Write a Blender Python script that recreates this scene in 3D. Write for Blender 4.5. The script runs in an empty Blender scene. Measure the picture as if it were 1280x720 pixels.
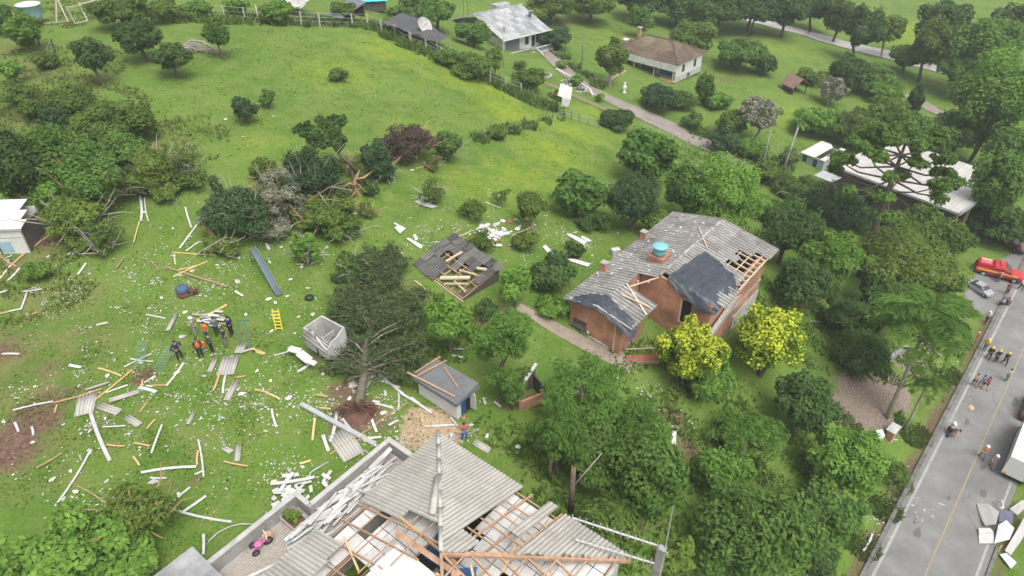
import bpy, math, random
import numpy as np
from mathutils import Vector, Matrix
random.seed(7)
RN = np.random.default_rng(11)
SC = bpy.context.scene
COL = SC.collection
PI = math.pi

# ------------------------------------------------------------------ camera, sky, sun, exposure
F = 854.0                       # focal length in pixels of the 1280 px wide photograph
PITCH = math.radians(36.0)
CZ = 31.0                       # the drone hovers 31 m over the upper lawn
cam_d = bpy.data.cameras.new('drone_camera')
cam_d.sensor_width = 36.0
cam_d.lens = 36.0 * F / 1280.0
cam_d.clip_start = 0.5
cam_d.clip_end = 9000.0
cam = bpy.data.objects.new('drone_camera', cam_d)
cam.location = (0, 0, CZ)
cam.rotation_euler = (PI / 2 - PITCH, 0, 0)
COL.objects.link(cam)
SC.camera = cam
SUN_EL, SUN_AZ = math.radians(62), math.radians(150)
w = bpy.data.worlds.new('World')
SC.world = w
w.use_nodes = True
wn = w.node_tree
bg = wn.nodes['Background']
sky = wn.nodes.new('ShaderNodeTexSky')
sky.sky_type = 'NISHITA'
sky.sun_disc = False
sky.sun_elevation = SUN_EL
sky.sun_rotation = SUN_AZ
sky.dust_density = 6.0
hs = wn.nodes.new('ShaderNodeHueSaturation')      # an overcast sky: almost grey
hs.inputs['Saturation'].default_value = 0.22
wn.links.new(sky.outputs[0], hs.inputs['Color'])
wn.links.new(hs.outputs[0], bg.inputs['Color'])
bg.inputs['Strength'].default_value = 0.15
sun_d = bpy.data.lights.new('sun', 'SUN')
sun_d.energy = 0.95
sun_d.angle = math.radians(36)
sun_d.color = (1.0, 0.97, 0.92)
sun = bpy.data.objects.new('sun', sun_d)
sdir = Vector((math.sin(SUN_AZ) * math.cos(SUN_EL), math.cos(SUN_AZ) * math.cos(SUN_EL), math.sin(SUN_EL)))
sun.rotation_euler = sdir.to_track_quat('Z', 'Y').to_euler()
sun.location = (0, 0, 80)
COL.objects.link(sun)
SC.view_settings.view_transform = 'Standard'
SC.view_settings.look = 'None'
SC.view_settings.gamma = 1.0
SC.view_settings.exposure = 0.72

# thin air that pales the far trees
hz = bpy.data.meshes.new('haze'); _a, _b, _c = 4600, -60, 33.5
hz.from_pydata([(x, y, z) for x in (-_a, _a) for y in (-_a, _a) for z in (_b, _c)], [], [(0, 1, 3, 2), (4, 6, 7, 5), (0, 4, 5, 1), (2, 3, 7, 6), (0, 2, 6, 4), (1, 5, 7, 3)])
hm = bpy.data.materials.new('haze_air'); hm.use_nodes = True; _n = hm.node_tree
_n.nodes.remove(_n.nodes['Principled BSDF']); _v = _n.nodes.new('ShaderNodeVolumePrincipled')
_v.inputs['Color'].default_value = (.86, .90, .93, 1); _v.inputs['Density'].default_value = .00045
_n.links.new(_v.outputs[0], _n.nodes['Material Output'].inputs['Volume']); hz.materials.append(hm)
hzo = bpy.data.objects.new('haze', hz); hzo['kind'] = 'stuff'; COL.objects.link(hzo)

# ------------------------------------------------------------------ pixel -> place helpers
def ray(px, py):
    dx = (px - 640) / F
    dy = (py - 360) / F
    return np.array([dx, math.cos(PITCH) - dy * math.sin(PITCH), -(math.sin(PITCH) + dy * math.cos(PITCH))])
def at_z(px, py, z):
    r = ray(px, py)
    t = (z - CZ) / r[2]
    return Vector((r[0] * t, r[1] * t, z))
def depth(p):
    return p[1] * math.cos(PITCH) - (p[2] - CZ) * math.sin(PITCH)

# terrain: heights read off along the photograph (pixel, metres below the drone)
CTRL = [(240,450,31),(50,560,31),(20,400,30),(150,330,29.5),(330,350,30.5),(450,540,32),(300,640,32.15),(330,675,32.5),(362,640,32.5),(420,600,32.5),(455,575,32.5),(270,690,32.4),(100,680,31.4),
(400,200,28.5),(250,100,26.5),(100,30,24.5),(0,150,26),(0,250,28),(450,35,27.5),(350,30,26),(240,20,25),(550,60,30),(690,130,36),
(620,180,33),(700,200,35),(520,290,31.2),(600,330,32.5),(650,320,33.5),(740,310,35),(560,160,31.5),(640,70,36.3),(600,30,35),(810,100,40),
(700,80,37.2),(760,120,39),(850,165,42),(950,215,44),(1000,170,44.5),(900,130,42),(900,60,41.3),(1000,90,43.5),(1050,50,45.2),(1190,85,47),
(1100,10,46),(900,20,42),(750,10,38.5),(1270,20,47),(1040,190,45),(1200,260,47.5),(1270,300,48),(1080,500,45.5),(1000,430,42),(960,370,40),
(930,420,39.3),(712,405,35.3),(770,437,36.2),(800,460,37),(870,460,38.3),(820,400,36.8),(840,300,36.3),(700,430,35.5),(640,400,34),(580,440,33.3),(530,520,32.6),
(568,529,32.6),(600,560,33),(680,560,35),(720,640,35),(820,700,37),(800,560,37),(900,560,41),(900,680,41),(1000,600,44),(1000,700,44.5),
(850,500,38.5),(500,640,32.6),(400,720,32.6),(560,700,32.8),(980,330,41),(900,250,39.5),(820,220,38),(760,250,36.5),(1050,330,44),(1100,400,45.5),
(1150,330,47),(1100,250,46.5),(1160,450,46.8),(1130,560,46.8),(1050,700,46.6),(1200,370,47.6),(1280,200,48.5)]
cx_, cz_ = [], []
for a, b, h in CTRL:
    r = ray(a, b); t = h / -r[2]
    cx_.append((r[0] * t, r[1] * t)); cz_.append(CZ - h)
for x, y, z in [(-60,0,0),(0,0,-2),(60,0,-18),(20,8,-12),(-160,120,10),(-100,260,14),(60,300,-16),(200,250,-17),(180,60,-18),(-60,60,3),(110,110,-17.5),(90,60,-17.5)]:
    cx_.append((x, y)); cz_.append(z)
CP = np.array(cx_); CV = np.array(cz_)
CM = CV.mean()
_D = np.sqrt(((CP[:, None] - CP[None]) ** 2).sum(-1) + 9.0)
_W = np.linalg.solve(_D + np.eye(len(CP)) * -0.8, CV - CM)
# the road runs dead straight along the right of the picture
R0 = np.array([27.3, 29.0]); RD = np.array([0.666, 0.746]); RNRM = np.array([0.746, -0.666]); RZ = -17.0
def smooth(a, b, x):
    t = np.clip((x - a) / (b - a), 0, 1)
    return t * t * (3 - 2 * t)
def terr(x, y):
    x = np.atleast_1d(np.asarray(x, float)); y = np.atleast_1d(np.asarray(y, float))
    xc = np.clip(x, -160, 240); yc = np.clip(y, -20, 300)
    out = np.empty(x.shape)
    for i in range(0, x.size, 20000):
        X = xc.ravel()[i:i+20000]; Y = yc.ravel()[i:i+20000]
        d = np.sqrt((X[:, None] - CP[:, 0]) ** 2 + (Y[:, None] - CP[:, 1]) ** 2 + 9.0)
        out.ravel()[i:i+20000] = d @ _W + CM
    n = (x - R0[0]) * RNRM[0] + (y - R0[1]) * RNRM[1]
    s = 1 - smooth(0, 1, np.where(n < -1.0, (-1.0 - n) / 4.0, np.where(n > 7.2, (n - 7.2) / 5.0, 0)))
    out = out * (1 - s) + (RZ - 0.06) * s
    return out
def tz(x, y):
    return float(terr(x, y)[0])
_TS = np.concatenate([np.linspace(15, 130, 461), np.linspace(130.5, 420, 400)])
def at(px, py, lift=0.0):
    """the point where the line of sight through a pixel meets the ground (plus lift)"""
    r = ray(px, py)
    x = r[0] * _TS; y = r[1] * _TS; z = CZ + r[2] * _TS
    g = z - terr(x, y) - lift
    k = int(np.argmax(g < 0))
    if k == 0:
        return Vector((x[-1], y[-1], z[-1])) if g[0] > 0 else Vector((x[0], y[0], z[0]))
    u = g[k-1] / (g[k-1] - g[k])
    t = _TS[k-1] + u * (_TS[k] - _TS[k-1])
    p = r * t
    return Vector((p[0], p[1], tz(p[0], p[1]) + lift))

# ------------------------------------------------------------------ objects
def tag(o, label=None, cat=None, group=None, kind=None):
    if label: o['label'] = label
    if cat: o['category'] = cat
    if group: o['group'] = group
    if kind: o['kind'] = kind
    return o
def thing(name, label, cat, loc=(0, 0, 0), rz=0.0, group=None):
    o = bpy.data.objects.new(name, None)
    o.empty_display_size = 0.3
    o.location = loc; o.rotation_euler = (0, 0, rz)
    COL.objects.link(o)
    return tag(o, label, cat, group)
def link(name, me, mat=None, parent=None, loc=(0, 0, 0), rot=(0, 0, 0)):
    if mat is not None and not me.materials:
        me.materials.append(mat)
    o = bpy.data.objects.new(name, me)
    o.location = loc; o.rotation_euler = rot
    if parent is not None: o.parent = parent
    COL.objects.link(o)
    return o
def matob(o, mat):
    o.material_slots[0].link = 'OBJECT'; o.material_slots[0].material = mat
    return o

class MB:
    def __init__(s): s.v = []; s.f = []
    def add(s, vs, fs):
        b = len(s.v); s.v += [tuple(q) for q in vs]; s.f += [tuple(i + b for i in q) for q in fs]; return s
    def box(s, c, d, rot=None):
        c = Vector(c); hx, hy, hz = d[0] / 2, d[1] / 2, d[2] / 2
        vs = [Vector((x, y, z)) for x in (-hx, hx) for y in (-hy, hy) for z in (-hz, hz)]
        if rot is not None: vs = [rot @ q for q in vs]
        return s.add([q + c for q in vs], [(0, 1, 3, 2), (4, 6, 7, 5), (0, 4, 5, 1), (2, 3, 7, 6), (0, 2, 6, 4), (1, 5, 7, 3)])
    def span(s, x0, x1, y0, y1, z0, z1):
        return s.box(((x0 + x1) / 2, (y0 + y1) / 2, (z0 + z1) / 2), (abs(x1 - x0), abs(y1 - y0), abs(z1 - z0)))
    def bar(s, p, q, wd, h, up=(0, 0, 1)):
        p = Vector(p); q = Vector(q); d = (q - p); L = d.length; d.normalize()
        u = Vector(up); sd = d.cross(u)
        if sd.length < 1e-4: sd = d.cross(Vector((1, 0, 0)))
        sd.normalize(); u = sd.cross(d)
        R = Matrix((d, sd, u)).transposed()
        return s.box((p + q) / 2, (L, wd, h), R)
    def tube(s, pts, rad, n=6, cap=True):
        pts = [Vector(q) for q in pts]
        if not hasattr(rad, '__len__'): rad = [rad] * len(pts)
        b = len(s.v); ref = Vector((0.31, 0.17, 0.93))
        for i, q in enumerate(pts):
            d = (pts[min(i + 1, len(pts) - 1)] - pts[max(i - 1, 0)]).normalized()
            a = d.cross(ref)
            if a.length < 1e-3: a = d.cross(Vector((1, 0, 0)))
            a.normalize(); c = d.cross(a)
            for k in range(n):
                t = 2 * PI * k / n
                s.v.append(tuple(q + (a * math.cos(t) + c * math.sin(t)) * rad[i]))
        for i in range(len(pts) - 1):
            for k in range(n):
                k2 = (k + 1) % n
                s.f.append((b + i * n + k, b + i * n + k2, b + (i + 1) * n + k2, b + (i + 1) * n + k))
        if cap:
            s.f.append(tuple(b + k for k in range(n))[::-1]); e = b + (len(pts) - 1) * n
            s.f.append(tuple(e + k for k in range(n)))
        return s
    def lathe(s, prof, n=16, c=(0, 0, 0)):
        b = len(s.v)
        for r, z in prof:
            for k in range(n):
                t = 2 * PI * k / n
                s.v.append((c[0] + r * math.cos(t), c[1] + r * math.sin(t), c[2] + z))
        for i in range(len(prof) - 1):
            for k in range(n):
                k2 = (k + 1) % n
                s.f.append((b + i*n + k, b + i*n + k2, b + (i+1)*n + k2, b + (i+1)*n + k))
        return s
    def prism(s, poly, z0, z1):
        n = len(poly)
        area = sum(poly[i][0] * poly[(i+1) % n][1] - poly[(i+1) % n][0] * poly[i][1] for i in range(n))
        if area < 0: poly = poly[::-1]
        vs = [(x, y, z0) for x, y in poly] + [(x, y, z1) for x, y in poly]
        return s.add(vs, [tuple(range(n))[::-1], tuple(range(n, 2*n))] + [(i, (i+1) % n, n + (i+1) % n, n + i) for i in range(n)])
    def slab(s, quad, th):
        """a plate: the quad (any 3D polygon) given its own thickness downward"""
        n = len(quad); q = [Vector(a) for a in quad]
        return s.add(q + [a - Vector((0, 0, th)) for a in q], [tuple(range(n)), tuple(range(n, 2*n))[::-1]] + [(i, n + i, n + (i+1) % n, (i+1) % n) for i in range(n)])
    def mesh(s, name, sm=False):
        me = bpy.data.meshes.new(name)
        me.from_pydata(s.v, [], s.f)
        if sm: me.polygons.foreach_set('use_smooth', [True] * len(me.polygons))
        if hasattr(s, 'gr'): me.attributes.new('groove', 'FLOAT', 'POINT').data.foreach_set('value', np.resize(np.array(s.gr, np.float32), len(s.v)))
        me.update()
        return me
    def build(s, name, mat, parent=None, sm=False, loc=(0, 0, 0), rot=(0, 0, 0)):
        return link(name, s.mesh(name, sm), mat, parent, loc, rot)

# ------------------------------------------------------------------ materials
def nd(nt, t, **kw):
    n = nt.nodes.new(t)
    for k, v in kw.items():
        if hasattr(n, k): setattr(n, k, v)
        else: n.inputs[k].default_value = v
    return n
def mat(name, c1, c2=None, rough=0.8, scale=3.0, bump=0.0, bscale=None, objvar=0.0, stain=None, stain_amt=0.0, stain_scale=0.7, metal=0.0, stretch=None, spec=0.3, detail=5.0, groove=0.0):
    m = bpy.data.materials.new(name); m.use_nodes = True
    nt = m.node_tree; b = nt.nodes['Principled BSDF']; L = nt.links.new
    b.inputs['Roughness'].default_value = rough; b.inputs['Metallic'].default_value = metal
    b.inputs['Specular IOR Level'].default_value = spec
    co = nd(nt, 'ShaderNodeTexCoord'); src = co.outputs['Object']
    if stretch:
        mp = nd(nt, 'ShaderNodeMapping'); mp.inputs['Scale'].default_value = stretch
        L(src, mp.inputs[0]); src = mp.outputs[0]
    oi = nd(nt, 'ShaderNodeObjectInfo')
    no = nd(nt, 'ShaderNodeTexNoise', noise_dimensions='4D', Scale=scale, Detail=detail, Roughness=0.65)
    mu = nd(nt, 'ShaderNodeMath', operation='MULTIPLY'); mu.inputs[1].default_value = 37.0
    L(oi.outputs['Random'], mu.inputs[0]); L(mu.outputs[0], no.inputs['W']); L(src, no.inputs['Vector'])
    rp = nd(nt, 'ShaderNodeValToRGB')
    rp.color_ramp.elements[0].position = 0.32; rp.color_ramp.elements[1].position = 0.68
    rp.color_ramp.elements[0].color = (*c1, 1); rp.color_ramp.elements[1].color = (*(c2 or c1), 1)
    L(no.outputs[0], rp.inputs[0]); out = rp.outputs[0]
    if stain:
        n2 = nd(nt, 'ShaderNodeTexNoise', noise_dimensions='4D', Scale=stain_scale, Detail=7.0, Roughness=0.7)
        L(mu.outputs[0], n2.inputs['W']); L(src, n2.inputs['Vector'])
        r2 = nd(nt, 'ShaderNodeValToRGB'); r2.color_ramp.elements[0].position = 0.45; r2.color_ramp.elements[1].position = 0.68
        r2.color_ramp.elements[1].color = (stain_amt,) * 3 + (1,)
        L(n2.outputs[0], r2.inputs[0])
        mx = nd(nt, 'ShaderNodeMix', data_type='RGBA'); L(r2.outputs[0], mx.inputs[0]); L(out, mx.inputs[6])
        mx.inputs[7].default_value = (*stain, 1); out = mx.outputs[2]
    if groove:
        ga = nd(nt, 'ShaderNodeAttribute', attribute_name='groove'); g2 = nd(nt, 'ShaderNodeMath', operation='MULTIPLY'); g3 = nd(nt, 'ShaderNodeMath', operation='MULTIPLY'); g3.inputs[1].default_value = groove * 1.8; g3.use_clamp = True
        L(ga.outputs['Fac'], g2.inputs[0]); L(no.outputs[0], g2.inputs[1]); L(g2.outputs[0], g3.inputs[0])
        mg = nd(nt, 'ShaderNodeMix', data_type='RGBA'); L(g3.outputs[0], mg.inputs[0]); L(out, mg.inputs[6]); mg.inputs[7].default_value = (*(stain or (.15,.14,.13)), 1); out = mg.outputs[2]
    if objvar:
        mr = nd(nt, 'ShaderNodeMapRange'); mr.inputs[3].default_value = 1 - objvar; mr.inputs[4].default_value = 1 + objvar
        L(oi.outputs['Random'], mr.inputs[0])
        hv = nd(nt, 'ShaderNodeHueSaturation'); L(mr.outputs[0], hv.inputs['Value']); L(out, hv.inputs['Color']); out = hv.outputs[0]
    L(out, b.inputs['Base Color'])
    if bump:
        nb = nd(nt, 'ShaderNodeTexNoise', Scale=bscale or scale * 4, Detail=6.0); L(src, nb.inputs['Vector'])
        bp = nd(nt, 'ShaderNodeBump', Strength=bump, Distance=0.05); L(nb.outputs[0], bp.inputs['Height']); L(bp.outputs[0], b.inputs['Normal'])
    return m
def leafmat(name, c1, c2, trans=0.45):
    m = bpy.data.materials.new(name); m.use_nodes = True
    nt = m.node_tree; L = nt.links.new
    nt.nodes.remove(nt.nodes['Principled BSDF'])
    a = nd(nt, 'ShaderNodeAttribute', attribute_name='tint')
    rp = nd(nt, 'ShaderNodeValToRGB')
    rp.color_ramp.elements[0].color = (*c1, 1); rp.color_ramp.elements[1].color = (*c2, 1)
    L(a.outputs['Fac'], rp.inputs[0])
    oi = nd(nt, 'ShaderNodeObjectInfo')
    mr = nd(nt, 'ShaderNodeMapRange'); mr.inputs[3].default_value = 0.85; mr.inputs[4].default_value = 1.15; L(oi.outputs['Random'], mr.inputs[0])
    hv = nd(nt, 'ShaderNodeHueSaturation'); L(mr.outputs[0], hv.inputs['Value']); L(rp.outputs[0], hv.inputs['Color'])
    d = nd(nt, 'ShaderNodeBsdfDiffuse'); t = nd(nt, 'ShaderNodeBsdfTranslucent'); mx = nd(nt, 'ShaderNodeMixShader'); mx.inputs[0].default_value = trans
    L(hv.outputs[0], d.inputs[0]); L(hv.outputs[0], t.inputs[0]); L(d.outputs[0], mx.inputs[1]); L(t.outputs[0], mx.inputs[2])
    L(mx.outputs[0], nt.nodes['Material Output'].inputs[0])
    return m
M = {}
M['fibre'] = mat('weathered_fibre_cement', (.36,.345,.31), (.50,.48,.44), .9, 2.2, .3, 14, .08, (.20,.19,.16), .45, .9, groove=.75)
M['fibre_old'] = mat('grimy_fibre_cement', (.24,.235,.22), (.46,.45,.43), .9, 1.6, .3, 12, .2, (.075,.07,.062), .6, .9, groove=1.0)
M['fibre_dark'] = mat('dark_lichened_roofing', (.085,.082,.078), (.185,.18,.172), .95, 1.5, .3, 12, .38, (.05,.046,.04), .6, 1.2, groove=.9)
M['fibre_pale'] = mat('pale_streaked_roofing', (.27,.275,.28), (.47,.475,.48), .85, .8, .1, 6, .22, (.13,.135,.14), .7, .55, groove=.5)
M['white'] = mat('white_paint', (.50,.50,.48), (.64,.64,.63), .7, 2.0, .1, 20, .06, (.42,.40,.36), .5, 1.3)
M['white_board'] = mat('white_painted_board', (.42,.42,.41), (.60,.60,.59), .65, 3.0, .1, 20, .14, (.40,.37,.33), .7, 2.0)
M['grey_board'] = mat('weathered_grey_board', (.30,.28,.25), (.42,.40,.36), .85, 4.0, .2, 20, .15)
M['timber'] = mat('raw_yellow_timber', (.42,.27,.13), (.58,.40,.21), .8, 4.0, .2, 20, .18)
M['timber_brown'] = mat('brown_roof_timber', (.27,.165,.105), (.42,.275,.18), .8, 4.0, .2, 20, .2)
M['timber_pale'] = mat('pale_sawn_timber', (.46,.36,.25), (.60,.49,.36), .8, 4.0, .2, 20, .12)
M['yellow'] = mat('yellow_paint', (.62,.46,.03), (.72,.56,.06), .6, 3.0, .1, 10, .05)
M['tile_white'] = mat('white_ceiling_board', (.52,.51,.49), (.64,.63,.61), .75, 2.0, .05, 20, .1, (.38,.35,.31), .7, 1.6)
M['plaster'] = mat('grey_plaster', (.36,.35,.33), (.47,.46,.44), .9, 1.5, .2, 12, 0, (.22,.21,.19), .6, 1.0)
M['concrete'] = mat('stained_concrete', (.27,.26,.245), (.36,.35,.33), .9, 1.3, .2, 10, 0, (.13,.125,.115), .7, .8)
M['paver'] = mat('beige_pavers', (.30,.265,.225), (.41,.37,.32), .9, 6.0, .2, 20, 0, (.2,.19,.16), .5, .6)
M['brick'] = None
M['terracotta'] = mat('terracotta_brick', (.27,.10,.055), (.40,.17,.10), .9, 3.0, .3, 18, .12)
M['tarp'] = mat('dark_tarpaulin', (.025,.032,.042), (.05,.06,.075), .5, 1.5, .1, 6, 0, spec=.5)
M['tarp_blue'] = mat('blue_tarpaulin', (.02,.06,.17), (.035,.09,.24), .5, 2.0, .1, 8)
M['green_tarp'] = mat('green_tarpaulin', (.05,.30,.22), (.08,.40,.30), .6, 3.0)
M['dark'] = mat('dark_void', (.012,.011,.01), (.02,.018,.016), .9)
M['dark_wood'] = mat('dark_weathered_wood', (.06,.05,.042), (.11,.095,.08), .9, 5.0, .2, 20, .2)
M['metal'] = mat('dull_galvanised_metal', (.36,.37,.38), (.50,.51,.52), .5, 2.0, .05, 10, .05, metal=.3)
M['metal_dark'] = mat('dark_grey_metal', (.10,.11,.13), (.16,.17,.19), .55, 2.0)
M['glass'] = mat('window_glass', (.03,.04,.05), (.05,.06,.075), .12, 1.0, spec=.6)
M['tank_blue'] = mat('turquoise_tank_plastic', (.13,.36,.42), (.19,.46,.50), .5, 3.0, 0, None, 0, (.3,.45,.45), .4, 2.0)
M['tank_pale'] = mat('pale_blue_tank_plastic', (.22,.36,.42), (.30,.44,.50), .5, 2.0)
M['turq'] = mat('turquoise_roof_sheet', (.05,.50,.58), (.09,.62,.68), .5, 2.0, 0, None, .05)
M['tile_red'] = mat('mossy_clay_tile', (.075,.05,.042), (.12,.08,.062), .9, 2.5, .4, 14, .1, (.19,.165,.10), .9, .35)
M['asphalt'] = mat('worn_asphalt', (.155,.154,.149), (.235,.233,.226), .9, .35, .15, 30, 0, (.115,.115,.11), .7, .22)
M['line_white'] = mat('worn_white_line', (.27,.27,.26), (.38,.38,.37), .8, 3.0, 0, None, 0, (.21,.21,.205), .8, 1.0)
M['line_yellow'] = mat('worn_yellow_line', (.27,.22,.13), (.34,.265,.14), .8, 3.0, 0, None, 0, (.2,.19,.165), .9, 1.0)
M['kerb'] = mat('mossy_kerb_concrete', (.10,.095,.085), (.2,.19,.175), .9, 1.0, .2, 8)
M['gravel'] = mat('pinkish_gravel', (.20,.172,.15), (.29,.255,.225), .95, .8, .4, 20, 0, (.15,.128,.11), .6, .3)
M['sand'] = mat('sandy_slabs', (.33,.24,.15), (.45,.34,.23), .95, 1.2, .2, 12, .1, (.22,.15,.10), .6, 1.0)
M['river'] = mat('muddy_river_water', (.34,.31,.28), (.40,.37,.34), .25, .15, .02, 2, spec=.5)
M['bark'] = mat('brown_bark', (.085,.065,.05), (.15,.12,.095), .95, 3.0, .5, 12)
M['bark_pale'] = mat('pale_grey_bark', (.26,.235,.2), (.38,.35,.30), .95, 3.0, .4, 12)
M['splinter'] = mat('freshly_split_wood', (.26,.15,.08), (.46,.30,.17), .9, 3.0, .3, 16)
M['root'] = mat('red_soil_and_roots', (.075,.04,.028), (.16,.085,.06), .95, 4.0, .5, 12)
M['skin'] = mat('skin', (.36,.20,.13), (.40,.23,.15), .6)
M['rubber'] = mat('tyre_rubber', (.02,.02,.02), (.03,.03,.03), .8)
def flat(name, c, rough=.7, **k):
    return mat(name, tuple(x * .9 for x in c), tuple(min(1, x * 1.1) for x in c), rough, 4.0, **k)

def brickmat(name, c1, c2, mortar, bw=.24, bh=.085, ):
    m = bpy.data.materials.new(name); m.use_nodes = True
    nt = m.node_tree; L = nt.links.new; b = nt.nodes['Principled BSDF']; b.inputs['Roughness'].default_value = .9
    co = nd(nt, 'ShaderNodeTexCoord')
    sp = nd(nt, 'ShaderNodeSeparateXYZ'); L(co.outputs['Object'], sp.inputs[0])
    ad = nd(nt, 'ShaderNodeMath', operation='ADD'); L(sp.outputs[0], ad.inputs[0]); L(sp.outputs[1], ad.inputs[1])
    cb = nd(nt, 'ShaderNodeCombineXYZ'); L(ad.outputs[0], cb.inputs[0]); L(sp.outputs[2], cb.inputs[1])
    bt = nd(nt, 'ShaderNodeTexBrick'); L(cb.outputs[0], bt.inputs['Vector'])
    bt.inputs['Scale'].default_value = 1.0; bt.inputs['Brick Width'].default_value = bw; bt.inputs['Row Height'].default_value = bh
    bt.inputs['Mortar Size'].default_value = .008
    bt.inputs['Color1'].default_value = (*c1, 1); bt.inputs['Color2'].default_value = (*c2, 1); bt.inputs['Mortar'].default_value = (*mortar, 1)
    no = nd(nt, 'ShaderNodeTexNoise', Scale=.7, Detail=9.0); L(co.outputs['Object'], no.inputs['Vector'])
    mr = nd(nt, 'ShaderNodeMapRange'); mr.inputs[1].default_value = .3; mr.inputs[2].default_value = .7; mr.inputs[3].default_value = .55; mr.inputs[4].default_value = 1.3; L(no.outputs[0], mr.inputs[0])
    hv = nd(nt, 'ShaderNodeHueSaturation'); L(mr.outputs[0], hv.inputs['Value']); L(bt.outputs[0], hv.inputs['Color']); L(hv.outputs[0], b.inputs['Base Color'])
    bp = nd(nt, 'ShaderNodeBump', Strength=.4, Distance=.02); L(bt.outputs['Fac'], bp.inputs['Height']); bp.invert = True; L(bp.outputs[0], b.inputs['Normal'])
    return m
M['brick'] = brickmat('orange_hollow_brick', (.38,.16,.095), (.47,.22,.14), (.34,.24,.18))
LM = {k: leafmat('foliage_' + k, a, b) for k, a, b in [
 ('dark', (.055,.11,.034), (.135,.215,.065)), ('mid', (.08,.165,.038), (.185,.295,.072)), ('bright', (.105,.215,.038), (.24,.39,.078)),
 ('olive', (.085,.15,.033), (.18,.255,.062)), ('blue', (.05,.10,.045), (.11,.18,.075)), ('grey', (.13,.17,.10), (.52,.50,.38)),
 ('yellow', (.15,.25,.03), (.64,.68,.07)), ('brown', (.075,.055,.035), (.15,.115,.07)), ('lime', (.11,.18,.035), (.22,.30,.07)), ('needle', (.075,.125,.045), (.18,.235,.095)), ('purple', (.075,.062,.048), (.13,.105,.08))]}
M['roof_dark'] = mat('dark_slab_roof', (.10,.105,.11), (.155,.16,.165), .9, 1.0, .1, 8, 0, (.2,.2,.2), .4, .6)
M['roof_cream'] = mat('cream_roof_sheet', (.34,.33,.31), (.46,.445,.42), .7, .6, .1, 6, .05, (.42,.38,.34), .6, .4)
M['whitewash'] = mat('old_whitewash', (.36,.355,.34), (.52,.515,.50), .9, 2.5, .2, 14, 0, (.2,.19,.17), .7, 1.6)
M['violet'] = mat('violet_grey_panel', (.10,.10,.15), (.14,.14,.20), .6)
M['tank_white'] = mat('pale_green_white_metal', (.42,.47,.45), (.54,.58,.56), .45, 2.0, .1, 6)
M['white_gloss'] = mat('white_truck_body', (.56,.56,.54), (.66,.66,.64), .45, .8, .05, 8, 0, (.55,.54,.5), .4, .8)
M['timber_yellow'] = mat('bright_yellow_timber', (.48,.36,.12), (.62,.49,.2), .8, 4.0, .2, 20, .1)
# ------------------------------------------------------------------ trees and bushes
def leaf_obj(name, C, Nn, size, asp, matr, parent, tint, droop=None):
    N = len(C)
    up = RN.normal(0, 1, (N, 3)); T = np.cross(Nn, up); T /= np.linalg.norm(T, axis=1, keepdims=True) + 1e-9
    B = np.cross(Nn, T)
    if droop is not None:
        T = T * .4 + droop; T /= np.linalg.norm(T, axis=1, keepdims=True) + 1e-9; B = np.cross(Nn, T); B /= np.linalg.norm(B, axis=1, keepdims=True) + 1e-9
    s = (size * RN.uniform(.6, 1.4, N))[:, None]
    V = np.stack([C - T * s, C + B * s * asp + Nn * s * .12, C + T * s, C - B * s * asp + Nn * s * .12], 1).reshape(-1, 3)
    me = bpy.data.meshes.new(name)
    me.vertices.add(4 * N); me.vertices.foreach_set('co', V.astype(np.float32).ravel())
    me.loops.add(4 * N); me.polygons.add(N)
    me.loops.foreach_set('vertex_index', np.arange(4 * N, dtype=np.int32)); me.polygons.foreach_set('loop_start', np.arange(0, 4 * N, 4, dtype=np.int32))
    me.update(calc_edges=True)
    a = me.attributes.new('tint', 'FLOAT', 'FACE'); a.data.foreach_set('value', np.clip(tint, 0, 1).astype(np.float32))
    return link(name, me, matr, parent)
def unit(n):
    d = RN.normal(0, 1, (n, 3)); return d / np.linalg.norm(d, axis=1, keepdims=True)
KIND = {  # foliage, lobes, lobe size, leaf m, aspect, cover, trunk colour, flat
 'round':   ('mid', 26, .36, .17, .55, 2.0, 'bark', 1.0), 'dark': ('dark', 26, .36, .17, .55, 2.0, 'bark', 1.0),
 'bright':  ('bright', 24, .34, .17, .6, 2.0, 'bark', 1.0), 'blue': ('blue', 26, .34, .16, .5, 1.9, 'bark', 1.0),
 'olive':   ('olive', 24, .36, .17, .5, 1.7, 'bark', 1.0), 'lime': ('lime', 28, .33, .16, .5, 1.7, 'bark_pale', 1.0),
 'grey':    ('grey', 44, .22, .14, .4, 1.3, 'bark_pale', 1.0), 'yellow': ('yellow', 50, .27, .15, .6, 2.4, 'bark', 1.0),
 'brown':   ('brown', 26, .3, .16, .4, 1.5, 'bark', 1.0), 'bigleaf': ('bright2', 30, .34, .34, .6, 1.9, 'bark', 1.0),
 'feathery':('mid2', 40, .27, .13, .35, 1.5, 'bark', 1.0), 'sparse': ('olive', 18, .30, .15, .4, .8, 'bark_pale', 1.0),
 'needle':  ('needle', 40, .24, .15, .22, 1.0, 'bark', 1.0), 'scrub': ('olive', 14, .4, .16, .5, 1.2, 'bark', 1.0), 'purple': ('purple', 26, .3, .16, .4, 1.5, 'bark', 1.0),
}
LM['bright2'] = leafmat('foliage_big_leaf', (.05,.115,.024), (.15,.27,.06))
LM['mid2'] = leafmat('foliage_feathery', (.075,.155,.03), (.175,.30,.065))
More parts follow.
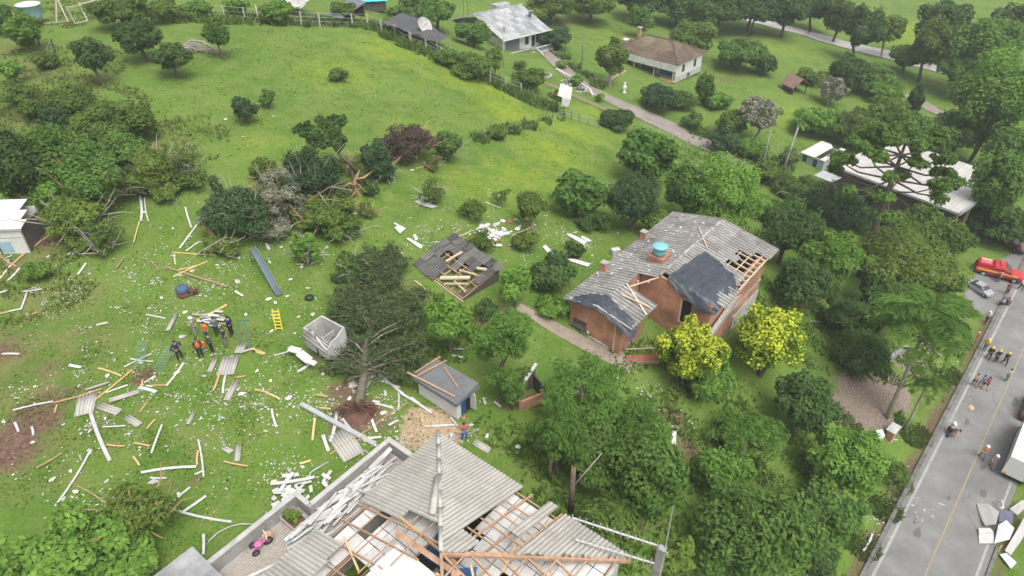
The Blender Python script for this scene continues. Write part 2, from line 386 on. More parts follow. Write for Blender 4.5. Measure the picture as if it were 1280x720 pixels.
def crown(root, c, rx, ry, rv, kind, dist, name='crown', dens=1.0, hollow=.0, cap=12000):
    col, nl, lr, lf, asp, cov, tr, fl = KIND[kind]
    lf = max(lf * .90, dist * .00205)
    nl = max(7, int(1.35 * nl * min(1.6, max(.55, rx / 2.6)))); lr *= .88
    lr = lr * (26 / nl) ** .33 if nl > 26 else lr
    d = unit(nl); d[:, 2] = d[:, 2] * .85 + .12; d *= RN.uniform(.72, 1.18, (nl, 1)); rx = rx * RN.uniform(.92, 1.06); ry = ry * RN.uniform(.9, 1.12)
    k = RN.uniform(.35, .78, nl)[:, None]
    lc = d * k
    lrad = lr * RN.uniform(.7, 1.3, nl)
    lt = RN.uniform(-.22, .22, nl)
    R = (rx * ry * rv) ** (1 / 3)
    area = sum(4 * PI * (r * R) ** 2 for r in lrad)
    n = int(min(cap, area * .75 * cov * dens / (2 * lf * lf * asp)))
    w_ = lrad ** 2; li = RN.choice(nl, n, p=w_ / w_.sum())
    u = unit(n)
    rr = lrad[li][:, None] * (.62 + .5 * RN.beta(2, 1.6, n)[:, None])
    wob = 1 + .22 * np.sin(u[:, :1] * 7 + li[:, None]) * np.sin(u[:, 1:2] * 6 + li[:, None] * 2.1) 
    p = lc[li] + u * rr * wob
    inside = np.linalg.norm(p, axis=1) < .30
    p = p[~inside]; u = u[~inside]; li = li[~inside]; n = len(p)
    P_ = p * np.array([rx, ry, rv]) + np.array(c)
    Nn = u * .6 + unit(n) * .55 + np.array([0, 0, .45]); Nn /= np.linalg.norm(Nn, axis=1, keepdims=True)
    tint = .45 + lt[li] + RN.normal(0, .2, n)
    if kind == 'yellow': tint = np.clip(.05 + RN.normal(0, .15, n) + .6 * lt[li] + .85 * (np.linalg.norm(p - lc[li] * .8, axis=1) + .5 * p[:, 2] > RN.normal(.45, .2, n)), 0, 1)
    if kind == 'bigleaf' or kind == 'lime': tint = tint + .1
    dr = None
    if kind in ('feathery', 'needle', 'purple'):
        h = u.copy(); h[:, 2] = -.35; dr = h * 1.2
    return leaf_obj(name, P_, Nn, lf, asp, LM[col], root, tint, dr), lc * np.array([rx, ry, rv]) + np.array(c)
def limbs(mb, base, top, lcs, r0, nl=6, bow=.15, sub=True):
    base = Vector(base); top = Vector(top)
    mid = base.lerp(top, .5) + Vector((random.uniform(-bow, bow), random.uniform(-bow, bow), 0)) * (top - base).length
    mb.tube([base - Vector((0, 0, .3)), base, mid, top], [r0 * 1.25, r0, r0 * .8, r0 * .5], 7)
    L_ = sorted(lcs, key=lambda q: random.random())[:nl]
    for q in L_:
        q = Vector(q); s = mid.lerp(top, random.uniform(.0, .9))
        m = s.lerp(q, .5) + Vector((random.uniform(-.1, .1), random.uniform(-.1, .1), random.uniform(0, .15))) * (q - s).length
        mb.tube([s, m, q], [r0 * .5, r0 * .32, r0 * .12], 5)
TREES = []
def place(cx, cy, rw, rh, k):
    """crown centre in the picture, half sizes in pixels; k: crown centre height over its half height"""
    hc = 2.0; p = at(cx, cy)
    for _ in range(5):
        p = at(cx, cy, hc)
        mpx = depth(p) / F
        v = Vector(p) - Vector((0, 0, CZ)); th = math.atan2(-v.z, math.hypot(v.x, v.y))
        rx = rw * mpx; ry_ = rx
        e = (rh * mpx) ** 2 - (rx * .9 * math.sin(th)) ** 2
        rv = math.sqrt(max(e, (.45 * rx) ** 2)) / math.cos(th) if e > 0 else .5 * rx
        rv = max(.5 * rx, min(rv, 2.6 * rx)); hc = k * rv
    return p, hc, rx, rv, v.length
def tree(cx, cy, rw, rh, k, kind, label, cat=None, group=None, dens=1.0, name=None, nl=None, trunk=True, cap=12000):
    p, hc, rx, rv, dist = place(cx, cy, rw, rh, k)
    base = Vector((p.x, p.y, tz(p.x, p.y)))
    bush = k < 1.25
    root = thing(name or ('bush' if bush else 'tree'), label, cat or ('bush' if bush else 'tree'), base, 0, group)
    c, lcs = crown(root, (0, 0, hc), rx, rx, rv, kind, dist, 'foliage' if bush else 'crown', dens, cap=cap)
    if trunk:
        mb = MB(); tr = KIND[kind][6]
        r0 = max(.06, min(.32, rx * .075))
        limbs(mb, (0, 0, 0), (0, 0, hc), lcs, r0, nl or 7)
        mb.build('trunk' if not bush else 'stems', M[tr], root, True)
        if any(s_ in label for s_ in ('fallen', 'torn', 'broken', 'bare', 'dead', 'stripped', 'blown', 'drooping', 'thin greyish', 'leaning between')):
            mb = MB()
            for k in range(int(14 + rx * 9)):
                e = Vector((random.gauss(0, rx * .62), random.gauss(0, rx * .62), hc + rv * random.uniform(-.8, 1.05))); s = Vector((e.x * .3, e.y * .3, hc * random.uniform(.1, .9))); m_ = s.lerp(e, .6) + Vector((random.gauss(0, .2), random.gauss(0, .2), random.gauss(.1, .2)))
                mb.tube([s, m_, e], [.05, .035, .012], 4)
            mb.build('twigs', M['bark_pale'] if random.random() < .6 else M['splinter'], root)
    return root
T = tree
# ------------------------------------------------------------------ ground
def blobs(lst, X, Y):
    out = np.zeros(X.shape)
    for px, py, r, s in lst:
        c = at(px, py)
        d2 = ((X - c.x) ** 2 + (Y - c.y) ** 2) / (r * r)
        out = np.maximum(out, s * np.exp(-d2))
    return out
def axis(lo, hi, st, far, first=None):
    a = list(np.arange(lo, hi + 1e-6, st)); d = st
    b = [a[-1]]
    while b[-1] < far: d *= 1.35; b.append(b[-1] + d)
    d = st; c = [a[0]]
    while c[-1] > -far: d *= 1.35; c.append(c[-1] - d)
    return np.array(c[1:][::-1] + a + b[1:])
gx = axis(-70, 112, .6, 4000); gy = axis(6, 214, .6, 4000)
GX, GY = np.meshgrid(gx, gy)
GZ = terr(GX.ravel(), GY.ravel()).reshape(GX.shape)
inner = (GX > -72) & (GX < 114) & (GY > 5) & (GY < 216)
GZ += np.where(inner, .03 * np.sin(GX * 1.9 + np.sin(GY * 1.3) * 2) * np.sin(GY * 1.7 + GX * .5), 0)
ny, nx = GX.shape
me = bpy.data.meshes.new('ground')
me.vertices.add(nx * ny)
me.vertices.foreach_set('co', np.stack([GX, GY, GZ], -1).astype(np.float32).ravel())
idx = np.arange(nx * ny).reshape(ny, nx)
q = np.stack([idx[:-1, :-1], idx[:-1, 1:], idx[1:, 1:], idx[1:, :-1]], -1).reshape(-1, 4)
me.loops.add(q.size); me.polygons.add(len(q))
me.loops.foreach_set('vertex_index', q.ravel().astype(np.int32))
me.polygons.foreach_set('loop_start', (np.arange(len(q)) * 4).astype(np.int32))
me.polygons.foreach_set('use_smooth', np.ones(len(q), bool))
me.update(calc_edges=True)
DIRT = [(40,530,2.2,1.),(15,560,2.4,1.),(70,500,2.0,.75),(60,460,1.6,.55),(110,480,1.3,.5),(177,472,1.0,1.),(185,465,.8,1.),(20,415,2.4,.62),(60,405,2,.45),(0,440,2,.7),(90,560,1.2,.4),
 (385,450,1.1,.75),(430,490,1.7,.8),(445,520,2.2,1.),(415,480,1.0,.5),(475,530,1.5,.7),(330,405,.9,.4),(320,400,1.,.35),(245,600,.9,.7),(215,605,1.0,.55),(290,555,1.4,.4),(320,550,1.2,.45),(350,550,1.2,.4),
 (60,300,2.2,.8),(85,290,1.6,.7),(30,340,1.4,.6),(640,500,1.8,.6),(655,495,1.4,.7),(20,330,1.5,.5),(375,195,1.1,.4),(335,110,1.3,.35),(395,70,1.6,.3),(380,72,1.2,.3),(540,110,1.2,.25),(610,120,1.2,.2),
 (1000,100,2,.5),(905,100,3,.6),(910,98,2,.6),(700,28,2.5,.8),(960,75,2.2,.3),(1170,60,3,.5),(865,185,1.6,.6),(880,150,1.5,.3),
 (1195,470,1.2,.55),(1165,520,1.2,.6),(1140,570,1.2,.55),(1115,620,1.2,.6),(1090,670,1.2,.55),(1215,430,1.5,.5),(1230,400,1.5,.45),(1270,600,1.,.4),(1185,490,.8,.6),
 (1010,380,2.5,.6),(1000,350,3,.7),(960,380,1.4,.5),(850,480,2,.6),(840,520,2.4,.7),(860,560,2.5,.7),(760,620,2,.5),(800,650,2,.6),(700,620,2.4,.5),(940,600,2.4,.6),(700,640,1.5,.4),
 (545,440,1.5,.5),(520,380,2,.6),(600,400,1.4,.7),(625,385,1.2,.6),(470,400,3.,.6),(480,440,2.5,.6),(635,285,1.5,.5),(620,290,1.2,.5),(800,235,1.6,.4),(1075,410,2.5,.5),(1120,440,2,.6),(900,360,1.4,.8),(910,395,1.4,.8),(500,205,1.1,.3),(25,150,3,.4),(60,100,3.4,.45),(30,95,3,.4)]
DRY = [(20,470,6,.75),(90,420,6,.6),(150,400,5,.45),(60,380,5,.7),(200,500,4,.35),(100,540,4,.5),(30,610,4,.5),(240,560,4,.35),(400,470,3,.4),(330,420,3,.4),(40,90,5,1.),(60,130,5,1.),(20,150,5,.9),(20,60,5,.7),(110,100,4,.6),(190,180,4,.6),(230,170,3,.5),(45,330,4,.7),(80,400,4,.5),(40,440,4,.6),(100,370,3,.4),(130,440,3,.4),
 (1150,500,1.6,.6),(1180,440,1.8,.6),(1130,600,1.6,.6),(1100,680,1.6,.6),(460,470,3,.5),(360,60,4,.4),(440,130,4,.3),(540,110,3,.35),(700,110,2,.6),(730,128,1.5,.7),(690,102,1.5,.7),(755,140,1.5,.7),(665,97,1.5,.6)]
LUSH = [(600,100,7,1.),(640,140,5,1.),(500,60,7,.8),(420,90,6,.6),(690,190,5,.9),(650,220,5,.7),(600,230,5,.6),(720,165,5,.8),(330,180,4,.4),(780,50,9,.5),(1130,40,14,.9),(1060,20,10,.8),(1000,150,8,.7),(980,60,8,.5),(520,160,4,.5),(230,300,4,.3),(740,140,4,.8),(460,250,3,.4)]
GRAV = [(1080,500,3.0,1.2),(1050,510,2.0,1.),(1110,485,2.6,1.2),(1140,455,2.4,1.),(1160,430,2.,.8),(1095,520,2.,1.1),(1065,520,1.8,1.1),(1175,405,1.6,.7)]
SAND = [(540,535,1.6,1.2),(520,545,1.2,1.1),(560,545,1.1,1.1),(520,520,1.,1.),(550,520,1.,1.)]
for nm, ls in (('dirt', DIRT), ('dry', DRY), ('lush', LUSH), ('gravel', GRAV), ('sand', SAND)):
    a = me.attributes.new(nm, 'FLOAT', 'POINT')
    v_ = blobs(ls, GX, GY)
    if nm == 'dirt':
        n_ = (GX - R0[0]) * RNRM[0] + (GY - R0[1]) * RNRM[1]; s_ = (GX - R0[0]) * RD[0] + (GY - R0[1]) * RD[1]
        v_ = np.maximum(v_, np.where((s_ > -30) & (s_ < 60), np.maximum(.75 * np.exp(-((n_ + 1.1) / .8) ** 2), .6 * np.exp(-((n_ - 7.1) / .8) ** 2)), 0))
    a.data.foreach_set('value', v_.astype(np.float32).ravel())
gm = bpy.data.materials.new('grassy_ground'); gm.use_nodes = True
nt = gm.node_tree; L = nt.links.new; pb = nt.nodes['Principled BSDF']; pb.inputs['Roughness'].default_value = .95; pb.inputs['Specular IOR Level'].default_value = .1
co = nd(nt, 'ShaderNodeTexCoord').outputs['Object']
def noise(sc, det=5., rough=.6):
    n = nd(nt, 'ShaderNodeTexNoise', Scale=sc, Detail=det, Roughness=rough); L(co, n.inputs['Vector']); return n.outputs[0]
def ramp(src, a, b, ca=(0, 0, 0), cb=(1, 1, 1)):
    r = nd(nt, 'ShaderNodeValToRGB'); r.color_ramp.elements[0].position = a; r.color_ramp.elements[1].position = b
    r.color_ramp.elements[0].color = (*ca, 1); r.color_ramp.elements[1].color = (*cb, 1); L(src, r.inputs[0]); return r.outputs[0]
def mixc(f, a, b):
    m = nd(nt, 'ShaderNodeMix', data_type='RGBA'); L(f, m.inputs[0])
    for s, i in ((a, 6), (b, 7)):
        if isinstance(s, tuple): m.inputs[i].default_value = (*s, 1)
        else: L(s, m.inputs[i])
    return m.outputs[2]
def math_(op, a, b):
    m = nd(nt, 'ShaderNodeMath', operation=op)
    for s, i in ((a, 0), (b, 1)):
        if isinstance(s, float): m.inputs[i].default_value = s
        else: L(s, m.inputs[i])
    return m.outputs[0]
n_big = noise(.12, 4.); n_mid = noise(.55, 6., .65); n_fine = noise(5., 6., .7)
base = mixc(ramp(n_big, .38, .62), (.078, .150, .022), (.112, .190, .030))
n_2 = noise(1.6, 5., .7); base = mixc(ramp(n_2, .60, .82), base, (.115, .125, .05)); base = mixc(ramp(noise(.9, 6., .7), .60, .74), base, (.055, .115, .018)); base = mixc(ramp(n_mid, .40, .68), base, (.140, .188, .048))
def masked(nm, colr, base, k=.75, lo=.35, hi=.62):
    a = nd(nt, 'ShaderNodeAttribute', attribute_name=nm).outputs['Fac']
    s = math_('ADD', a, math_('MULTIPLY', math_('SUBTRACT', n_mid, .5), k))
    s = math_('ADD', s, math_('MULTIPLY', math_('SUBTRACT', n_fine, .5), .35))
    return mixc(ramp(s, lo, hi), base, colr)
base = masked('lush', mixc(ramp(n_mid, .4, .65), (.145, .222, .022), (.20, .25, .03)), base, .9, .2, .95)
base = masked('dry', mixc(ramp(n_mid, .4, .6), (.095, .135, .032), (.15, .155, .052)), base, .9, .3, .8)
base = masked('dirt', mixc(ramp(n_fine, .35, .65), (.105, .062, .044), (.165, .108, .078)), base, .8, .40, .78)
base = masked('gravel', mixc(ramp(n_fine, .35, .65), (.175, .135, .108), (.25, .20, .162)), base, .35, .42, .6)
base = masked('sand', mixc(ramp(n_mid, .35, .65), (.30, .215, .125), (.43, .33, .215)), base, .6, .40, .6)
fv = nd(nt, 'ShaderNodeMapRange'); fv.inputs[1].default_value = .25; fv.inputs[2].default_value = .75; fv.inputs[3].default_value = .68; fv.inputs[4].default_value = 1.3; L(n_fine, fv.inputs[0])
hv = nd(nt, 'ShaderNodeHueSaturation'); L(fv.outputs[0], hv.inputs['Value']); L(base, hv.inputs['Color']); L(hv.outputs[0], pb.inputs['Base Color'])
bp = nd(nt, 'ShaderNodeBump', Strength=.7, Distance=.12); L(n_fine, bp.inputs['Height']); L(bp.outputs[0], pb.inputs['Normal'])
ground = link('ground', me, gm); tag(ground, kind='structure')

# ------------------------------------------------------------------ sheets laid on the ground
def ribbon(name, pts, wid, matr, lift=.05, nacross=4, jag=0.0, step=.8):
    P = [Vector((p.x, p.y, 0)) for p in pts]
    if not hasattr(wid, '__len__'): wid = [wid] * len(P)
    out = []; acc = []
    for i in range(len(P) - 1):
        n = max(1, int((P[i+1] - P[i]).length / step))
        for k in range(n): out.append(P[i].lerp(P[i+1], k / n)); acc.append(wid[i] + (wid[i+1] - wid[i]) * k / n)
    out.append(P[-1]); acc.append(wid[-1])
    for _ in range(3):
        out = [out[0]] + [(out[i-1] + out[i] * 2 + out[i+1]) / 4 for i in range(1, len(out) - 1)] + [out[-1]]
    vs = []; fs = []; m = nacross + 1
    for i, c in enumerate(out):
        d = (out[min(i+1, len(out)-1)] - out[max(i-1, 0)]).normalized(); nn = Vector((d.y, -d.x, 0))
        for k in range(m):
            s = (k / nacross - .5) * acc[i]
            if k in (0, nacross): s += random.uniform(-jag, jag)
            q = c + nn * s; vs.append((q.x, q.y, 0))
    zz = terr([v[0] for v in vs], [v[1] for v in vs])
    vs = [(v[0], v[1], float(z) + lift) for v, z in zip(vs, zz)]
    for i in range(len(out) - 1):
        for k in range(nacross): fs.append((i*m + k, i*m + k + 1, (i+1)*m + k + 1, (i+1)*m + k))
    mb = MB(); mb.add(vs, fs)
    return tag(mb.build(name, matr, sm=True), kind='structure')
def road_pt(s, n, z=0.0):
    return Vector((R0[0] + RD[0] * s + RNRM[0] * n, R0[1] + RD[1] * s + RNRM[1] * n, RZ + z))
def road_strip(name, n0, n1, s0, s1, matr, z, th=0.0, step=6.0):
    mb = MB(); k = int((s1 - s0) / step) + 1
    ss = np.linspace(s0, s1, k + 1)
    vs = [road_pt(s, n, z) for s in ss for n in (n0, n1)]
    fs = [(2*i, 2*i+1, 2*i+3, 2*i+2) for i in range(k)]
    mb.add(vs, fs)
    return tag(mb.build(name, matr), kind='structure')
road_strip('road', -.45, 6.3, -40, 75, M['asphalt'], 0.0)
road_strip('road_edge_line', -.10, .10, -40, 50, M['line_white'], .008)
road_strip('road_edge_line', 5.75, 5.93, -40, 24, M['line_white'], .008)
road_strip('road_centre_line', 2.86, 2.98, -40, 50, M['line_yellow'], .008)
mb = MB()
for k in range(60):                                       # the low mossy kerb beside the verge, in short lengths
    a = road_pt(-30 + k * 1.5, -.62, .0); b = road_pt(-30 + k * 1.5 + 1.46, -.62, .0)
    mb.bar(a, b, .3, .26)
tag(mb.build('kerb', M['kerb']), kind='structure')
mb = MB()
for k in range(26):
    a = road_pt(-30 + k * 1.5, 6.45, .0); b = road_pt(-30 + k * 1.5 + 1.46, 6.45, .0)
    mb.bar(a, b, .24, .24)
tag(mb.build('kerb', M['kerb']), kind='structure')
fc = [at(*p) for p in [(1204,372),(1222,341),(1262,318),(1300,312),(1330,330),(1290,372),(1248,402),(1226,392)]]
# forecourt where the fire truck stands: a sheet a little above the terrain, cut to a grid so that it follows it
def patch(name, poly, matr, lift=.05, st=.7):
    xs = [p.x for p in poly]; ys = [p.y for p in poly]
    X = np.arange(min(xs), max(xs) + st, st); Y = np.arange(min(ys), max(ys) + st, st)
    def inside(x, y):
        c = False; n = len(poly)
        for i in range(n):
            a, b = poly[i], poly[i-1]
            if (a.y > y) != (b.y > y) and x < (b.x - a.x) * (y - a.y) / (b.y - a.y) + a.x: c = not c
        return c
    fs = []; vid = {}; vs = []
    def vert(i, j):
        if (i, j) not in vid: vid[i, j] = len(vs); vs.append((X[i], Y[j]))
        return vid[i, j]
    for i in range(len(X) - 1):
        for j in range(len(Y) - 1):
            if inside(X[i] + st/2, Y[j] + st/2): fs.append((vert(i, j), vert(i+1, j), vert(i+1, j+1), vert(i, j+1)))
    z = terr([v[0] for v in vs], [v[1] for v in vs])
    mb = MB(); mb.add([(a, b, float(c) + lift) for (a, b), c in zip(vs, z)], fs)
    return tag(mb.build(name, matr, sm=True), kind='structure')
patch('forecourt', fc, M['asphalt'], .045, .4)
ribbon('driveway', [at(*p) for p in [(672,55),(690,72),(708,92),(738,113),(778,132),(812,148),(850,166),(905,192),(955,217),(1000,240)]], [3.0,3.0,3.0,3.0,3.6,4.6,4.6,4.2,3.6,3.2], M['gravel'], .10, 4, .12)
ribbon('farm_track', [at(*p) for p in [(640,88),(680,103),(720,121),(752,135),(785,146)]], [1.2,1.4,1.4,1.6,2.2], mat('earth_track', (.19,.15,.095), (.16,.165,.07), .95, .9, .3, 10), .08, 3, .2)
ribbon('garden_path', [at(*p) for p in [(648,383),(680,402),(715,421),(750,440),(790,457)]], [1.0,1.2,1.4,1.5,1.8], mat('worn_concrete_path', (.20,.16,.12), (.29,.245,.195), .95, 1.2, .3, 12), .05, 3, .06, .4)
ribbon('river', [at(*p) for p in [(880,12),(940,25),(990,37),(1040,52),(1085,63),(1130,74),(1180,87),(1230,101),(1300,122)]], [4,4.5,5,5.5,6,6.5,6.5,6,6], M['river'], .12, 4, .5, 2.)
ribbon('gravel_lane', [at(*p) for p in [(1136,118),(1170,140),(1205,155),(1260,170)]], 3.0, M['gravel'], .1, 3, .3)

# ------------------------------------------------------------------ low growth that nobody could count
def blade_patch(name, regions, n, hgt, wid, c, kind='stuff'):
    tot = sum(r[3] for r in regions); pts = []
    for px, py, r, wgt in regions:
        p = at(px, py); k = int(n * wgt / tot)
        a = RN.uniform(0, 2 * PI, k); d = r * np.sqrt(RN.uniform(0, 1, k))
        pts.append(np.stack([p.x + d * np.cos(a), p.y + d * np.sin(a)], -1))
    pts = np.concatenate(pts); z = terr(pts[:, 0], pts[:, 1]); N = len(pts)
    # clumps: keep where a slow wave is high, so that it grows in patches
    wv = np.sin(pts[:, 0] * 1.1 + np.sin(pts[:, 1] * .9) * 2) + np.sin(pts[:, 1] * 1.3 + pts[:, 0] * .4)
    keep = wv + RN.normal(0, .8, N) > -.1
    pts, z = pts[keep], z[keep]; N = len(pts)
    a = RN.uniform(0, 2 * PI, N); h = hgt * RN.uniform(.5, 1.5, N); ww = wid * RN.uniform(.6, 1.4, N)
    lean = RN.normal(0, .5, (N, 2)) * h[:, None]
    b0 = np.stack([pts[:, 0] - np.cos(a) * ww, pts[:, 1] - np.sin(a) * ww, z - .02], -1)
    b1 = np.stack([pts[:, 0] + np.cos(a) * ww, pts[:, 1] + np.sin(a) * ww, z - .02], -1)
    tp = np.stack([pts[:, 0] + lean[:, 0], pts[:, 1] + lean[:, 1], z + h], -1)
    V = np.stack([b0, b1, tp], 1).reshape(-1, 3)
    me = bpy.data.meshes.new(name); me.vertices.add(3 * N); me.vertices.foreach_set('co', V.astype(np.float32).ravel())
    me.loops.add(3 * N); me.polygons.add(N); me.loops.foreach_set('vertex_index', np.arange(3 * N, dtype=np.int32)); me.polygons.foreach_set('loop_start', np.arange(0, 3 * N, 3, dtype=np.int32))
    me.update(calc_edges=True)
    at_ = me.attributes.new('tint', 'FLOAT', 'FACE'); at_.data.foreach_set('value', RN.uniform(0, 1, N).astype(np.float32))
    return tag(link(name, me, c), kind=kind)
blade_patch('lawn_grass', [(240,520,11,1),(330,620,9,1),(120,600,9,1),(250,400,11,1),(320,310,9,.7),(620,560,5,.4),(430,470,8,.6),(650,250,10,.5),(560,270,7,.4),(60,450,8,.6),(700,400,7,.4),(740,320,6,.4)], 60000, .06, .05, leafmat('grass_blades', (.09,.17,.022), (.16,.25,.045), .5))
blade_patch('weed_tufts', [(450,110,22,1),(300,90,16,1),(650,200,14,.8),(230,330,16,1),(150,470,14,1),(280,560,14,1),(480,270,10,.5),(90,600,10,.6),(620,570,6,.4),(740,400,7,.4),(1000,120,22,.8),(820,60,18,.7),(1050,200,12,.4)], 14000, .09, .12, leafmat('weed_tuft_blades', (.085,.16,.028), (.17,.235,.05), .55))
blade_patch('meadow_grass', [(450,80,16,1),(600,110,10,1),(330,70,12,1),(280,140,8,.6),(700,190,7,.5),(540,160,8,.6)], 16000, .07, .10, leafmat('meadow_blades', (.14,.235,.025), (.24,.32,.045), .5))
blade_patch('rough_grass', [(50,90,9,1.),(30,150,8,1.),(80,140,8,1.),(190,180,7,.6),(60,20,8,.6),(40,350,5,.4)], 22000, .25, .12, leafmat('rough_blades', (.10,.16,.035), (.22,.24,.075), .45))
blade_patch('verge_weeds', [(1180,465,1.8,.6),(1140,540,1.8,.7),(1115,600,1.7,.7),(1075,680,1.6,.6),(1105,635,1.5,.6),(1180,430,2.,.6),(1060,530,1.5,.3),(1195,405,1.5,.4)], 14000, .22, .09, leafmat('verge_blades', (.08,.15,.03), (.18,.24,.06), .4))
blade_patch('undergrowth', [(850,520,7,1.),(760,640,7,1.),(1000,400,6,.8),(950,590,8,1.),(680,600,6,.6),(1000,640,5,.8),(540,410,4,.5),(1080,420,6,.8),(900,210,8,.6),(960,270,8,.8)], 26000, .35, .12, leafmat('undergrowth_blades', (.08,.16,.03), (.17,.25,.06), .5))

blade_patch('fence_weeds', [(470 + 23 * k, 36 + 10.6 * k, 2.2, 1.) for k in range(10)] + [(700 - 20 * k, 148 + 5.5 * k, 1.0, .16) for k in range(6)] + [(230 + 30 * k, 24 + k, 2.0, .6) for k in range(8)] + [(690 + 14 * k, 60 + 12 * k, 1.2, .25) for k in range(5)] + [(880 + 18 * k, 170 + 8 * k, 2.5, .7) for k in range(6)], 16000, .8, .22, leafmat('fence_weed_blades', (.06,.13,.03), (.17,.24,.06), .4))
def road_spot(name, pts, m, z): 
    mb = MB(); mb.add([road_pt(s, n, z) for s, n in pts], [tuple(range(len(pts)))]); tag(mb.build(name, m), kind='structure')
dk_ = mat('dark_asphalt_stain', (.10,.10,.098), (.14,.14,.136), .9, 2.0)
for s, n, r in [(6.2, 1.35, .5), (7.2, .9, .3), (-1, 2.0, .35), (14, 4.3, .5), (22, 1.2, .4), (11.5, 2.3, .25), (2.5, 4.6, .4), (28, 4.0, .6), (17, 3.6, .35)]:
    road_spot('road_stain', [(s + 1.5 * r * math.cos(k * .57) * random.uniform(.6, 1.1), n + .6 * r * math.sin(k * .57) * random.uniform(.6, 1.1)) for k in range(11)][::-1], dk_, .004)
for s, n, ds, dn in [(7.2, .05, .9, 1.1), (2.0, .0, 1.4, .5), (12, 3.1, 2.2, .8), (20, .3, 1.2, 1.6), (-3, 3.4, 2.6, 1.9), (25, 3.2, 3.0, -1.2), (9, 5.4, 1.8, -1.5)]:
    m_ = [(s + ds * t + random.gauss(0, .06), n + dn * t + random.gauss(0, .07)) for t in np.linspace(0, 1, 7)]
    for a, b in zip(m_[:-1], m_[1:]): road_spot('road_crack', [(a[0], a[1]), (a[0] + .02, a[1] + .05), (b[0] + .02, b[1] + .05), b][::-1], dk_, .006)
# ------------------------------------------------------------------ fences
def fence(name, label, cat, posts_px, h=1.5, pr=.09, matp=None, wires=3, board=None, group=None, mesh_mat=None):
    P = [at(*p) for p in posts_px]
    root = thing(name, label, cat, P[0], 0, group)
    o = P[0]
    pm = MB().tube([(0, 0, -.2), (0, 0, h)], [pr, pr * .9], 6).mesh('post')
    pm.materials.append(matp or M['timber_pale'])
    for p in P:
        link('post', pm, None, root, p - o, (random.uniform(-.06, .06), random.uniform(-.06, .06), random.uniform(0, 3)))
    for k in range(wires):
        z = h * (.35 + .6 * k / max(1, wires - 1))
        MB().tube([q - o + Vector((0, 0, z)) for q in P], .014, 4).build('wire', M['metal'], root)
    if board:
        mb = MB()
        for a, b in zip(P[:-1], P[1:]): mb.bar(a - o + Vector((0, 0, board / 2)), b - o + Vector((0, 0, board / 2)), .06, board)
        mb.build('bottom_board', M['dark_wood'], root)
    return root
postpale = mat('weathered_fence_post', (.34,.29,.23), (.46,.41,.34), .9, 3.0, .2, 10, .12)
fence('paddock_fence', 'long post fence with a dark foot along the top of the upper meadow', 'fence', [(223,23),(250,24),(282,25),(307,27),(331,29),(356,31),(377,32),(400,33),(441,34),(460,34)], 1.9, .11, postpale, 3, .3)
fence('paddock_fence', 'post and wire fence running down the meadow edge past the shade net', 'fence', [(460,34),(477,40),(494,47),(514,57),(533,65),(552,75),(572,86),(592,96),(613,105),(633,113),(652,120)], 1.8, .11, postpale, 3, .2)
fence('wire_fence', 'thin dark post fence between the meadow and the driveway field', 'fence', [(705,150),(690,153),(672,158),(655,163),(636,169),(615,173),(600,178)], 1.2, .06, M['dark_wood'], 2)
fence('wire_fence', 'green wire fence on leaning stakes beside the tilted white board', 'fence', [(702,148),(714,150),(724,153),(735,157),(748,161)], 1.3, .06, flat('green_stake', (.10,.2,.12)), 3)
fence('wire_fence', 'short stake fence along the lower side of the gravel driveway', 'fence', [(804,160),(815,163),(824,167),(840,173),(860,182),(876,188)], 1.3, .07, M['grey_board'], 2)
fence('wire_fence', 'dark old post fence climbing the rough hillside under the water tank', 'fence', [(38,42),(50,58),(69,66),(64,80)], 1.6, .1, M['dark_wood'], 2)
# white-railed corral by the tank
r_ = thing('corral_gate', 'pale rail gate and braced posts beside the blue water tank', 'gate', at(92, 32))
o = Vector(r_.location)
def rel(px, py, z, o=o):
    q = at(px, py); return q - o + Vector((0, 0, z))
for a, b, nm in [((55,30,0),(52,30,2.0),'post'),((71,29,0),(80,24,2.6),'brace'),((85,27,0),(81,24,2.6),'brace'),((94,30,0),(91,30,2.2),'post'),((110,27,0),(106,25,2.2),'post'),((91,30,2.0),(106,25,1.9),'rail'),((106,25,2.0),(136,20,2.2),'rail'),((112,22,.9),(136,18,1.1),'rail'),((55,31,.15),(88,28,.15),'rail'),((94,31,.15),(111,27,.15),'rail')]:
    MB().bar(rel(*a), rel(*b), .16, .16).build(nm, postpale, r_)
def pole(name, label, cat, base, top_h, r=.12, matr=None, lean=(0, 0), arm=False):
    b = at(*base); root = thing(name, label, cat, b)
    MB().tube([(0, 0, -.3), (lean[0] * .5, lean[1] * .5, top_h * .5), (lean[0], lean[1], top_h)], [r, r * .85, r * .7], 8).build('shaft', matr or M['grey_board'], root, True)
    if arm:
        MB().bar((-.7 + lean[0], lean[1], top_h - .3), (.7 + lean[0], lean[1], top_h - .3), .09, .09).build('cross_arm', M['dark_wood'], root)
    return root
pole('utility_pole', 'bare leaning concrete pole at the end of the gravel driveway', 'pole', (976,222), 7.5, .16, M['concrete'], (.6, 0))
pole('utility_pole', 'pale post with a cross arm just left of the bare concrete pole', 'pole', (952,212), 6.0, .12, M['concrete'], (0, 0), True)
pole('utility_pole', 'tall dark pole rising out of the picture beside the river meadow', 'pole', (938,44), 12, .18, M['dark_wood'], (.3, 0))
pole('lamp_post', 'thin dark post standing on the lawn between the two white houses', 'pole', (727,82), 5.6, .08, M['metal_dark'])
pole('utility_pole', 'slim grey pole in front of the corner of the streaked grey roof', 'pole', (629,84), 6.6, .09, M['grey_board'])
pole('wooden_post', 'pale upright post behind the white fallen posts near the meadow fence', 'post', (324,29), 2.4, .1, postpale)
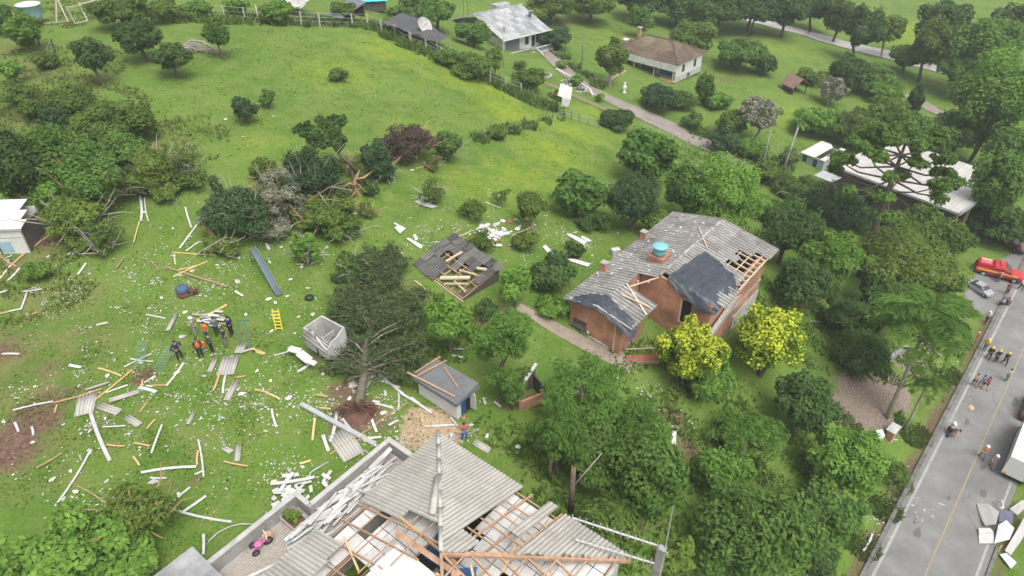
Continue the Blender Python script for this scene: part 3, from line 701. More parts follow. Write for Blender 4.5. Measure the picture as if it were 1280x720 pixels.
# ------------------------------------------------------------------ corrugated sheets
def sheet_mb(fn, u0, u1, w0, w1, pitch=.22, amp=.045, rows=3, per=4, clip=None, th=0.0, ph=0.0):
    """fn(u, w) -> Vector on the smooth roof plane; u runs down the slope, w across the waves"""
    n = max(4, int(round((w1 - w0) / pitch * per))); mb = MB(); vs = []
    for i in range(rows + 1):
        for j in range(n + 1):
            w_ = w0 + (w1 - w0) * j / n; u = u0 + (u1 - u0) * i / rows
            if clip: u = clip(u, w_)
            p = fn(u, w_); vs.append(p + Vector((0, 0, amp * math.cos(2 * PI * w_ / pitch + ph))))
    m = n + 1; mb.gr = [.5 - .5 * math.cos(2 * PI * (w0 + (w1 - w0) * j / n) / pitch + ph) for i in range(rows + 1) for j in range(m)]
    fs = [(i*m + j, i*m + j + 1, (i+1)*m + j + 1, (i+1)*m + j) for i in range(rows) for j in range(n)]
    mb.add(vs, fs)
    if th:
        mb.add([v - Vector((0, 0, th)) for v in vs], [f[::-1] for f in fs])
        rim = [j for j in range(m)] + [i*m + n for i in range(1, rows + 1)] + [rows*m + j for j in range(n - 1, -1, -1)] + [i*m for i in range(rows - 1, 0, -1)]
        k = len(vs)
        mb.f += [(a, a + k, b + k, b) for a, b in zip(rim, rim[1:] + rim[:1])]
    return mb

# ------------------------------------------------------------------ the foreground house
HA = (-4.165, 26.355); HZ = -1.75; HL = 12.43; ZE = 1.5 - HZ; SL = 2.2 / (HL / 2)
house = thing('hip_roof_house', 'large house in the foreground whose hipped corrugated roof is half torn off', 'house', (HA[0], HA[1], HZ), math.atan2(-.6205, .7842))
def hl(x, y, z): return Vector((x, -y, z))
_hm = Matrix.Translation(Vector((HA[0], HA[1], HZ))) @ Matrix.Rotation(math.atan2(-.6205, .7842), 4, 'Z')
def hw(x, y, z): return _hm @ hl(x, y, z)
def hbox(x0, x1, y0, y1, z0, z1): return MB().span(x0, x1, -y1, -y0, z0, z1)
zl = lambda x, y: ZE + SL * x
zr = lambda x, y: ZE + SL * y
z3 = lambda x, y: ZE + SL * (HL - x)
z4 = lambda x, y: ZE + SL * (HL - y)
# walls, floor
for a in [(.35, HL-.35, .35, .55), (.35, HL-.35, HL-.55, HL-.35), (.35, .55, .56, HL-.56), (HL-.55, HL-.35, .56, HL-.56), (.56, HL-.56, 4.4, 4.56), (5.4, 5.56, 4.57, HL-.56), (8.6, 8.76, .56, 4.39)]:
    hbox(*a, 0, ZE - .22).build('wall', M['plaster'], house)
hbox(.56, HL - .56, .56, HL - .56, .02, .12).build('floor', M['dark_wood'], house)
# roof sheets that stayed
def lsheet(u0, u1, w0, w1, lift, clip=True, tilt=0):
    f = lambda u, w: hl(u, w, zl(u, w) + lift + tilt * (u - u0))
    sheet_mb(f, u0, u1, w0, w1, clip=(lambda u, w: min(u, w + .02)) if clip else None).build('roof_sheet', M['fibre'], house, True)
def rsheet(u0, u1, w0, w1, lift, hi=None, tilt=0):
    f = lambda u, w: hl(w, u, zr(w, u) + lift + tilt * (u - u0))
    sheet_mb(f, u0, u1, w0, w1, clip=hi or (lambda u, w: min(u, w + .02))).build('roof_sheet', M['fibre'], house, True)
for j in range(6):
    w0 = j * 1.0 - .05; w1 = min(w0 + 1.08, 5.66)
    if w0 < 4.2: u_max = w1
    elif w0 < 4.8: u_max = 4.9
    else: u_max = 2.75
    u = -.28; r = 0
    while u < min(u_max, w1):
        u1 = min(u + 1.75, u_max)
        lsheet(u, u1 + .12, w0, w1 if w0 > .5 else w1, .02 * (r + 1) + .006 * (j % 2)); u = u1; r += 1
for j in range(6):
    w0 = j * 1.0 - .05; w1 = min(w0 + 1.08, 5.9)
    u = -.28; r = 0
    um = w1 if j < 5 else w1
    while u < um:
        u1 = min(u + 1.75, um)
        rsheet(u, u1 + .12, w0, w1, .02 * (r + 1) + .006 * (j % 2)); u = u1; r += 1
hi3 = lambda u, w: min(u, w + .02, HL - w)
rsheet(4.45, 6.2, 5.86, 6.95, .05, hi3)
rsheet(-.28, 3.0, 7.55, 8.15, .22, hi3, .02); 
for w0 in (8.5, 9.5, 10.5, 11.4):
    u = -.28
    for r in range(3):
        u1 = min(u + 1.6, 3.85)
        if HL - w0 > u: rsheet(u, u1 + .1, w0, min(w0 + 1.08, HL + .2), .02 * (r + 1), hi3)
        u = u1
for j, (w0, u0, u1) in enumerate([(8.1, -.7, 1.55), (9.1, -.75, 1.75), (10.1, -.7, 1.5), (11.1, -.7, 1.2)]):
    lsheet(u0, u1, w0, w0 + 1.07, .13 + .008 * (j % 2), False)
# ridge caps
def caps(a, b, n, r=.16, skip=()):
    a = Vector(a); b = Vector(b); d = (b - a) / n
    for k in range(n):
        if k in skip: continue
        MB().tube([a + d * k - d * .05, a + d * (k + 1) + d * .06], [r * 1.08, r * .95], 8).build('ridge_cap', M['fibre'], house, True)
caps(hl(-.2, -.2, ZE + .0), hl(6.1, 6.1, ZE + SL * 6.1 + .04), 7, .11)
MB().tube([hl(2.6, 2.75, ZE + SL * 2.7 + .12), hl(4.25, 4.75, ZE + SL * 4.4 + .16)], [.17, .17], 8).build('ridge_cap', M['fibre'], house, True)
# timbers left bare
def hbar(name, a, b, wd=.09, h=.12, m='timber_brown'):
    return MB().bar(hl(*a), hl(*b), wd, h).build(name, M[m], house)
pk = (HL/2, HL/2, ZE + SL*HL/2 - .1)
hbar('hip_rafter', pk, (HL, 0, ZE - .06), .2, .18); hbar('hip_rafter', pk, (0, 0, ZE - .12), .12, .16)
hbar('hip_rafter', pk, (HL, HL, ZE - .06), .14, .18)
# broken wavy mortar crest on the bare hip
mb = MB()
for k in range(22):
    p = Vector(hl(*pk)).lerp(hl(HL, 0, ZE), .03 + k / 24); mb.box(p + Vector((0, 0, .2 + .03 * (k % 2))), (.3, .26, .1), Matrix.Rotation(k * .7, 3, 'Z'))
mb.build('mortar_crest', M['fibre'], house) if False else None
for x in np.arange(.9, 6.1, .85):
    if x > .4: pass
for y in list(np.arange(5.8, 10.6, 1.15)):
    xm = min(y, HL - y) if y > 6.2 else y
    hbar('rafter', (-.2, y, zl(-.2, y) - .12), (xm, y, zl(xm, y) - .12), .06, .12)
for x in np.arange(.4, 5.6, 1.05):
    y0 = 5.7 if x < 2.75 else 4.75
    hbar('batten', (x, max(y0, x), zl(x, 0) - .02), (x, min(HL - x, 11.6), zl(x, 0) - .02), .05, .05)
for x in np.arange(6.5, 8.5, .95):
    ym = min(x, HL - x); hbar('rafter', (x, -.2, zr(x, -.2) - .12), (x, ym, zr(x, ym) - .12), .08, .14)
for x in (9.3, 10.3, 11.3):
    ym = HL - x; hbar('rafter', (x, -.2, zr(x, -.2) - .14), (x, ym, zr(x, ym) - .14), .08, .12)
for y in np.arange(.35, 4.6, .95):
    hbar('batten', (5.92, y, zr(0, y) - .02), (min(8.5, HL - y), y, zr(0, y) - .02), .07, .06)
for y in np.arange(2.6, 9.6, .9):
    x0 = max(y, HL - y) if y > 6.2 else HL - y
    hbar('rafter', (x0, y, z3(x0, y) - .12), (HL + .1, y, z3(HL + .1, y) - .12), .08, .14)
for x in np.arange(7.0, 12.2, 1.0):
    a = HL - x; hbar('batten', (x, a, z3(x, 0) - .02), (x, min(x, 9.8), z3(x, 0) - .02), .07, .06)
for x in np.arange(2.6, 10.4, .95):
    if 3.4 < x < 6.7: continue
    y0 = max(x, HL - x) if x < 6.2 else x
    hbar('rafter', (x, y0, z4(x, y0) - .12), (x, 11.2, z4(x, 11.2) - .12), .08, .14)
for x in np.arange(.5, 12.2, 1.25):
    hbar('ceiling_joist', (x, .5, ZE - .2), (x, HL - .5, ZE - .2), .06, .1)
# stray timbers, knocked about
for a, b, w_ in [((2.9,5.6,ZE+1.1),(6.8,5.9,ZE+1.5),.12),((1.2,7.8,ZE+.6),(3.2,8.6,ZE+.7),.1),((7.4,5.6,ZE+1.6),(9.6,7.2,ZE+1.0),.1),((7.0,6.3,ZE+1.7),(8.3,8.5,ZE+1.1),.1),((6.5,6.9,ZE+1.7),(9.8,6.0,ZE+1.1),.09),((10.1,3.2,ZE+.9),(11.4,5.6,ZE+.5),.1),((9.2,4.8,ZE+1.1),(10.6,6.4,ZE+.7),.12),((7.9,2.6,ZE+.75),(8.6,4.8,ZE+1.3),.1)]:
    MB().bar(hl(*a), hl(*b), w_, w_ * 1.2).build('loose_rafter', M['timber' if random.random() < .5 else 'timber_brown'], house)
MB().bar(hl(3.3, 6.3, ZE + 1.15), hl(7.4, 6.35, ZE + 1.75), .26, .07, hl(.1, .5, 1)).build('ridge_board', M['timber_brown'], house)
# ceiling boards lying on the joists
tm = MB().box((0, 0, 0), (.60, .90, .04)).mesh('ceiling_board'); tm.materials.append(M['tile_white'])
for i in range(19):
    for j in range(11):
        x = .75 + i * .635; y = .85 + j * .945
        if y > 10.2 or x > 11.9: continue
        hid = (y < 4.5 and x < y - .8 and False) or (x < 5.2 and y < 4.2)
        if hid: continue
        if 4.55 < x < 6.2 and 4.4 < y < 6.6: continue
        if 1.9 < x < 3.3 and 7.6 < y < 9.8: continue
        if random.random() < .07: continue
        link('ceiling_board', tm, None, house, hl(x, y, ZE - .12 + random.uniform(0, .015)), (random.gauss(0, .02), random.gauss(0, .02), random.gauss(0, .015)))
# white water-tank room showing through the roof
hbox(3.9, 6.4, 6.75, 10.0, ZE - .1, ZE + 1.25).build('tank_room', M['white'], house)
MB().bar(hl(3.9, 7.9, ZE + 1.3), hl(6.4, 7.9, ZE + 1.3), 1.1, .12).build('tank_room_lid', M['white'], house)
# terrace
TZ = .55
terr_poly = [(-3.2, 1.05), (.3, 1.05), (.3, 15.5), (-4.4, 15.5), (-4.4, 6.93), (-3.2, 6.93)]
fl = MB().prism([(x, -y) for x, y in terr_poly], -.2, TZ - .05).build('terrace', M['concrete'], house)
pv = MB()
y = 1.2; r = 0
while y < 15:
    x = -4.2 + (r % 2) * .11
    while x < .25:
        if (y > 7.1 or x > -2.95): pv.span(x + .006, x + .214, -y - .104, -y - .006, TZ - .05, TZ + random.uniform(-.008, .008))
        x += .22
    y += .11; r += 1
tag(pv.build('paver', M['paver'], fl), kind='stuff')
for a in [(-3.42, -3.2, .83, 6.9), (-3.19, -.35, .83, 1.05), (-4.62, -4.4, 6.91, 12.4), (-4.39, -3.43, 6.71, 6.93)]:
    MB().span(a[0], a[1], -a[3], -a[2], -.1, TZ + .85).build('parapet', M['concrete'], fl)
for a in [(-3.46, -3.16, .79, 6.72), (-3.15, -.35, .79, 1.09), (-4.66, -4.36, 6.95, 12.4), (-4.66, -3.4, 6.67, 6.94)]:
    MB().span(a[0], a[1], -a[3], -a[2], TZ + .853, TZ + .93).build('coping', M['plaster'], fl)
hbox(-.06, .02, 5.7, 8.05, TZ, ZE - .3).build('terrace_wall', M['plaster'], house)
# planter in the terrace corner
pl = thing('planter', 'weathered wooden planter with green plants in the inner corner of the terrace parapet', 'planter', hw(-3.7, 7.7, TZ), house.rotation_euler.z)
for d in [((0, .42, .2), (1.3, .05, .4)), ((0, -.42, .2), (1.3, .05, .4)), ((.64, 0, .2), (.05, .8, .4)), ((-.64, 0, .2), (.05, .8, .4))]:
    MB().box(*d).build('side_board', M['grey_board'], pl)
MB().box((0, 0, .17), (1.22, .78, .2)).build('soil', M['root'], pl)
crown(pl, (0, 0, .5), .6, .45, .35, 'lime', 33, 'plants')
# blue tarpaulin hanging in the hole below the peak
def drape(name, label, cat, corners, sag, matr, n=14, wr=.04, group=None, hang=None):
    a, b, c, d = [Vector(q) for q in corners]; o = (a + b + c + d) / 4; mb = MB(); vs = []
    for i in range(n + 1):
        for j in range(n + 1):
            u = i / n; v = j / n
            p = (a * (1-u) + b * u) * (1-v) + (d * (1-u) + c * u) * v
            z = -sag * 16 * u * (1-u) * v * (1-v) + wr * (math.sin(u * 17 + v * 5) * .6 + math.sin(v * 19 - u * 9) * .5 + math.sin((u + v) * 29) * .3)
            vs.append(p - o + Vector((wr * .4 * math.sin(v * 23), wr * .4 * math.sin(u * 21), z)))
    m = n + 1
    fs = [(i*m + j, (i+1)*m + j, (i+1)*m + j + 1, i*m + j + 1) for i in range(n) for j in range(n)]
    k = len(vs); mb.add(vs + [v - Vector((0, 0, .02)) for v in vs], fs + [tuple(x + k for x in f[::-1]) for f in fs])
    ob = mb.build(name, matr, None, True, o); return tag(ob, label, cat, group)
drape('tarpaulin', 'dark blue tarpaulin sagging in the hole below the peak of the foreground roof', 'tarpaulin', [hw(4.5, 4.7, HZ*0 + ZE + .55), hw(6.0, 4.6, ZE + .75), hw(6.4, 6.4, ZE + 1.2), hw(5.0, 6.2, ZE + .6)], .5, M['tarp_blue'])
drape('tarpaulin', 'second blue tarpaulin crumpled under the bare hip beam right of the roof peak', 'tarpaulin', [hw(6.5, 6.3, ZE + 1.2), hw(7.4, 5.2, ZE + 1.0), hw(8.0, 6.2, ZE + .6), hw(7.0, 7.2, ZE + .8)], .3, M['tarp_blue'])
# annex slab
an = thing('annex', 'low annex with a plain pale concrete slab roof at the bottom edge of the picture', 'building', hw(-5.9, 12.15, 0), house.rotation_euler.z)
MB().span(0, 2.75, -4.2, 0, 1.42, 1.56).build('roof_slab', M['fibre_pale'], an)
MB().span(.1, 2.6, -4.1, -.1, 0, 1.415).build('wall', M['white'], an)

# the aerial mast to the right of the roof
mp_ = hw(13.66, -.54, 0); mast = thing('aerial_mast', 'square concrete post with two long toothed aerials and a thin rod beside the right eave', 'antenna mast', (mp_.x, mp_.y, tz(mp_.x, mp_.y)), house.rotation_euler.z)
zt = 3.0 - mast.location.z
MB().box((0, 0, zt / 2 - .2), (.34, .3, zt + .4)).build('post', M['concrete'], mast)
MB().box((-.2, .02, zt / 2 + .1), (.05, .2, zt - .6)).build('cable_conduit', M['grey_board'], mast)
MB().tube([(.1, .1, zt), (.05, .05, zt + 3.1)], [.035, .02], 6).build('rod', M['metal'], mast)
MB().bar((.0, 0, zt - .1), (.35, -.15, zt + .05), .06, .06).build('bracket', M['metal'], mast)
def yagi(z, y0, dy, L_):
    d = Vector((-L_, dy, -.02 * L_))
    o = Vector((-.1, y0, z))
    bo = MB().bar(o, o + d, .075, .06).build('boom', M['white_board'], mast)
    for k in range(13):
        q = o + d * (.04 + .96 * k / 12) + Vector((0, 0, .0))
        MB().bar(q - Vector((0, 0, .26 + .05 * (k == 0))), q + Vector((0, 0, .26 + .05 * (k == 0))), .035, .035, (0, 1, 0)).build('element', M['metal'], bo)
yagi(zt - .12, .1, -1.2, 4.1); yagi(zt - .9, -.35, -1.2, 3.6)

# ------------------------------------------------------------------ the brick house
BO = (4.493, 43.783); BZ = -4.6
bh = thing('brick_house', 'long brick house with tarpaulins over its grimy corrugated roof and a water tank on top', 'house', (BO[0], BO[1], BZ), math.atan2(.7727, .6348))
_bm = Matrix.Translation(Vector((BO[0], BO[1], BZ))) @ Matrix.Rotation(math.atan2(.7727, .6348), 4, 'Z')
def bl(a, b, z): return Vector((a, -b, z - BZ))
def bw(a, b, z): return _bm @ bl(a, b, z)
def bspan(a0, a1, b0, b1, z0, z1): return MB().span(a0, a1, -b1, -b0, z0 - BZ, z1 - BZ)
def rz_main(b): return -2.0 + (b + .35) * (1.0 / 4.95) if b < 4.6 else -1.0 - (b - 4.6) * (1.0 / 5.4)
def rz_front(b): return -2.0 + (b + .35) * (.68 / 3.05) if b < 2.7 else -1.32 - (b - 2.7) * (.68 / 3.2)
def poly_wall(name, pts, th_dir, matr):
    """a wall panel given by its corner points, with real thickness"""
    a = [Vector(p) for p in pts]; t = Vector(th_dir); n = len(a)
    mb = MB(); mb.add(a + [p + t for p in a], [tuple(range(n)), tuple(range(n, 2*n))[::-1]] + [(i, n+i, n+(i+1) % n, (i+1) % n) for i in range(n)])
    return mb.build(name, matr, bh)
# front gable wall
poly_wall('front_wall', [bl(.3, .1, -6.2), bl(.3, 4.9, -6.2), bl(.3, 4.9, rz_front(4.9) - .06), bl(.3, 2.7, rz_front(2.7) - .06), bl(.3, .1, rz_front(.1) - .06)], (.2, 0, 0), M['brick'])
bspan(.25, .36, 4.30, 4.45, -6.2, -2.0).build('corner_post', M['timber_pale'], bh)
bspan(.51, 6.2, 4.7, 4.9, -6.4, -1.75).build('side_wall', M['brick'], bh) if False else None
bspan(.51, 3.5, 4.7, 4.9, -6.4, -1.85).build('side_wall', M['brick'], bh)
bspan(.51, 17.4, .1, .3, -6.0, -1.98).build('rear_wall', M['brick'], bh)
bspan(3.5, 3.7, 2.6, 4.9, -6.4, -1.85).build('side_wall', M['brick'], bh)
bspan(3.7, 6.3, 2.7, 2.9, -6.4, -1.45).build('side_wall', M['brick'], bh)
# wall facing the court, with the dark doorway
def wtop(b): return rz_main(b) - .06
poly_wall('court_wall', [bl(6.4, 2.9, -6.6), bl(6.4, 6.85, -6.6), bl(6.4, 6.85, wtop(6.85)), bl(6.4, 4.6, wtop(4.6)), bl(6.4, 2.9, wtop(2.9))], (.2, 0, 0), M['brick'])
poly_wall('court_wall', [bl(6.4, 7.75, -7.6), bl(6.4, 9.4, -7.6), bl(6.4, 9.4, wtop(9.4)), bl(6.4, 7.75, wtop(7.75))], (.2, 0, 0), M['brick'])
poly_wall('court_wall', [bl(6.4, 6.85, -7.4), bl(6.4, 7.75, -7.4), bl(6.4, 7.75, -4.7), bl(6.4, 6.85, -4.7)], (.2, 0, 0), M['brick'])
poly_wall('lintel', [bl(6.39, 6.85, -2.35), bl(6.39, 7.75, -2.35), bl(6.39, 7.75, wtop(7.75)), bl(6.39, 6.85, wtop(6.85))], (.22, 0, 0), M['brick'])
dr = bspan(6.36, 6.62, 6.76, 6.86, -4.72, -2.33).build('door_frame', M['timber_pale'], bh)
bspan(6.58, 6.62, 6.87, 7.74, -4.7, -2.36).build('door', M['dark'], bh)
# right-hand wall, two storeys, with openings
bspan(6.62, 9.2, 9.2, 9.4, -8.9, -2.1).build('right_wall', M['brick'], bh)
bspan(9.2, 17.4, 9.2, 9.4, -8.9, -5.3).build('right_wall', M['brick'], bh)
bspan(9.2, 10.1, 9.2, 9.4, -3.4, -2.1).build('right_wall', M['brick'], bh)
bspan(10.1, 11.7, 9.2, 9.4, -5.3, -2.1).build('right_wall', M['brick'], bh)
bspan(13.0, 14.2, 9.2, 9.4, -5.3, -2.1).build('right_wall', M['brick'], bh)
bspan(15.4, 17.4, 9.2, 9.4, -5.3, -2.1).build('right_wall', M['brick'], bh)
bspan(11.7, 13.0, 9.2, 9.4, -5.3, -4.4).build('right_wall', M['brick'], bh); bspan(14.2, 15.4, 9.2, 9.4, -5.3, -4.2).build('right_wall', M['brick'], bh)
bspan(11.7, 13.0, 9.2, 9.4, -2.7, -2.1).build('right_wall', M['brick'], bh); bspan(14.2, 15.4, 9.2, 9.4, -2.7, -2.1).build('right_wall', M['brick'], bh)
for a0, a1, z0, z1 in [(11.75, 12.95, -4.35, -2.75), (14.25, 15.35, -4.15, -2.75), (9.25, 10.05, -5.25, -3.45)]:
    wnd = bspan(a0, a1, 9.24, 9.28, z0, z1).build('window', M['glass'], bh)
    bspan(a0, a0 + .08, 9.22, 9.36, z0, z1).build('window_frame', M['timber_pale'], wnd); bspan(a1 - .08, a1, 9.22, 9.36, z0, z1).build('window_frame', M['timber_pale'], wnd)
bspan(9.2, 17.45, 9.4, 9.46, -5.4, -5.15).build('concrete_band', M['concrete'], bh)
bspan(12.0, 17.45, 9.41, 9.47, -8.9, -6.4).build('plaster_skirt', M['plaster'], bh)
bspan(17.2, 17.4, .3, 9.2, -8.5, -2.0).build('end_wall', M['brick'], bh)
MB().bar(bl(5.9, 9.75, -4.75), bl(10.6, 9.75, -3.3), .3, .5).build('fascia_beam', M['grey_board'], bh)
MB().bar(bl(10.4, 9.6, -3.1), bl(16.6, 9.75, -2.4), .14, .16).build('fascia_beam', M['timber_pale'], bh)
# main roof: sheets laid in columns, three to a slope
def bsheet(fz, b0, b1, a0, a1, lift, matr, rows=2, tilt=0.0):
    f = lambda u, w: bl(w, u, fz(u) + lift + tilt * (u - b0))
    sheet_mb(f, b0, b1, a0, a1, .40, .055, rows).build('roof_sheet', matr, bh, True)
for j in range(18):
    a0 = -.1 + j * 1.0
    main = a0 > 2.8
    top = 4.62 if a0 > 5.6 else 2.95
    b = -.45; r = 0
    while b < top - .05:
        b1 = min(b + 1.72, top)
        dark = random.random() < .2
        tilt = random.choice((0, 0, 0, .01, .02))
        if not main: bsheet(rz_front, b, b1 + .1 if b1 < 2.6 else 2.74, a0, a0 + 1.06, .05 + .02 * r + .006 * (j % 2), M['fibre_old'])
        else: bsheet(rz_main, b, b1 + (.1 if b1 < top else 0), a0, a0 + 1.06, .05 + .02 * r + .006 * (j % 2) + random.uniform(0, .012), M['fibre_old'], tilt=tilt)
        b = b1; r += 1
    if not main:
        for b0, b1 in ((2.7, 4.4), (4.3, 5.95)):
            bsheet(rz_front, b0, b1, a0, a0 + 1.06, .05 + .02 * (b0 < 3) + .006 * (j % 2), M['fibre_old'])
    if j == 3:
        for b0, b1 in ((2.7, 4.4), (4.3, 5.95)): bsheet(rz_front, b0, b1, a0 - .02, a0 + 1.0, .056 + .02 * (b0 < 3), M['fibre_old'])
    if a0 > 6.0:
        lim = 10.1
        if 9.0 < a0 < 11.5: lim = 9.6
        elif 11.5 <= a0 < 14.6: lim = 7.9 + .4 * math.sin(a0 * 3)
        elif 14.6 <= a0 < 15.7: lim = 8.8
        b = 4.58; r = 0
        while b < lim - .1:
            b1 = min(b + 1.8, lim)
            bsheet(rz_main, b, b1 + .1, a0, a0 + 1.06, .09 - .02 * r + .006 * (j % 2), M['fibre_old'])
            b = b1; r += 1
for a in np.arange(9.2, 17.0, .8):
    MB().bar(bl(a, 4.7, rz_main(4.7) - .12), bl(a, 10.0, rz_main(10.0) - .12), .09, .13).build('rafter', M['timber_pale'], bh)
for b in (7.9, 8.7, 9.5, 10.0):
    MB().bar(bl(9.0, b, rz_main(b) - .02), bl(17.5, b, rz_main(b) - .02), .07, .07).build('batten', M['timber_pale'], bh)
for k in range(11):
    a = 6.4 + k * 1.0
    MB().tube([bl(a, 4.6, -.93), bl(a + 1.04, 4.6, -.93)], [.15, .13], 7).build('ridge_cap', M['fibre_old'], bh, True)
for a, b, w_ in [((15.2, 3.6, -.9), (12.6, 5.7, -.95), .08), ((3.9, 3.4, -1.25), (6.2, 4.6, -1.1), .1), ((2.2, 5.9, -1.9), (3.9, 3.0, -1.2), .14), ((2.4, 3.4, -1.2), (3.0, 5.6, -1.7), .12)]:
    MB().bar(bl(*a), bl(*b), w_, .07).build('loose_batten', M['timber_pale'], bh)
# brick chimneys and the tank base
for a, b in ((5.2, .0), (11.7, .0)):
    ch = bspan(a - .25, a + .25, b - .25, b + .25, -2.6, -1.1).build('chimney', M['brick'], bh)
    bspan(a - .3, a + .3, b - .3, b + .3, -1.098, -1.03).build('chimney_cap', M['concrete'], ch)
bspan(7.95, 9.35, 2.55, 3.95, -2.0, -.62).build('tank_base', M['brick'], bh)
tk_ = thing('water_tank', 'round turquoise water tank on the brick base above the grimy roof', 'water tank', bw(8.6, 3.2, -.618))
MB().lathe([(0, 0), (.50, 0), (.55, .3), (.60, .72), (.66, .76), (.66, .82)], 20).build('body', M['tank_blue'], tk_, True)
MB().lathe([(.68, .80), (.66, .86), (.3, .95), (0, .97)], 20).build('lid', M['tank_blue'], tk_, True)
# tarpaulins
def btarp(label, grid):
    rows = len(grid); cols = len(grid[0]); n = 5; mb = MB(); o = bw(*grid[rows // 2][cols // 2])
    G = np.array([[list(bw(*q) - o) for q in r] for r in grid]); R_, C_ = (rows - 1) * n, (cols - 1) * n
    vs = []
    for i in range(R_ + 1):
        for j in range(C_ + 1):
            a = min(i // n, rows - 2); b_ = min(j // n, cols - 2); u = i / n - a; v = j / n - b_
            p = (G[a, b_] * (1-u) + G[a+1, b_] * u) * (1-v) + (G[a, b_+1] * (1-u) + G[a+1, b_+1] * u) * v
            p = Vector(p) + Vector((.02 * math.sin(j * 1.9), .02 * math.cos(i * 2.3), .07 * math.sin(i * 1.3 + j * .7) + .05 * math.sin(j * 2.1 - i * .6) + .03 * math.sin(i*.5+j*2.9)))
            vs.append(p)
    m = C_ + 1; fs = [(i*m + j, (i+1)*m + j, (i+1)*m + j + 1, i*m + j + 1) for i in range(R_) for j in range(C_)]
    k = len(vs); mb.add(vs + [v - Vector((0, 0, .02)) for v in vs], fs + [tuple(x + k for x in f[::-1]) for f in fs])
    return tag(mb.build('tarpaulin', M['tarp'], None, True, o), label, 'tarpaulin')
fz = lambda b, l=.22: rz_front(b) + l
mz = lambda b, l=.24: rz_main(b) + l
btarp('black tarpaulin draped over the low front gable of the brick house', [
 [(-.3, .3, fz(.3) - .25), (-.32, 1.6, fz(1.6) - .15), (-.32, 3.0, fz(3) - .3), (-.34, 4.4, fz(4.4) - .35), (-.36, 5.75, fz(5.7) - .8), (-.2, 6.15, fz(6) - 1.2)],
 [(.2, .45, fz(.5)), (.2, 1.7, fz(1.7)), (.2, 2.9, fz(2.9)), (.2, 4.2, fz(4.2)), (.25, 5.6, fz(5.6)), (.3, 6.12, fz(6) - .75)],
 [(.6, .75, fz(.8)), (.7, 1.8, fz(1.8)), (.75, 2.8, fz(2.8)), (.7, 4.1, fz(4.1)), (.6, 5.5, fz(5.5)), (.6, 6.1, fz(6) - .5)],
 [(.8, 1.1, fz(1.1)), (1.5, 1.9, fz(1.9)), (1.5, 2.8, fz(2.8)), (1.15, 4.0, fz(4.0)), (.9, 5.3, fz(5.3)), (.8, 6.0, fz(6) - .3)]])
btarp('large dark tarpaulin over the roof corner above the brick house door', [
 [(6.15, 5.5, mz(5.5) - .1), (6.1, 6.4, mz(6.4) - .45), (6.1, 7.4, mz(7.4) - .75), (6.05, 8.4, mz(8.4) - 1.0), (6.3, 9.7, mz(9.7) - .9)],
 [(6.5, 5.3, mz(5.3)), (6.5, 6.4, mz(6.4)), (6.5, 7.5, mz(7.5)), (6.5, 8.6, mz(8.6)), (6.6, 9.9, mz(9.9) - .35)],
 [(8.6, 5.4, mz(5.4)), (8.6, 6.4, mz(6.4)), (8.6, 7.5, mz(7.5)), (8.6, 8.6, mz(8.6)), (8.8, 9.9, mz(9.9) - .3)],
 [(10.5, 5.6, mz(5.6)), (10.5, 6.5, mz(6.5)), (10.4, 7.5, mz(7.5)), (10.2, 8.6, mz(8.6)), (10.0, 9.8, mz(9.8) - .1)],
 [(11.9, 5.8, mz(5.8)), (12.0, 6.4, mz(6.4)), (11.7, 7.3, mz(7.3)), (11.4, 8.2, mz(8.2)), (11.0, 9.1, mz(9.1))]])
# tiled ledge and rail in front of the court, bench stuff along the facade
ld = thing('tiled_ledge', 'low terracotta-tiled ledge in front of the brick house court', 'ledge', at(803, 452), math.radians(2))
tl_ = MB().box((0, 0, .32), (2.9, .75, .12)).build('slab', M['concrete'], ld)
tm = MB().box((0, 0, 0), (.26, .22, .05)).mesh('tile'); tm.materials.append(M['terracotta'])
for i in range(10):
    for j in range(3): link('tile', tm, None, tl_, (-1.29 + i * .286, -.24 + j * .24, .41 + random.uniform(0, .012)), (0, 0, random.gauss(0, .02)))
MB().box((0, -.1, .13), (2.5, .4, .26)).build('footing', M['brick'], ld)
MB().bar((-1.3, .7, .75), (1.4, .75, .75), .07, .07).build('rail', M['timber_pale'], ld)
for x in (-1.2, 1.3): MB().bar((x, .72, 0), (x, .72, .75), .07, .07).build('rail_post', M['timber_pale'], ld)
# ------------------------------------------------------------------ small buildings on the lawn
class Fr:
    """a thing with a local frame: x along the given direction, z up from the base"""
    def __init__(s, name, label, cat, x, y, z, ang):
        s.o = thing(name, label, cat, (x, y, z), ang); s.z = z
        s.m = Matrix.Translation(Vector((x, y, z))) @ Matrix.Rotation(ang, 4, 'Z')
    def w(s, *p): return s.m @ Vector(p)
    def span(s, nm, x0, x1, y0, y1, z0, z1, m, par=None): return MB().span(x0, x1, y0, y1, z0, z1).build(nm, M[m] if isinstance(m, str) else m, par or s.o)
    def bar(s, nm, a, b, w, h, m, par=None): return MB().bar(a, b, w, h).build(nm, M[m] if isinstance(m, str) else m, par or s.o)
    def poly(s, nm, pts, th, m, par=None):
        a = [Vector(p) for p in pts]; t = Vector(th); n = len(a)
        mb = MB(); mb.add(a + [p + t for p in a], [tuple(range(n)), tuple(range(n, 2*n))[::-1]] + [(i, n+i, n+(i+1) % n, (i+1) % n) for i in range(n)])
        return mb.build(nm, M[m] if isinstance(m, str) else m, par or s.o)
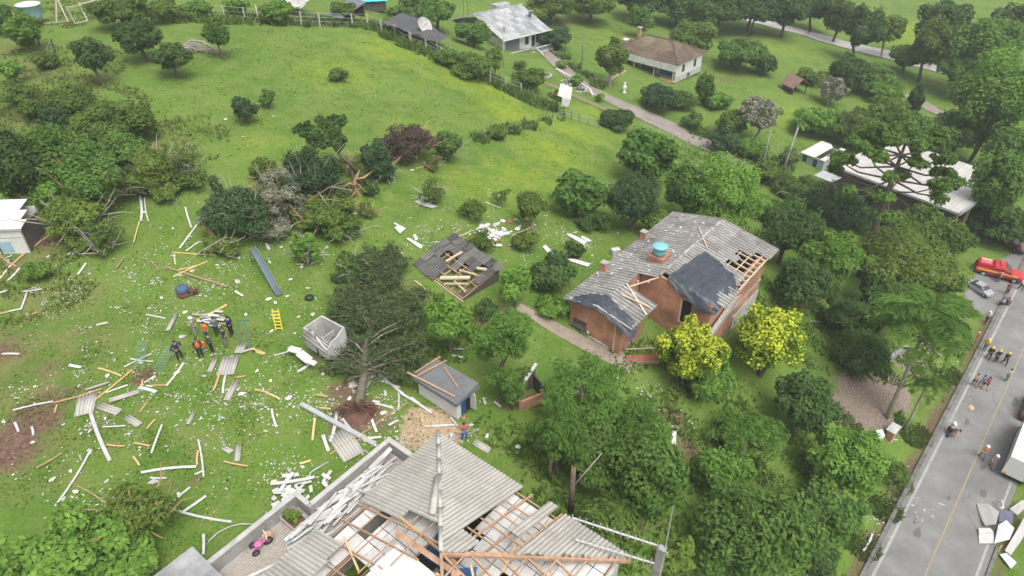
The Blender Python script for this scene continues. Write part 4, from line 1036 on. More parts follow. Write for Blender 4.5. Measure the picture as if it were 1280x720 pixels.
# white shed with a flat dark roof
f = Fr('flat_roof_shed', 'small white shed with a flat dark slab roof and a blue door', 'shed', -6.35, 32.75, -1.75, math.atan2(-.627, .778))
f.span('wall', .1, 3.55, .12, .24, 0, 1.6, 'white'); f.span('wall', .1, 3.55, 1.72, 1.84, 0, 1.6, 'white'); f.span('wall', .1, .22, .25, 1.71, 0, 1.6, 'white')
f.span('wall', 3.43, 3.55, .25, .5, 0, 1.6, 'white'); f.span('wall', 3.43, 3.55, 1.45, 1.71, 0, 1.6, 'white'); f.span('wall', 3.43, 3.55, .5, 1.45, 1.45, 1.6, 'white')
d = f.span('door', 3.46, 3.5, .51, 1.0, 0, 1.44, 'tarp_blue'); f.span('door', 3.46, 3.5, 1.02, 1.44, 0, 1.44, 'dark')
f.span('door_leaf', 3.56, 3.95, 1.46, 1.5, .05, 1.4, 'white')
f.poly('roof', [(-.12, -.1, 1.62), (3.75, -.1, 1.60), (3.75, 2.05, 1.80), (-.12, 2.05, 1.80)], (0, 0, .13), 'roof_dark' if 'roof_dark' in M else 'metal_dark')
f.span('roof_edge', -.14, 3.77, -.14, -.1, 1.5, 1.76, 'metal_dark'); f.span('roof_edge', 3.75, 3.79, -.14, 2.05, 1.5, 1.74, 'metal_dark')
SHED = f
# roofless hut with a sheet slid down its front
f = Fr('roofless_hut', 'small white roofless hut with a corrugated sheet slid down its front wall', 'hut', -14.15, 35.75, -.02, math.atan2(-.58, .81))
f.span('wall', 0, .12, 0, 1.7, 0, 1.72, 'plaster'); f.span('wall', .13, 2.3, 1.58, 1.7, 0, 1.72, 'plaster')
f.poly('wall', [(2.3, 1.57, 0), (2.3, 0, 0), (2.3, .0, .9), (2.3, .5, 1.3), (2.3, .9, 1.35), (2.3, 1.57, 1.72)], (-.12, 0, 0), 'whitewash')
f.span('front_wall', .13, .36, 0, .12, 0, 1.72, 'whitewash'); f.span('front_wall', .36, .62, 0, .12, 0, 1.05, 'whitewash'); f.span('front_wall', .36, .62, 0, .12, 1.4, 1.72, 'whitewash')
f.poly('front_wall', [(.62, 0, 0), (1.02, 0, 0), (1.02, 0, 1.7), (.62, 0, 1.72)], (0, .12, 0), 'whitewash')
f.poly('front_wall', [(1.25, 0, 0), (2.17, 0, 0), (2.17, 0, .8), (1.7, 0, 1.0), (1.25, 0, 1.5)], (0, .12, 0), 'whitewash')
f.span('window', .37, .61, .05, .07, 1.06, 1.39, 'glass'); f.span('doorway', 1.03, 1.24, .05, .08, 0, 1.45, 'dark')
f.span('floor', .13, 2.17, .13, 1.57, .0, .06, 'concrete')
f.span('wall', 1.2, 1.28, .13, 1.57, .06, 1.1, 'plaster')
HUT = f
def free_sheet(name, label, origin, uvec, wvec, L, W, matr, group=None, pitch=.2, amp=.03, cat='roof sheet', th=.012):
    u = Vector(uvec).normalized(); w_ = Vector(wvec).normalized()
    fn = lambda a, b: u * a + w_ * b
    mb = sheet_mb(fn, 0, L, 0, W, pitch, amp, 2, 4, None, th)
    ob = mb.build(name, matr, None, True, Vector(origin)); return tag(ob, label, cat, group)
a = HUT.w(.62, .12, 1.86); free_sheet('roof_sheet', 'grey corrugated sheet leaning down the front of the roofless hut', a, HUT.w(2.75, .75, .35) - a, HUT.w(.5, -.58, 1.52) - a, 2.6, .72, M['fibre_old'])
# wrecked dark-roofed shed
f = Fr('wrecked_shed', 'wrecked shed with a broken dark roof, bare rafters and a big hole', 'shed', -7.9, 46.7, -2.5, math.atan2(-.65, .76))
def wz(x, y): return 2.0 + .12 * y - .16 * x + .25 * math.exp(-((y - 2.4) / 1.2) ** 2) - .35 * math.exp(-((x - 3.6) ** 2 + (y - 1.2) ** 2) / 2)
f.span('floor', .3, 5.0, .3, 4.2, -.35, -.3, 'dark')
for a in [(0.1, 5.2, .1, .25, -1.4, 1.15), (.1, .25, .26, 4.4, -.6, 1.75), (.26, 5.2, 4.25, 4.4, -.6, 1.6), (5.05, 5.2, .26, 4.24, -1.4, 1.25)]: f.span('wall', *a, 'dark_wood')
for i in range(9):
    for j in range(5):
        x0 = -.25 + i * .62; y0 = -.3 + j * 1.0
        hole = (1.7 < x0 < 5.0 and -.5 < y0 < 1.5) or (.9 < x0 < 3.3 and 1.5 < y0 < 2.4) or (3.8 < x0 < 4.6 and 1.5 < y0 < 2.8)
        if hole and random.random() < .95: continue
        dx, dy, dzz = random.gauss(0, .05), random.gauss(0, .06), random.uniform(0, .09); tl = random.gauss(0, .05)
        fn = lambda u, w, dx=dx, dy=dy, dzz=dzz, tl=tl, y0=y0: Vector((w + dx, u + dy, wz(w, u) + dzz + tl * (u - y0)))
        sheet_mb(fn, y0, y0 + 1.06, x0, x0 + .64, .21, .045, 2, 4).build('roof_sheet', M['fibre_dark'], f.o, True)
for x in np.arange(.3, 5.3, .7): f.bar('rafter', (x, .0, wz(x, 0) - .14), (x, 4.3, wz(x, 4.3) - .14), .09, .12, 'timber_brown')
for y in (0.0, .8, 1.6, 2.4): f.bar('batten', (1.0, y, wz(1, y) - .08), (5.3, y, wz(5.2, y) - .1), .08, .08, 'timber_brown')
f.bar('eave_board', (2.2, -.12, wz(2.2, 0) - .2), (5.4, -.12, wz(5.4, 0) - .28), .06, .2, 'timber_pale')
for a, b, w_ in [((2.6, .2, 1.7), (4.6, 1.6, 1.9), .34), ((3.2, .0, 1.5), (4.9, 1.1, 1.7), .12), ((1.9, 1.6, 2.3), (2.4, 3.0, 2.75), .14), ((3.4, 1.6, 2.1), (4.8, 2.2, 1.9), .12), ((4.4, 2.6, 2.2), (4.9, 3.2, 2.0), .25), ((3.0, .9, 1.6), (5.2, .4, 1.4), .1)]:
    f.bar('broken_beam', a, b, w_, .12, 'timber_pale')
# ruined brick hut under the feathery tree
q = at(660, 512); f = Fr('ruined_brick_hut', 'ruined brick hut half hidden by the feathery trees', 'hut', q.x - .6, q.y - .3, q.z, .5)
f.span('wall', 0, 2.2, 0, .15, 0, .95, 'brick'); f.span('wall', 0, .15, .16, 1.8, 0, 1.5, 'brick'); f.span('wall', .16, 2.2, 1.65, 1.8, 0, 1.7, 'dark_wood'); f.span('wall', 2.05, 2.2, .16, 1.64, 0, 1.3, 'dark_wood')
f.bar('gutter', (-.1, .3, 1.6), (2.4, 1.9, 1.95), .2, .14, 'white_board'); f.bar('gutter_funnel', (-.25, .2, 1.55), (.1, .4, 1.62), .4, .25, 'white_board')
# white wrecked shed cut by the left edge
q = at(38, 317); f = Fr('white_shed', 'wrecked white shed with a lifted roof and one window at the left edge', 'shed', q.x, q.y, q.z - .05, math.radians(3))
f.poly('wall', [(-6, 0, 0), (0, 0, .1), (.05, 0, 2.25), (-6, 0, 2.2)], (0, .15, 0), 'white'); f.span('wall', -.12, .0, .16, 3, .05, 2.2, 'dark_wood'); f.span('wall', -6, -.13, 2.85, 3, 0, 2.6, 'white')
wn_ = f.span('window', -1.95, -1.05, -.03, -.004, .25, 1.15, M['tank_pale']); f.span('window_frame', -2.02, -.98, -.04, -.031, 1.15, 1.22, 'white_board', wn_); f.span('window_frame', -2.1, -2.0, -.05, -.02, .1, 1.3, 'dark', wn_)
f.poly('roof_sheet', [(-6, -.12, 2.26), (.3, -.12, 2.36), (.35, .8, 2.62), (-6, .8, 2.52)], (0, 0, .04), 'white')
f.poly('roof_sheet', [(-6, .74, 2.57), (-.05, .74, 2.66), (.05, 1.75, 2.93), (-6, 1.85, 2.86)], (0, 0, .04), 'white')
f.poly('roof_sheet', [(-6, 1.78, 2.92), (-.5, 1.7, 2.98), (-.4, 2.9, 3.25), (-6, 2.9, 3.2)], (0, 0, .04), 'white')
f.bar('fascia', (-6, -.14, 2.2), (.3, -.14, 2.28), .04, .16, 'grey_board')
f.bar('cover_strip', (-6, -.02, 1.5), (.02, -.02, 1.55), .03, .05, 'grey_board')

# ------------------------------------------------------------------ the houses behind
f = Fr('grey_roof_house', 'two-storey white house with a streaked grey gable roof and a balcony', 'house', -1.5, 118.2, -6.6, math.atan2(.628, .778))
W_, D_ = 10.5, 16.0; ez = 3.5; rh = 2.6
f.poly('gable_wall', [(.6, .8, 0), (.6, D_ - .8, 0), (.6, D_ - .8, ez), (.6, D_ / 2, ez + rh - .35), (.6, .8, ez)], (.25, 0, 0), 'white')
f.poly('gable_cladding', [(.55, 1.0, ez - .05), (.55, D_ - 1.0, ez - .05), (.55, D_ / 2, ez + rh - .45)], (-.05, 0, 0), 'metal_dark')
f.poly('gable_wall', [(W_ - .6, .8, 0), (W_ - .6, D_ - .8, 0), (W_ - .6, D_ - .8, ez), (W_ - .6, D_ / 2, ez + rh - .35), (W_ - .6, .8, ez)], (-.25, 0, 0), 'white')
f.span('front_wall', .86, W_ - .86, .8, 1.0, 0, ez, 'white'); f.span('rear_wall', .86, W_ - .86, D_ - 1, D_ - .8, 0, ez, 'white')
for i in range(10):
    for r in range(5):
        x0 = -.15 + i * 1.07
        for sd in (0, 1):
            y0 = -.3 + r * 1.66; y1 = y0 + 1.72
            zf = lambda y: ez + .1 + (y + .3) * rh / (D_ / 2 + .3)
            if sd == 0: fn = lambda u, w: Vector((w, u, zf(u)))
            else: fn = lambda u, w: Vector((w, D_ - u, zf(u)))
            s_ = sheet_mb(fn, y0, min(y1, D_ / 2 + .02), x0, x0 + 1.08, .36, .035, 1, 4).build('roof_sheet', M['fibre_pale'], f.o, True); s_.location.z = .02 * r + .005 * (i % 2)
f.bar('ridge_cap', (-.2, D_ / 2, ez + rh + .2), (W_ + .3, D_ / 2, ez + rh + .2), .35, .1, 'fibre_pale')
f.bar('barge_board', (-.2, -.3, ez + .05), (-.2, D_ / 2, ez + rh + .05), .08, .25, 'white_board'); f.bar('barge_board', (-.2, D_ + .3, ez + .05), (-.2, D_ / 2, ez + rh + .05), .08, .25, 'white_board')
f.bar('gutter', (-.2, -.38, ez + .02), (W_ + .3, -.38, ez + .02), .16, .16, 'white_board')
f.span('garage_shutter', 1.1, 4.2, .72, .79, .9, 3.1, 'metal_dark')
for a in [(5.5, 6.3), (8.0, 8.5)]:
    wnd = f.span('window', a[0], a[1], .73, .79, 1.6, 3.0, 'glass'); f.span('window_frame', a[0] - .08, a[1] + .08, .7, .729, 2.98, 3.08, 'grey_board', wnd)
f.span('door', 7.0, 7.7, .73, .79, 1.0, 3.1, 'glass')
bal = f.span('balcony', .8, 5.0, -.9, .79, .65, .85, 'concrete'); f.span('balcony_rail', .8, 5.0, -.98, -.86, .86, 1.25, 'metal_dark', bal); f.span('balcony_rail', .75, 5.05, -1.0, -.84, 1.3, 1.42, 'white_board', bal); f.span('balcony_rail', .75, 5.05, -1.02, -.82, .5, .64, 'white_board', bal)
bal = f.span('balcony', 6.6, W_ - .3, -1.3, .79, .65, .85, 'concrete'); f.span('balcony_rail', 6.6, W_ - .3, -1.38, -1.26, .86, 1.3, 'metal_dark', bal); f.span('balcony_rail', 6.55, W_ - .2, -1.4, -1.24, 1.35, 1.48, 'white_board', bal); f.span('balcony_rail', 6.55, W_ - .2, -1.42, -1.22, .5, .64, 'white_board', bal)
for k in range(6): f.span('step', 5.2, 6.4, -.9 - .42 * (k + 1), -.9 - .42 * k, -.35, .75 - .17 * k, 'paver')
f.bar('stair_rail', (6.5, -.9, 1.3), (6.5, -3.5, .3), .12, .3, 'white_board')
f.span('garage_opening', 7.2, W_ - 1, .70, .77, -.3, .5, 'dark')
chm = f.span('chimney', W_ - 1.3, W_ - .9, 3.9, 4.3, ez + .9, ez + 2.5, 'metal_dark'); f.span('chimney_cap', W_ - 1.45, W_ - .75, 3.75, 4.45, ez + 2.51, ez + 2.6, 'concrete', chm)
f.span('vent_pipe', 1.5, 1.75, 1.8, 2.05, ez + .5, ez + 1.6, 'metal_dark')
f.span('tank_housing', 5.2, 8.4, 8.4, 10.2, ez + 1.9, ez + 3.2, 'fibre_pale')
GH = f
# two round white tanks/lamps standing up behind its ridge
for dx, lb in ((0, 'left of the pair of round white lamps rising behind the streaked grey roof'), (1, 'right of the pair of round white lamps rising behind the streaked grey roof')):
    q = f.w(-.2 + dx * .95, 11.0 + dx * .1, 0); b_ = thing('globe_lamp', lb, 'lamp', (q.x, q.y, tz(q.x, q.y)))
    h = 7.6 + (tz(f.w(0,0,0).x, f.w(0,0,0).y) - tz(q.x, q.y)) * .0
    MB().tube([(0, 0, -.3), (0, 0, h)], .07, 6).build('post', M['metal_dark'], b_); MB().lathe([(0, h - .42), (.3, h - .3), (.42, h), (.3, h + .3), (0, h + .42)], 12).build('globe', M['white'], b_, True)
# brown hipped roof house
f = Fr('brown_roof_house', 'white house with a mossy brown hipped tile roof and a dark porch', 'house', 27.75, 115.6, -9.6, math.radians(47.0))
# x to the right-hand side wall, y along the porch front (to the left in the picture)
LX, LY = 9.0, 12.4; ez = 3.25
f.span('wall', .3, LX - .2, 0, .2, 0, ez, 'white'); f.span('wall', LX - .4, LX - .2, .21, LY, 0, ez, 'white'); f.span('wall', .3, LX - .41, LY - .2, LY, 0, ez, 'white')
f.span('wall', 1.2, 1.4, .21, LY - .21, 0, ez, 'grey_board')
f.span('basement_wall', .25, LX - .15, -.04, -.005, 0, 1.0, 'plaster')
f.span('porch_fascia', -.42, -.3, -.3, LY + .3, 2.1, ez + .02, 'white'); f.span('porch_soffit', -.29, 1.19, .21, LY - .21, 2.12, 2.2, 'white_board')
f.span('porch_floor', -.25, 1.19, .0, LY + .2, .15, .35, 'sand'); f.span('porch_step', -.6, -.26, .3, LY - .5, 0, .16, 'terracotta')
for y in (.2, 4.0, 8.2, 12.2): f.span('porch_post', -.2, -.06, y, y + .14, .35, 2.1, 'timber_pale')
for a, b_, m in [(1.2, 3.6, 'tarp_blue'), (4.6, 7.4, 'glass'), (8.2, 9.2, 'timber_brown'), (9.8, 11.6, 'dark')]:
    f.span('window' if m != 'timber_brown' else 'door', 1.14, 1.19, a, b_, .6 if m != 'timber_brown' else .36, 1.85, m)
for x in (2.2, 6.0):
    wnd = f.span('window', x, x + .75, -.06, -.01, 1.5, 2.7, 'glass'); f.span('window_frame', x - .08, x + .83, -.08, -.061, 2.7, 2.8, 'timber_brown', wnd)
f.span('window', 4.2, 5.0, -.07, -.045, .15, .8, 'glass')
o_ = .42; rr = 2.2; e = ez + .06
c4 = [(-o_, -o_, e), (LX + o_, -o_, e), (LX + o_, LY + o_, e), (-o_, LY + o_, e)]; r1 = (LX / 2, LX / 2 - .6, e + rr); r2 = (LX / 2, LY - LX / 2 + 1.2, e + rr)
def tiled(nm, P, nrow=9):
    """a roof face laid in courses of tile, each course a step of its own"""
    a, b, c, d = [Vector(p) for p in P]     # eave a->b, top d->c
    mb = MB()
    for k in range(nrow):
        t0, t1 = k / nrow, min(1, (k + 1.12) / nrow); up_ = Vector((0, 0, .07))
        q0, q1 = a.lerp(d, t0), b.lerp(c, t0); q2, q3 = b.lerp(c, t1), a.lerp(d, t1)
        mb.add([q0, q1, q0 + up_, q1 + up_, q2 + up_ * .1, q3 + up_ * .1], [(0, 1, 3, 2), (2, 3, 4, 5)])
    return mb.build(nm, M['tile_red'], f.o)
tiled('roof_face', [c4[3], c4[0], r1, r2]); tiled('roof_face', [c4[0], c4[1], r1, r1]); tiled('roof_face', [c4[1], c4[2], r2, r1]); tiled('roof_face', [c4[2], c4[3], r2, r2])
for a, b_ in ((c4[0], r1), (c4[1], r1), (c4[2], r2), (c4[3], r2), (r1, r2)): MB().tube([Vector(a) + Vector((0, 0, .06)), Vector(b_) + Vector((0, 0, .06))], .13, 6).build('ridge_cap', M['tile_red'], f.o)
f.span('chimney', 4.6, 5.1, LY - 1.6, LY - 1.1, e + 1.0, e + 3.0, 'sand'); f.span('chimney_cap', 4.4, 5.3, LY - 1.8, LY - .9, e + 3.01, e + 3.1, 'concrete')
f.span('wing_wall', 3.0, LX - .4, LY + .01, LY + 3.2, 0, 2.3, 'white'); f.poly('wing_roof', [(2.6, LY - .3, 3.2), (LX, LY - .3, 3.2), (LX, LY + 3.6, 2.4), (2.6, LY + 3.6, 2.4)], (0, 0, -.12), 'tile_red')
BRH = f
tkq = f.w(4.0, LY + .9, 3.3); t_ = thing('water_tank', 'pale round water tank on the lower roof of the brown-roofed house', 'water tank', tkq - Vector((0, 0, .3)))
MB().lathe([(0, 0), (.55, 0), (.65, 1.0), (.68, 1.05), (.2, 1.25), (0, 1.26)], 14).build('body', M['white'], t_, True)
# long pale roof
f = Fr('long_roof_building', 'long low building with a wide pale roof behind the candelabra pine', 'building', 45.4, 87.2, -16.3, math.atan2(-.787, .616))
LX, LY, ez = 16.6, 13.2, 5.0
f.span('wall', .3, LX - .3, .3, .5, 0, ez - .1, 'dark_wood'); f.span('wall', .3, .5, .51, LY - .3, 0, ez - .1, 'white'); f.span('wall', .51, LX - .3, LY - .5, LY - .3, 0, ez - .1, 'white'); f.span('wall', LX - 1.7, LX - 1.5, .51, LY - .51, 0, ez - .1, 'dark_wood')
for k in range(4): f.span('pillar', LX - .55, LX - .25, .6 + k * 3.9, .9 + k * 3.9, 0, ez - .15, 'sand')
for k in range(16):
    for r in range(3):
        x0 = k * 1.04; fn = lambda u, w: Vector((w, u, ez + .05 * u + .0))
        s_ = sheet_mb(fn, r * 4.3 - .2, r * 4.3 + 4.35 if r < 2 else LY + .1, x0, x0 + 1.06, .52, .03, 1, 4).build('roof_sheet', M['roof_cream'] if 'roof_cream' in M else M['white'], f.o, True); s_.location.z = .02 * r + .006 * (k % 2)
f.span('roof_edge', -.05, LX + .1, -.32, -.22, ez - .28, ez + .02, 'metal'); f.span('roof_edge', LX + .1, LX + .2, -.32, LY + .1, ez - .28, ez + .3, 'metal')
f.span('parapet', LX - 4.5, LX + .2, LY + .15, LY + 2.0, 3.6, ez + .75, 'metal_dark')
f.span('terrace', -.5, 5.0, -3.0, .29, .0, 2.4, 'brick'); f.span('terrace_floor', -.6, 5.1, -3.1, .28, 2.403, 2.5, 'terracotta'); f.span('terrace_rail', -.6, 5.1, -3.15, -3.05, 2.51, 3.0, 'timber_pale')
f.span('awning', -1.6, 1.2, -2.6, -.2, 3.7, 3.78, 'metal')
LRB = f
f = Fr('greenhouse', 'small glazed shed with a broken white roof left of the long pale roof', 'shed', 43.4, 94.4, -15.2, math.atan2(-.787, .616))
f.span('wall', 0, 3.6, 0, .1, 0, 2.6, 'plaster'); f.span('wall', 0, .1, .11, 5.0, 0, 2.6, 'plaster'); f.span('wall', .11, 3.6, 4.9, 5.0, 0, 2.6, 'plaster'); f.span('wall', 3.5, 3.6, .11, 4.89, 0, 2.6, 'plaster')
for k in range(4): w_ = f.span('window', .2 + k * .85, .9 + k * .85, -.03, -.004, 1.2, 2.3, 'tank_pale' if k % 2 else 'glass'); f.span('window_frame', .12 + k * .85, .19 + k * .85, -.05, -.004, 1.1, 2.4, 'white_board', w_)
for k in range(5):
    if k == 3: continue
    f.poly('roof_sheet', [(-.2 + k * .8, -.3, 2.62), (.58 + k * .8, -.3, 2.64), (.58 + k * .8, 5.2 - .8 * (k == 2), 2.95), (-.2 + k * .8, 5.2, 2.93)], (0, 0, .05), 'white_board')
# small wooden hut in the meadow
q = at(998, 120); f = Fr('wooden_hut', 'tiny open wooden hut with a rusty gable roof in the green meadow', 'hut', q.x - 1.2, q.y, q.z, math.radians(20))
for x in (0, 2.8):
    for y in (0, 2.6): f.span('post', x, x + .15, y, y + .15, 0, 1.6, 'dark_wood')
f.span('wall', .16, 2.79, 2.6, 2.7, 0, 1.6, 'dark_wood'); f.span('wall', 0, .1, .16, 2.59, 0, 1.5, 'dark_wood')
rs_ = mat('rusty_old_tile', (.15,.085,.065), (.25,.16,.13), .9, 2.0, .3, 10)
f.poly('roof_face', [(-.5, -.4, 1.4), (-.5, 3.1, 1.4), (1.45, 3.1, 2.9), (1.45, -.4, 2.9)], (0, 0, .08), rs_); f.poly('roof_face', [(1.46, -.4, 2.9), (1.46, 3.1, 2.9), (3.5, 3.1, 1.4), (3.5, -.4, 1.4)], (0, 0, .08), rs_)
# turquoise roof and its neighbours at the top edge
q = at(468, 15); f = Fr('turquoise_shed', 'shed with a bright turquoise sheet roof at the top edge', 'shed', q.x - 1.6, q.y, q.z, math.radians(12))
f.span('wall', 0, 3.6, 0, .15, 0, 1.6, 'dark_wood'); f.span('wall', 0, .15, .16, 5, 0, 1.8, 'dark_wood'); f.span('wall', 3.45, 3.6, .16, 5, 0, 1.8, 'dark_wood'); f.span('wall', .16, 3.44, 4.85, 5, 0, 2.2, 'dark_wood')
for k in range(4): f.poly('roof_sheet', [(-.3 + k * 1.05, -.5, 1.66 + .02 * (k % 2)), (.75 + k * 1.05, -.5, 1.68 + .02 * (k % 2)), (.75 + k * 1.05, 2.0 if k > 1 else 5.3, 2.1 if k > 1 else 2.6), (-.3 + k * 1.05, 2.0 if k > 1 else 5.3, 2.1 if k > 1 else 2.6)], (0, 0, .05), 'turq')
q = at(425, 30); f = Fr('dark_shed', 'dark sloping shed roof behind the post fence beside the round dish', 'shed', q.x - 1.8, q.y + 1, q.z, math.radians(-30))
f.span('wall', 0, 2.6, 0, .12, 0, .9, 'dark_wood'); f.span('wall', 0, 2.6, 4.9, 5, 0, 1.6, 'dark_wood'); f.poly('roof', [(-.3, -.4, .95), (2.9, -.4, .95), (2.9, 5.4, 2.0), (-.3, 5.4, 2.0)], (0, 0, .1), 'metal_dark')
q = at(363, 20); f = Fr('white_roof_shed', 'corner of a white roof at the top edge beside the round dish', 'shed', q.x - 1.5, q.y + 1.5, q.z, math.radians(-25))
f.span('wall', 0, 3, 0, .12, 0, 1.2, 'dark_wood'); f.poly('roof', [(-.3, -.3, 1.25), (3.3, -.3, 1.25), (3.3, 4, 1.9), (-.3, 4, 1.9)], (0, 0, .08), 'white')
# shade net on posts
f0 = at(492, 38); sn = thing('shade_net', 'dark shade netting stretched over low posts outside the meadow fence', 'shade net', f0)
pp = [at(478, 22, 1.8), at(512, 15, 1.8), at(562, 42, 1.8), at(545, 55, 1.8), at(512, 48, 1.8)]
net = mat('black_shade_net', (.05,.052,.055), (.10,.10,.105), .9, 1.2, .3, 8)
a, b_, c, d = [p - f0 for p in (at(476, 26, 1.9), at(510, 14, 2.0), at(562, 46, 1.9), at(546, 52, 1.7))]
mb = MB(); n = 12; vs = []
for i in range(n + 1):
    for j in range(n + 1):
        u, v = i / n, j / n; p = (a * (1-u) + d * u) * (1-v) + (b_ * (1-u) + c * u) * v; vs.append(p + Vector((0, 0, -.5 * abs(math.sin(u * PI * 3)) * .4 - .15 * math.sin(v * PI * 2))))
fs = [(i*(n+1)+j, (i+1)*(n+1)+j, (i+1)*(n+1)+j+1, i*(n+1)+j+1) for i in range(n) for j in range(n)]
mb.add(vs, fs); mb.build('net', net, sn)
for p in (a, b_, c, d, (a + d) / 2, (b_ + c) / 2):
    g = tz(p.x + f0.x, p.y + f0.y) - f0.z; MB().tube([(p.x, p.y, g), (p.x, p.y, p.z)], .07, 5).build('post', M['grey_board'], sn)
# satellite dishes
def dish(label, px, h, r, tilt):
    b = at(*px); o = thing('satellite_dish', label, 'satellite dish', b); MB().tube([(0, 0, 0), (0, 0, h)], .06, 6).build('pole', M['metal_dark'], o)
    pr = [(r * k / 8, .28 * r * (k / 8) ** 2) for k in range(9)]
    mb = MB().lathe(pr, 22); mb.lathe([(p[0], p[1] - .03) for p in pr], 22); R = Matrix.Rotation(tilt[1], 3, 'Z') @ Matrix.Rotation(tilt[0], 3, 'X'); mb.v = [tuple(R @ Vector(v) + Vector((0, 0, h))) for v in mb.v]
    dd = mb.build('dish', M['plaster'], o, True)
    MB().tube([Vector((0, 0, h)), R @ Vector((0, 0, r * .9)) + Vector((0, 0, h))], .03, 5).build('feed_arm', M['metal_dark'], o)
dish('big round dish standing behind the post fence at the top', (376, 20), 1.9, 1.05, (.9, .2))
dish('tilted round dish beside the shade net below the meadow corner', (531, 50), 2.0, 1.25, (1.0, .9))
# blue water tank on legs, top left
q = at(45, 32); f = Fr('water_tank', 'large pale-blue round water tank with a white lid at the top left', 'water tank', q.x, q.y, q.z, 0)
MB().lathe([(0, .6), (1.0, .6), (1.15, 1.2), (1.35, 2.5), (1.42, 2.55), (1.42, 2.65)], 24).build('body', M['tank_pale'], f.o, True); MB().lathe([(1.46, 2.6), (1.44, 2.7), (.8, 2.86), (0, 2.9)], 24).build('lid', M['white'], f.o, True)
for k in range(4): f.bar('leg', (math.cos(k * PI/2 + .7) * .9, math.sin(k * PI/2 + .7) * .9, -.2), (math.cos(k * PI/2 + .7) * .9, math.sin(k * PI/2 + .7) * .9, .6), .2, .2, 'dark_wood')
# brushwood pile in the upper meadow
bp_ = thing('brushwood_pile', 'long pile of grey cut branches between the dark meadow trees', 'wood pile', at(248, 64))
for k in range(90):
    x = random.gauss(0, 1.6); y = random.gauss(0, .5); z = max(.05, .9 * math.exp(-x * x / 3) * random.random()); a = random.gauss(-.5, .5); l = random.uniform(.8, 2.2)
    p = Vector((x, y, z)); d = Vector((math.cos(a) * l, math.sin(a) * l, random.uniform(-.3, .3)))
    MB().tube([p - d / 2, p + Vector((0, 0, .1)), p + d / 2], [.05, .04, .02], 4).build('branch', M['bark_pale'], bp_)
MB().tube([(-2.4, .9, .2), (-1, 1.1, 1.0), (.5, .8, .9), (2.4, -.3, .2)], [.16, .14, .12, .06], 6).build('log', M['bark_pale'], bp_)
# brick gate pier with a pale cap, and the boarded gate beside the road
q = at(1112, 547); f = Fr('gate_pier', 'brick gate pier with a pale cap at the edge of the gravel yard', 'gate pier', q.x, q.y, q.z, .72)
f.span('shaft', -.55, .55, -.3, .3, -.3, 1.15, 'brick'); f.span('cap', -.66, .66, -.4, .4, 1.153, 1.26, 'white_board')
q = at(1212, 440); f = Fr('notice_board', 'blank brown board standing upright on the verge beside the yellow firefighter', 'board', q.x, q.y, q.z, math.radians(48))
f.span('post', -.05, .05, -.05, .05, -.2, 1.8, 'timber_brown'); f.span('post', 1.3, 1.4, -.05, .05, -.2, 1.8, 'timber_brown'); f.span('panel', -.1, 1.45, -.10, -.053, .5, 1.75, 'terracotta'); f.span('post_cap', 1.26, 1.44, -.08, .08, 1.803, 1.86, 'yellow')
# stone edging wall of the gravel yard
q0 = at(1078, 470); q1 = at(1132, 438); sw = thing('retaining_wall', 'low grey retaining wall along the upper side of the gravel yard', 'wall', q0)
n = 9
for k in range(n):
    a = (q1 - q0) * (k / n); b_ = (q1 - q0) * ((k + .97) / n); MB().bar(a + Vector((0, 0, .25)), b_ + Vector((0, 0, .25)), .3, .8).build('block', M['concrete'], sw)
# slatted garden bench and flower rings
q = at(745, 86); f = Fr('flower_bed', 'ring of stones around pale flowers on the lawn of the grey-roofed house', 'flower bed', *at(708, 108), 0)
def ring(label, px, r):
    b = at(*px); o = thing('flower_bed', label, 'flower bed', b)
    sm_ = MB().box((0, 0, .1), (.4, .3, .25)).mesh('stone'); sm_.materials.append(M['plaster'])
    for k in range(12): link('stone', sm_, None, o, (r * math.cos(k * PI / 6), r * math.sin(k * PI / 6), 0), (0, 0, k * PI / 6 + 1.57))
    crown(o, (0, 0, .3), r * .7, r * .7, .35, 'grey', 110, 'plants')
bpy.data.objects.remove(f.o)
ring('uppermost stone-ringed flower bed on the slope below the grey-roofed house', (681, 95), 1.0)
ring('middle stone-ringed flower bed with white flowers beside the driveway edging', (708, 104), 1.0)
ring('lowest stone-ringed flower bed beside the driveway edging', (725, 113), 1.0)
def edging(label, pts, m='white_board', w_=.3, h=.3):
    P = [at(*p) for p in pts]; o = thing('garden_edging', label, 'edging', P[0])
    for a, b_ in zip(P[:-1], P[1:]): MB().bar(a - P[0] + Vector((0, 0, h / 2)), b_ - P[0] + Vector((0, 0, h / 2)), w_, h).build('edging_stone', M[m], o)
edging('pale curb snaking along the near side of the upper driveway', [(695, 87), (705, 93), (717, 100), (728, 107), (737, 113), (741, 121)])
edging('pale stone curb around the dug bed under the weeping tree', [(737, 98), (748, 102), (760, 101), (775, 94), (782, 90)], 'sand', .35)
edging('dark long curb on the far side of the upper driveway', [(682, 60), (700, 74), (720, 90), (738, 97)], 'dark_wood', .2)
bs = thing('tilted_board', 'white folded sheet hanging on a dark post beside the green wire fence', 'sheet', at(704, 145))
MB().tube([(0, 0, 0), (.1, 0, 2.6)], .08, 5).build('post', M['dark_wood'], bs); MB().slab([(-.9, -.2, 3.0), (.9, -.3, 2.4), (1.1, .4, 3.9), (-.5, .5, 4.4)], .06).build('sheet', M['white_board'], bs); MB().slab([(-.3, -.35, 1.6), (.6, -.4, 1.5), (.9, -.3, 2.5), (-.3, -.25, 2.7)], .06).build('sheet', M['white_board'], bs)
an_ = thing('garden_statue', 'small white figure standing alone on the lawn before the dark porch', 'statue', at(780, 116))
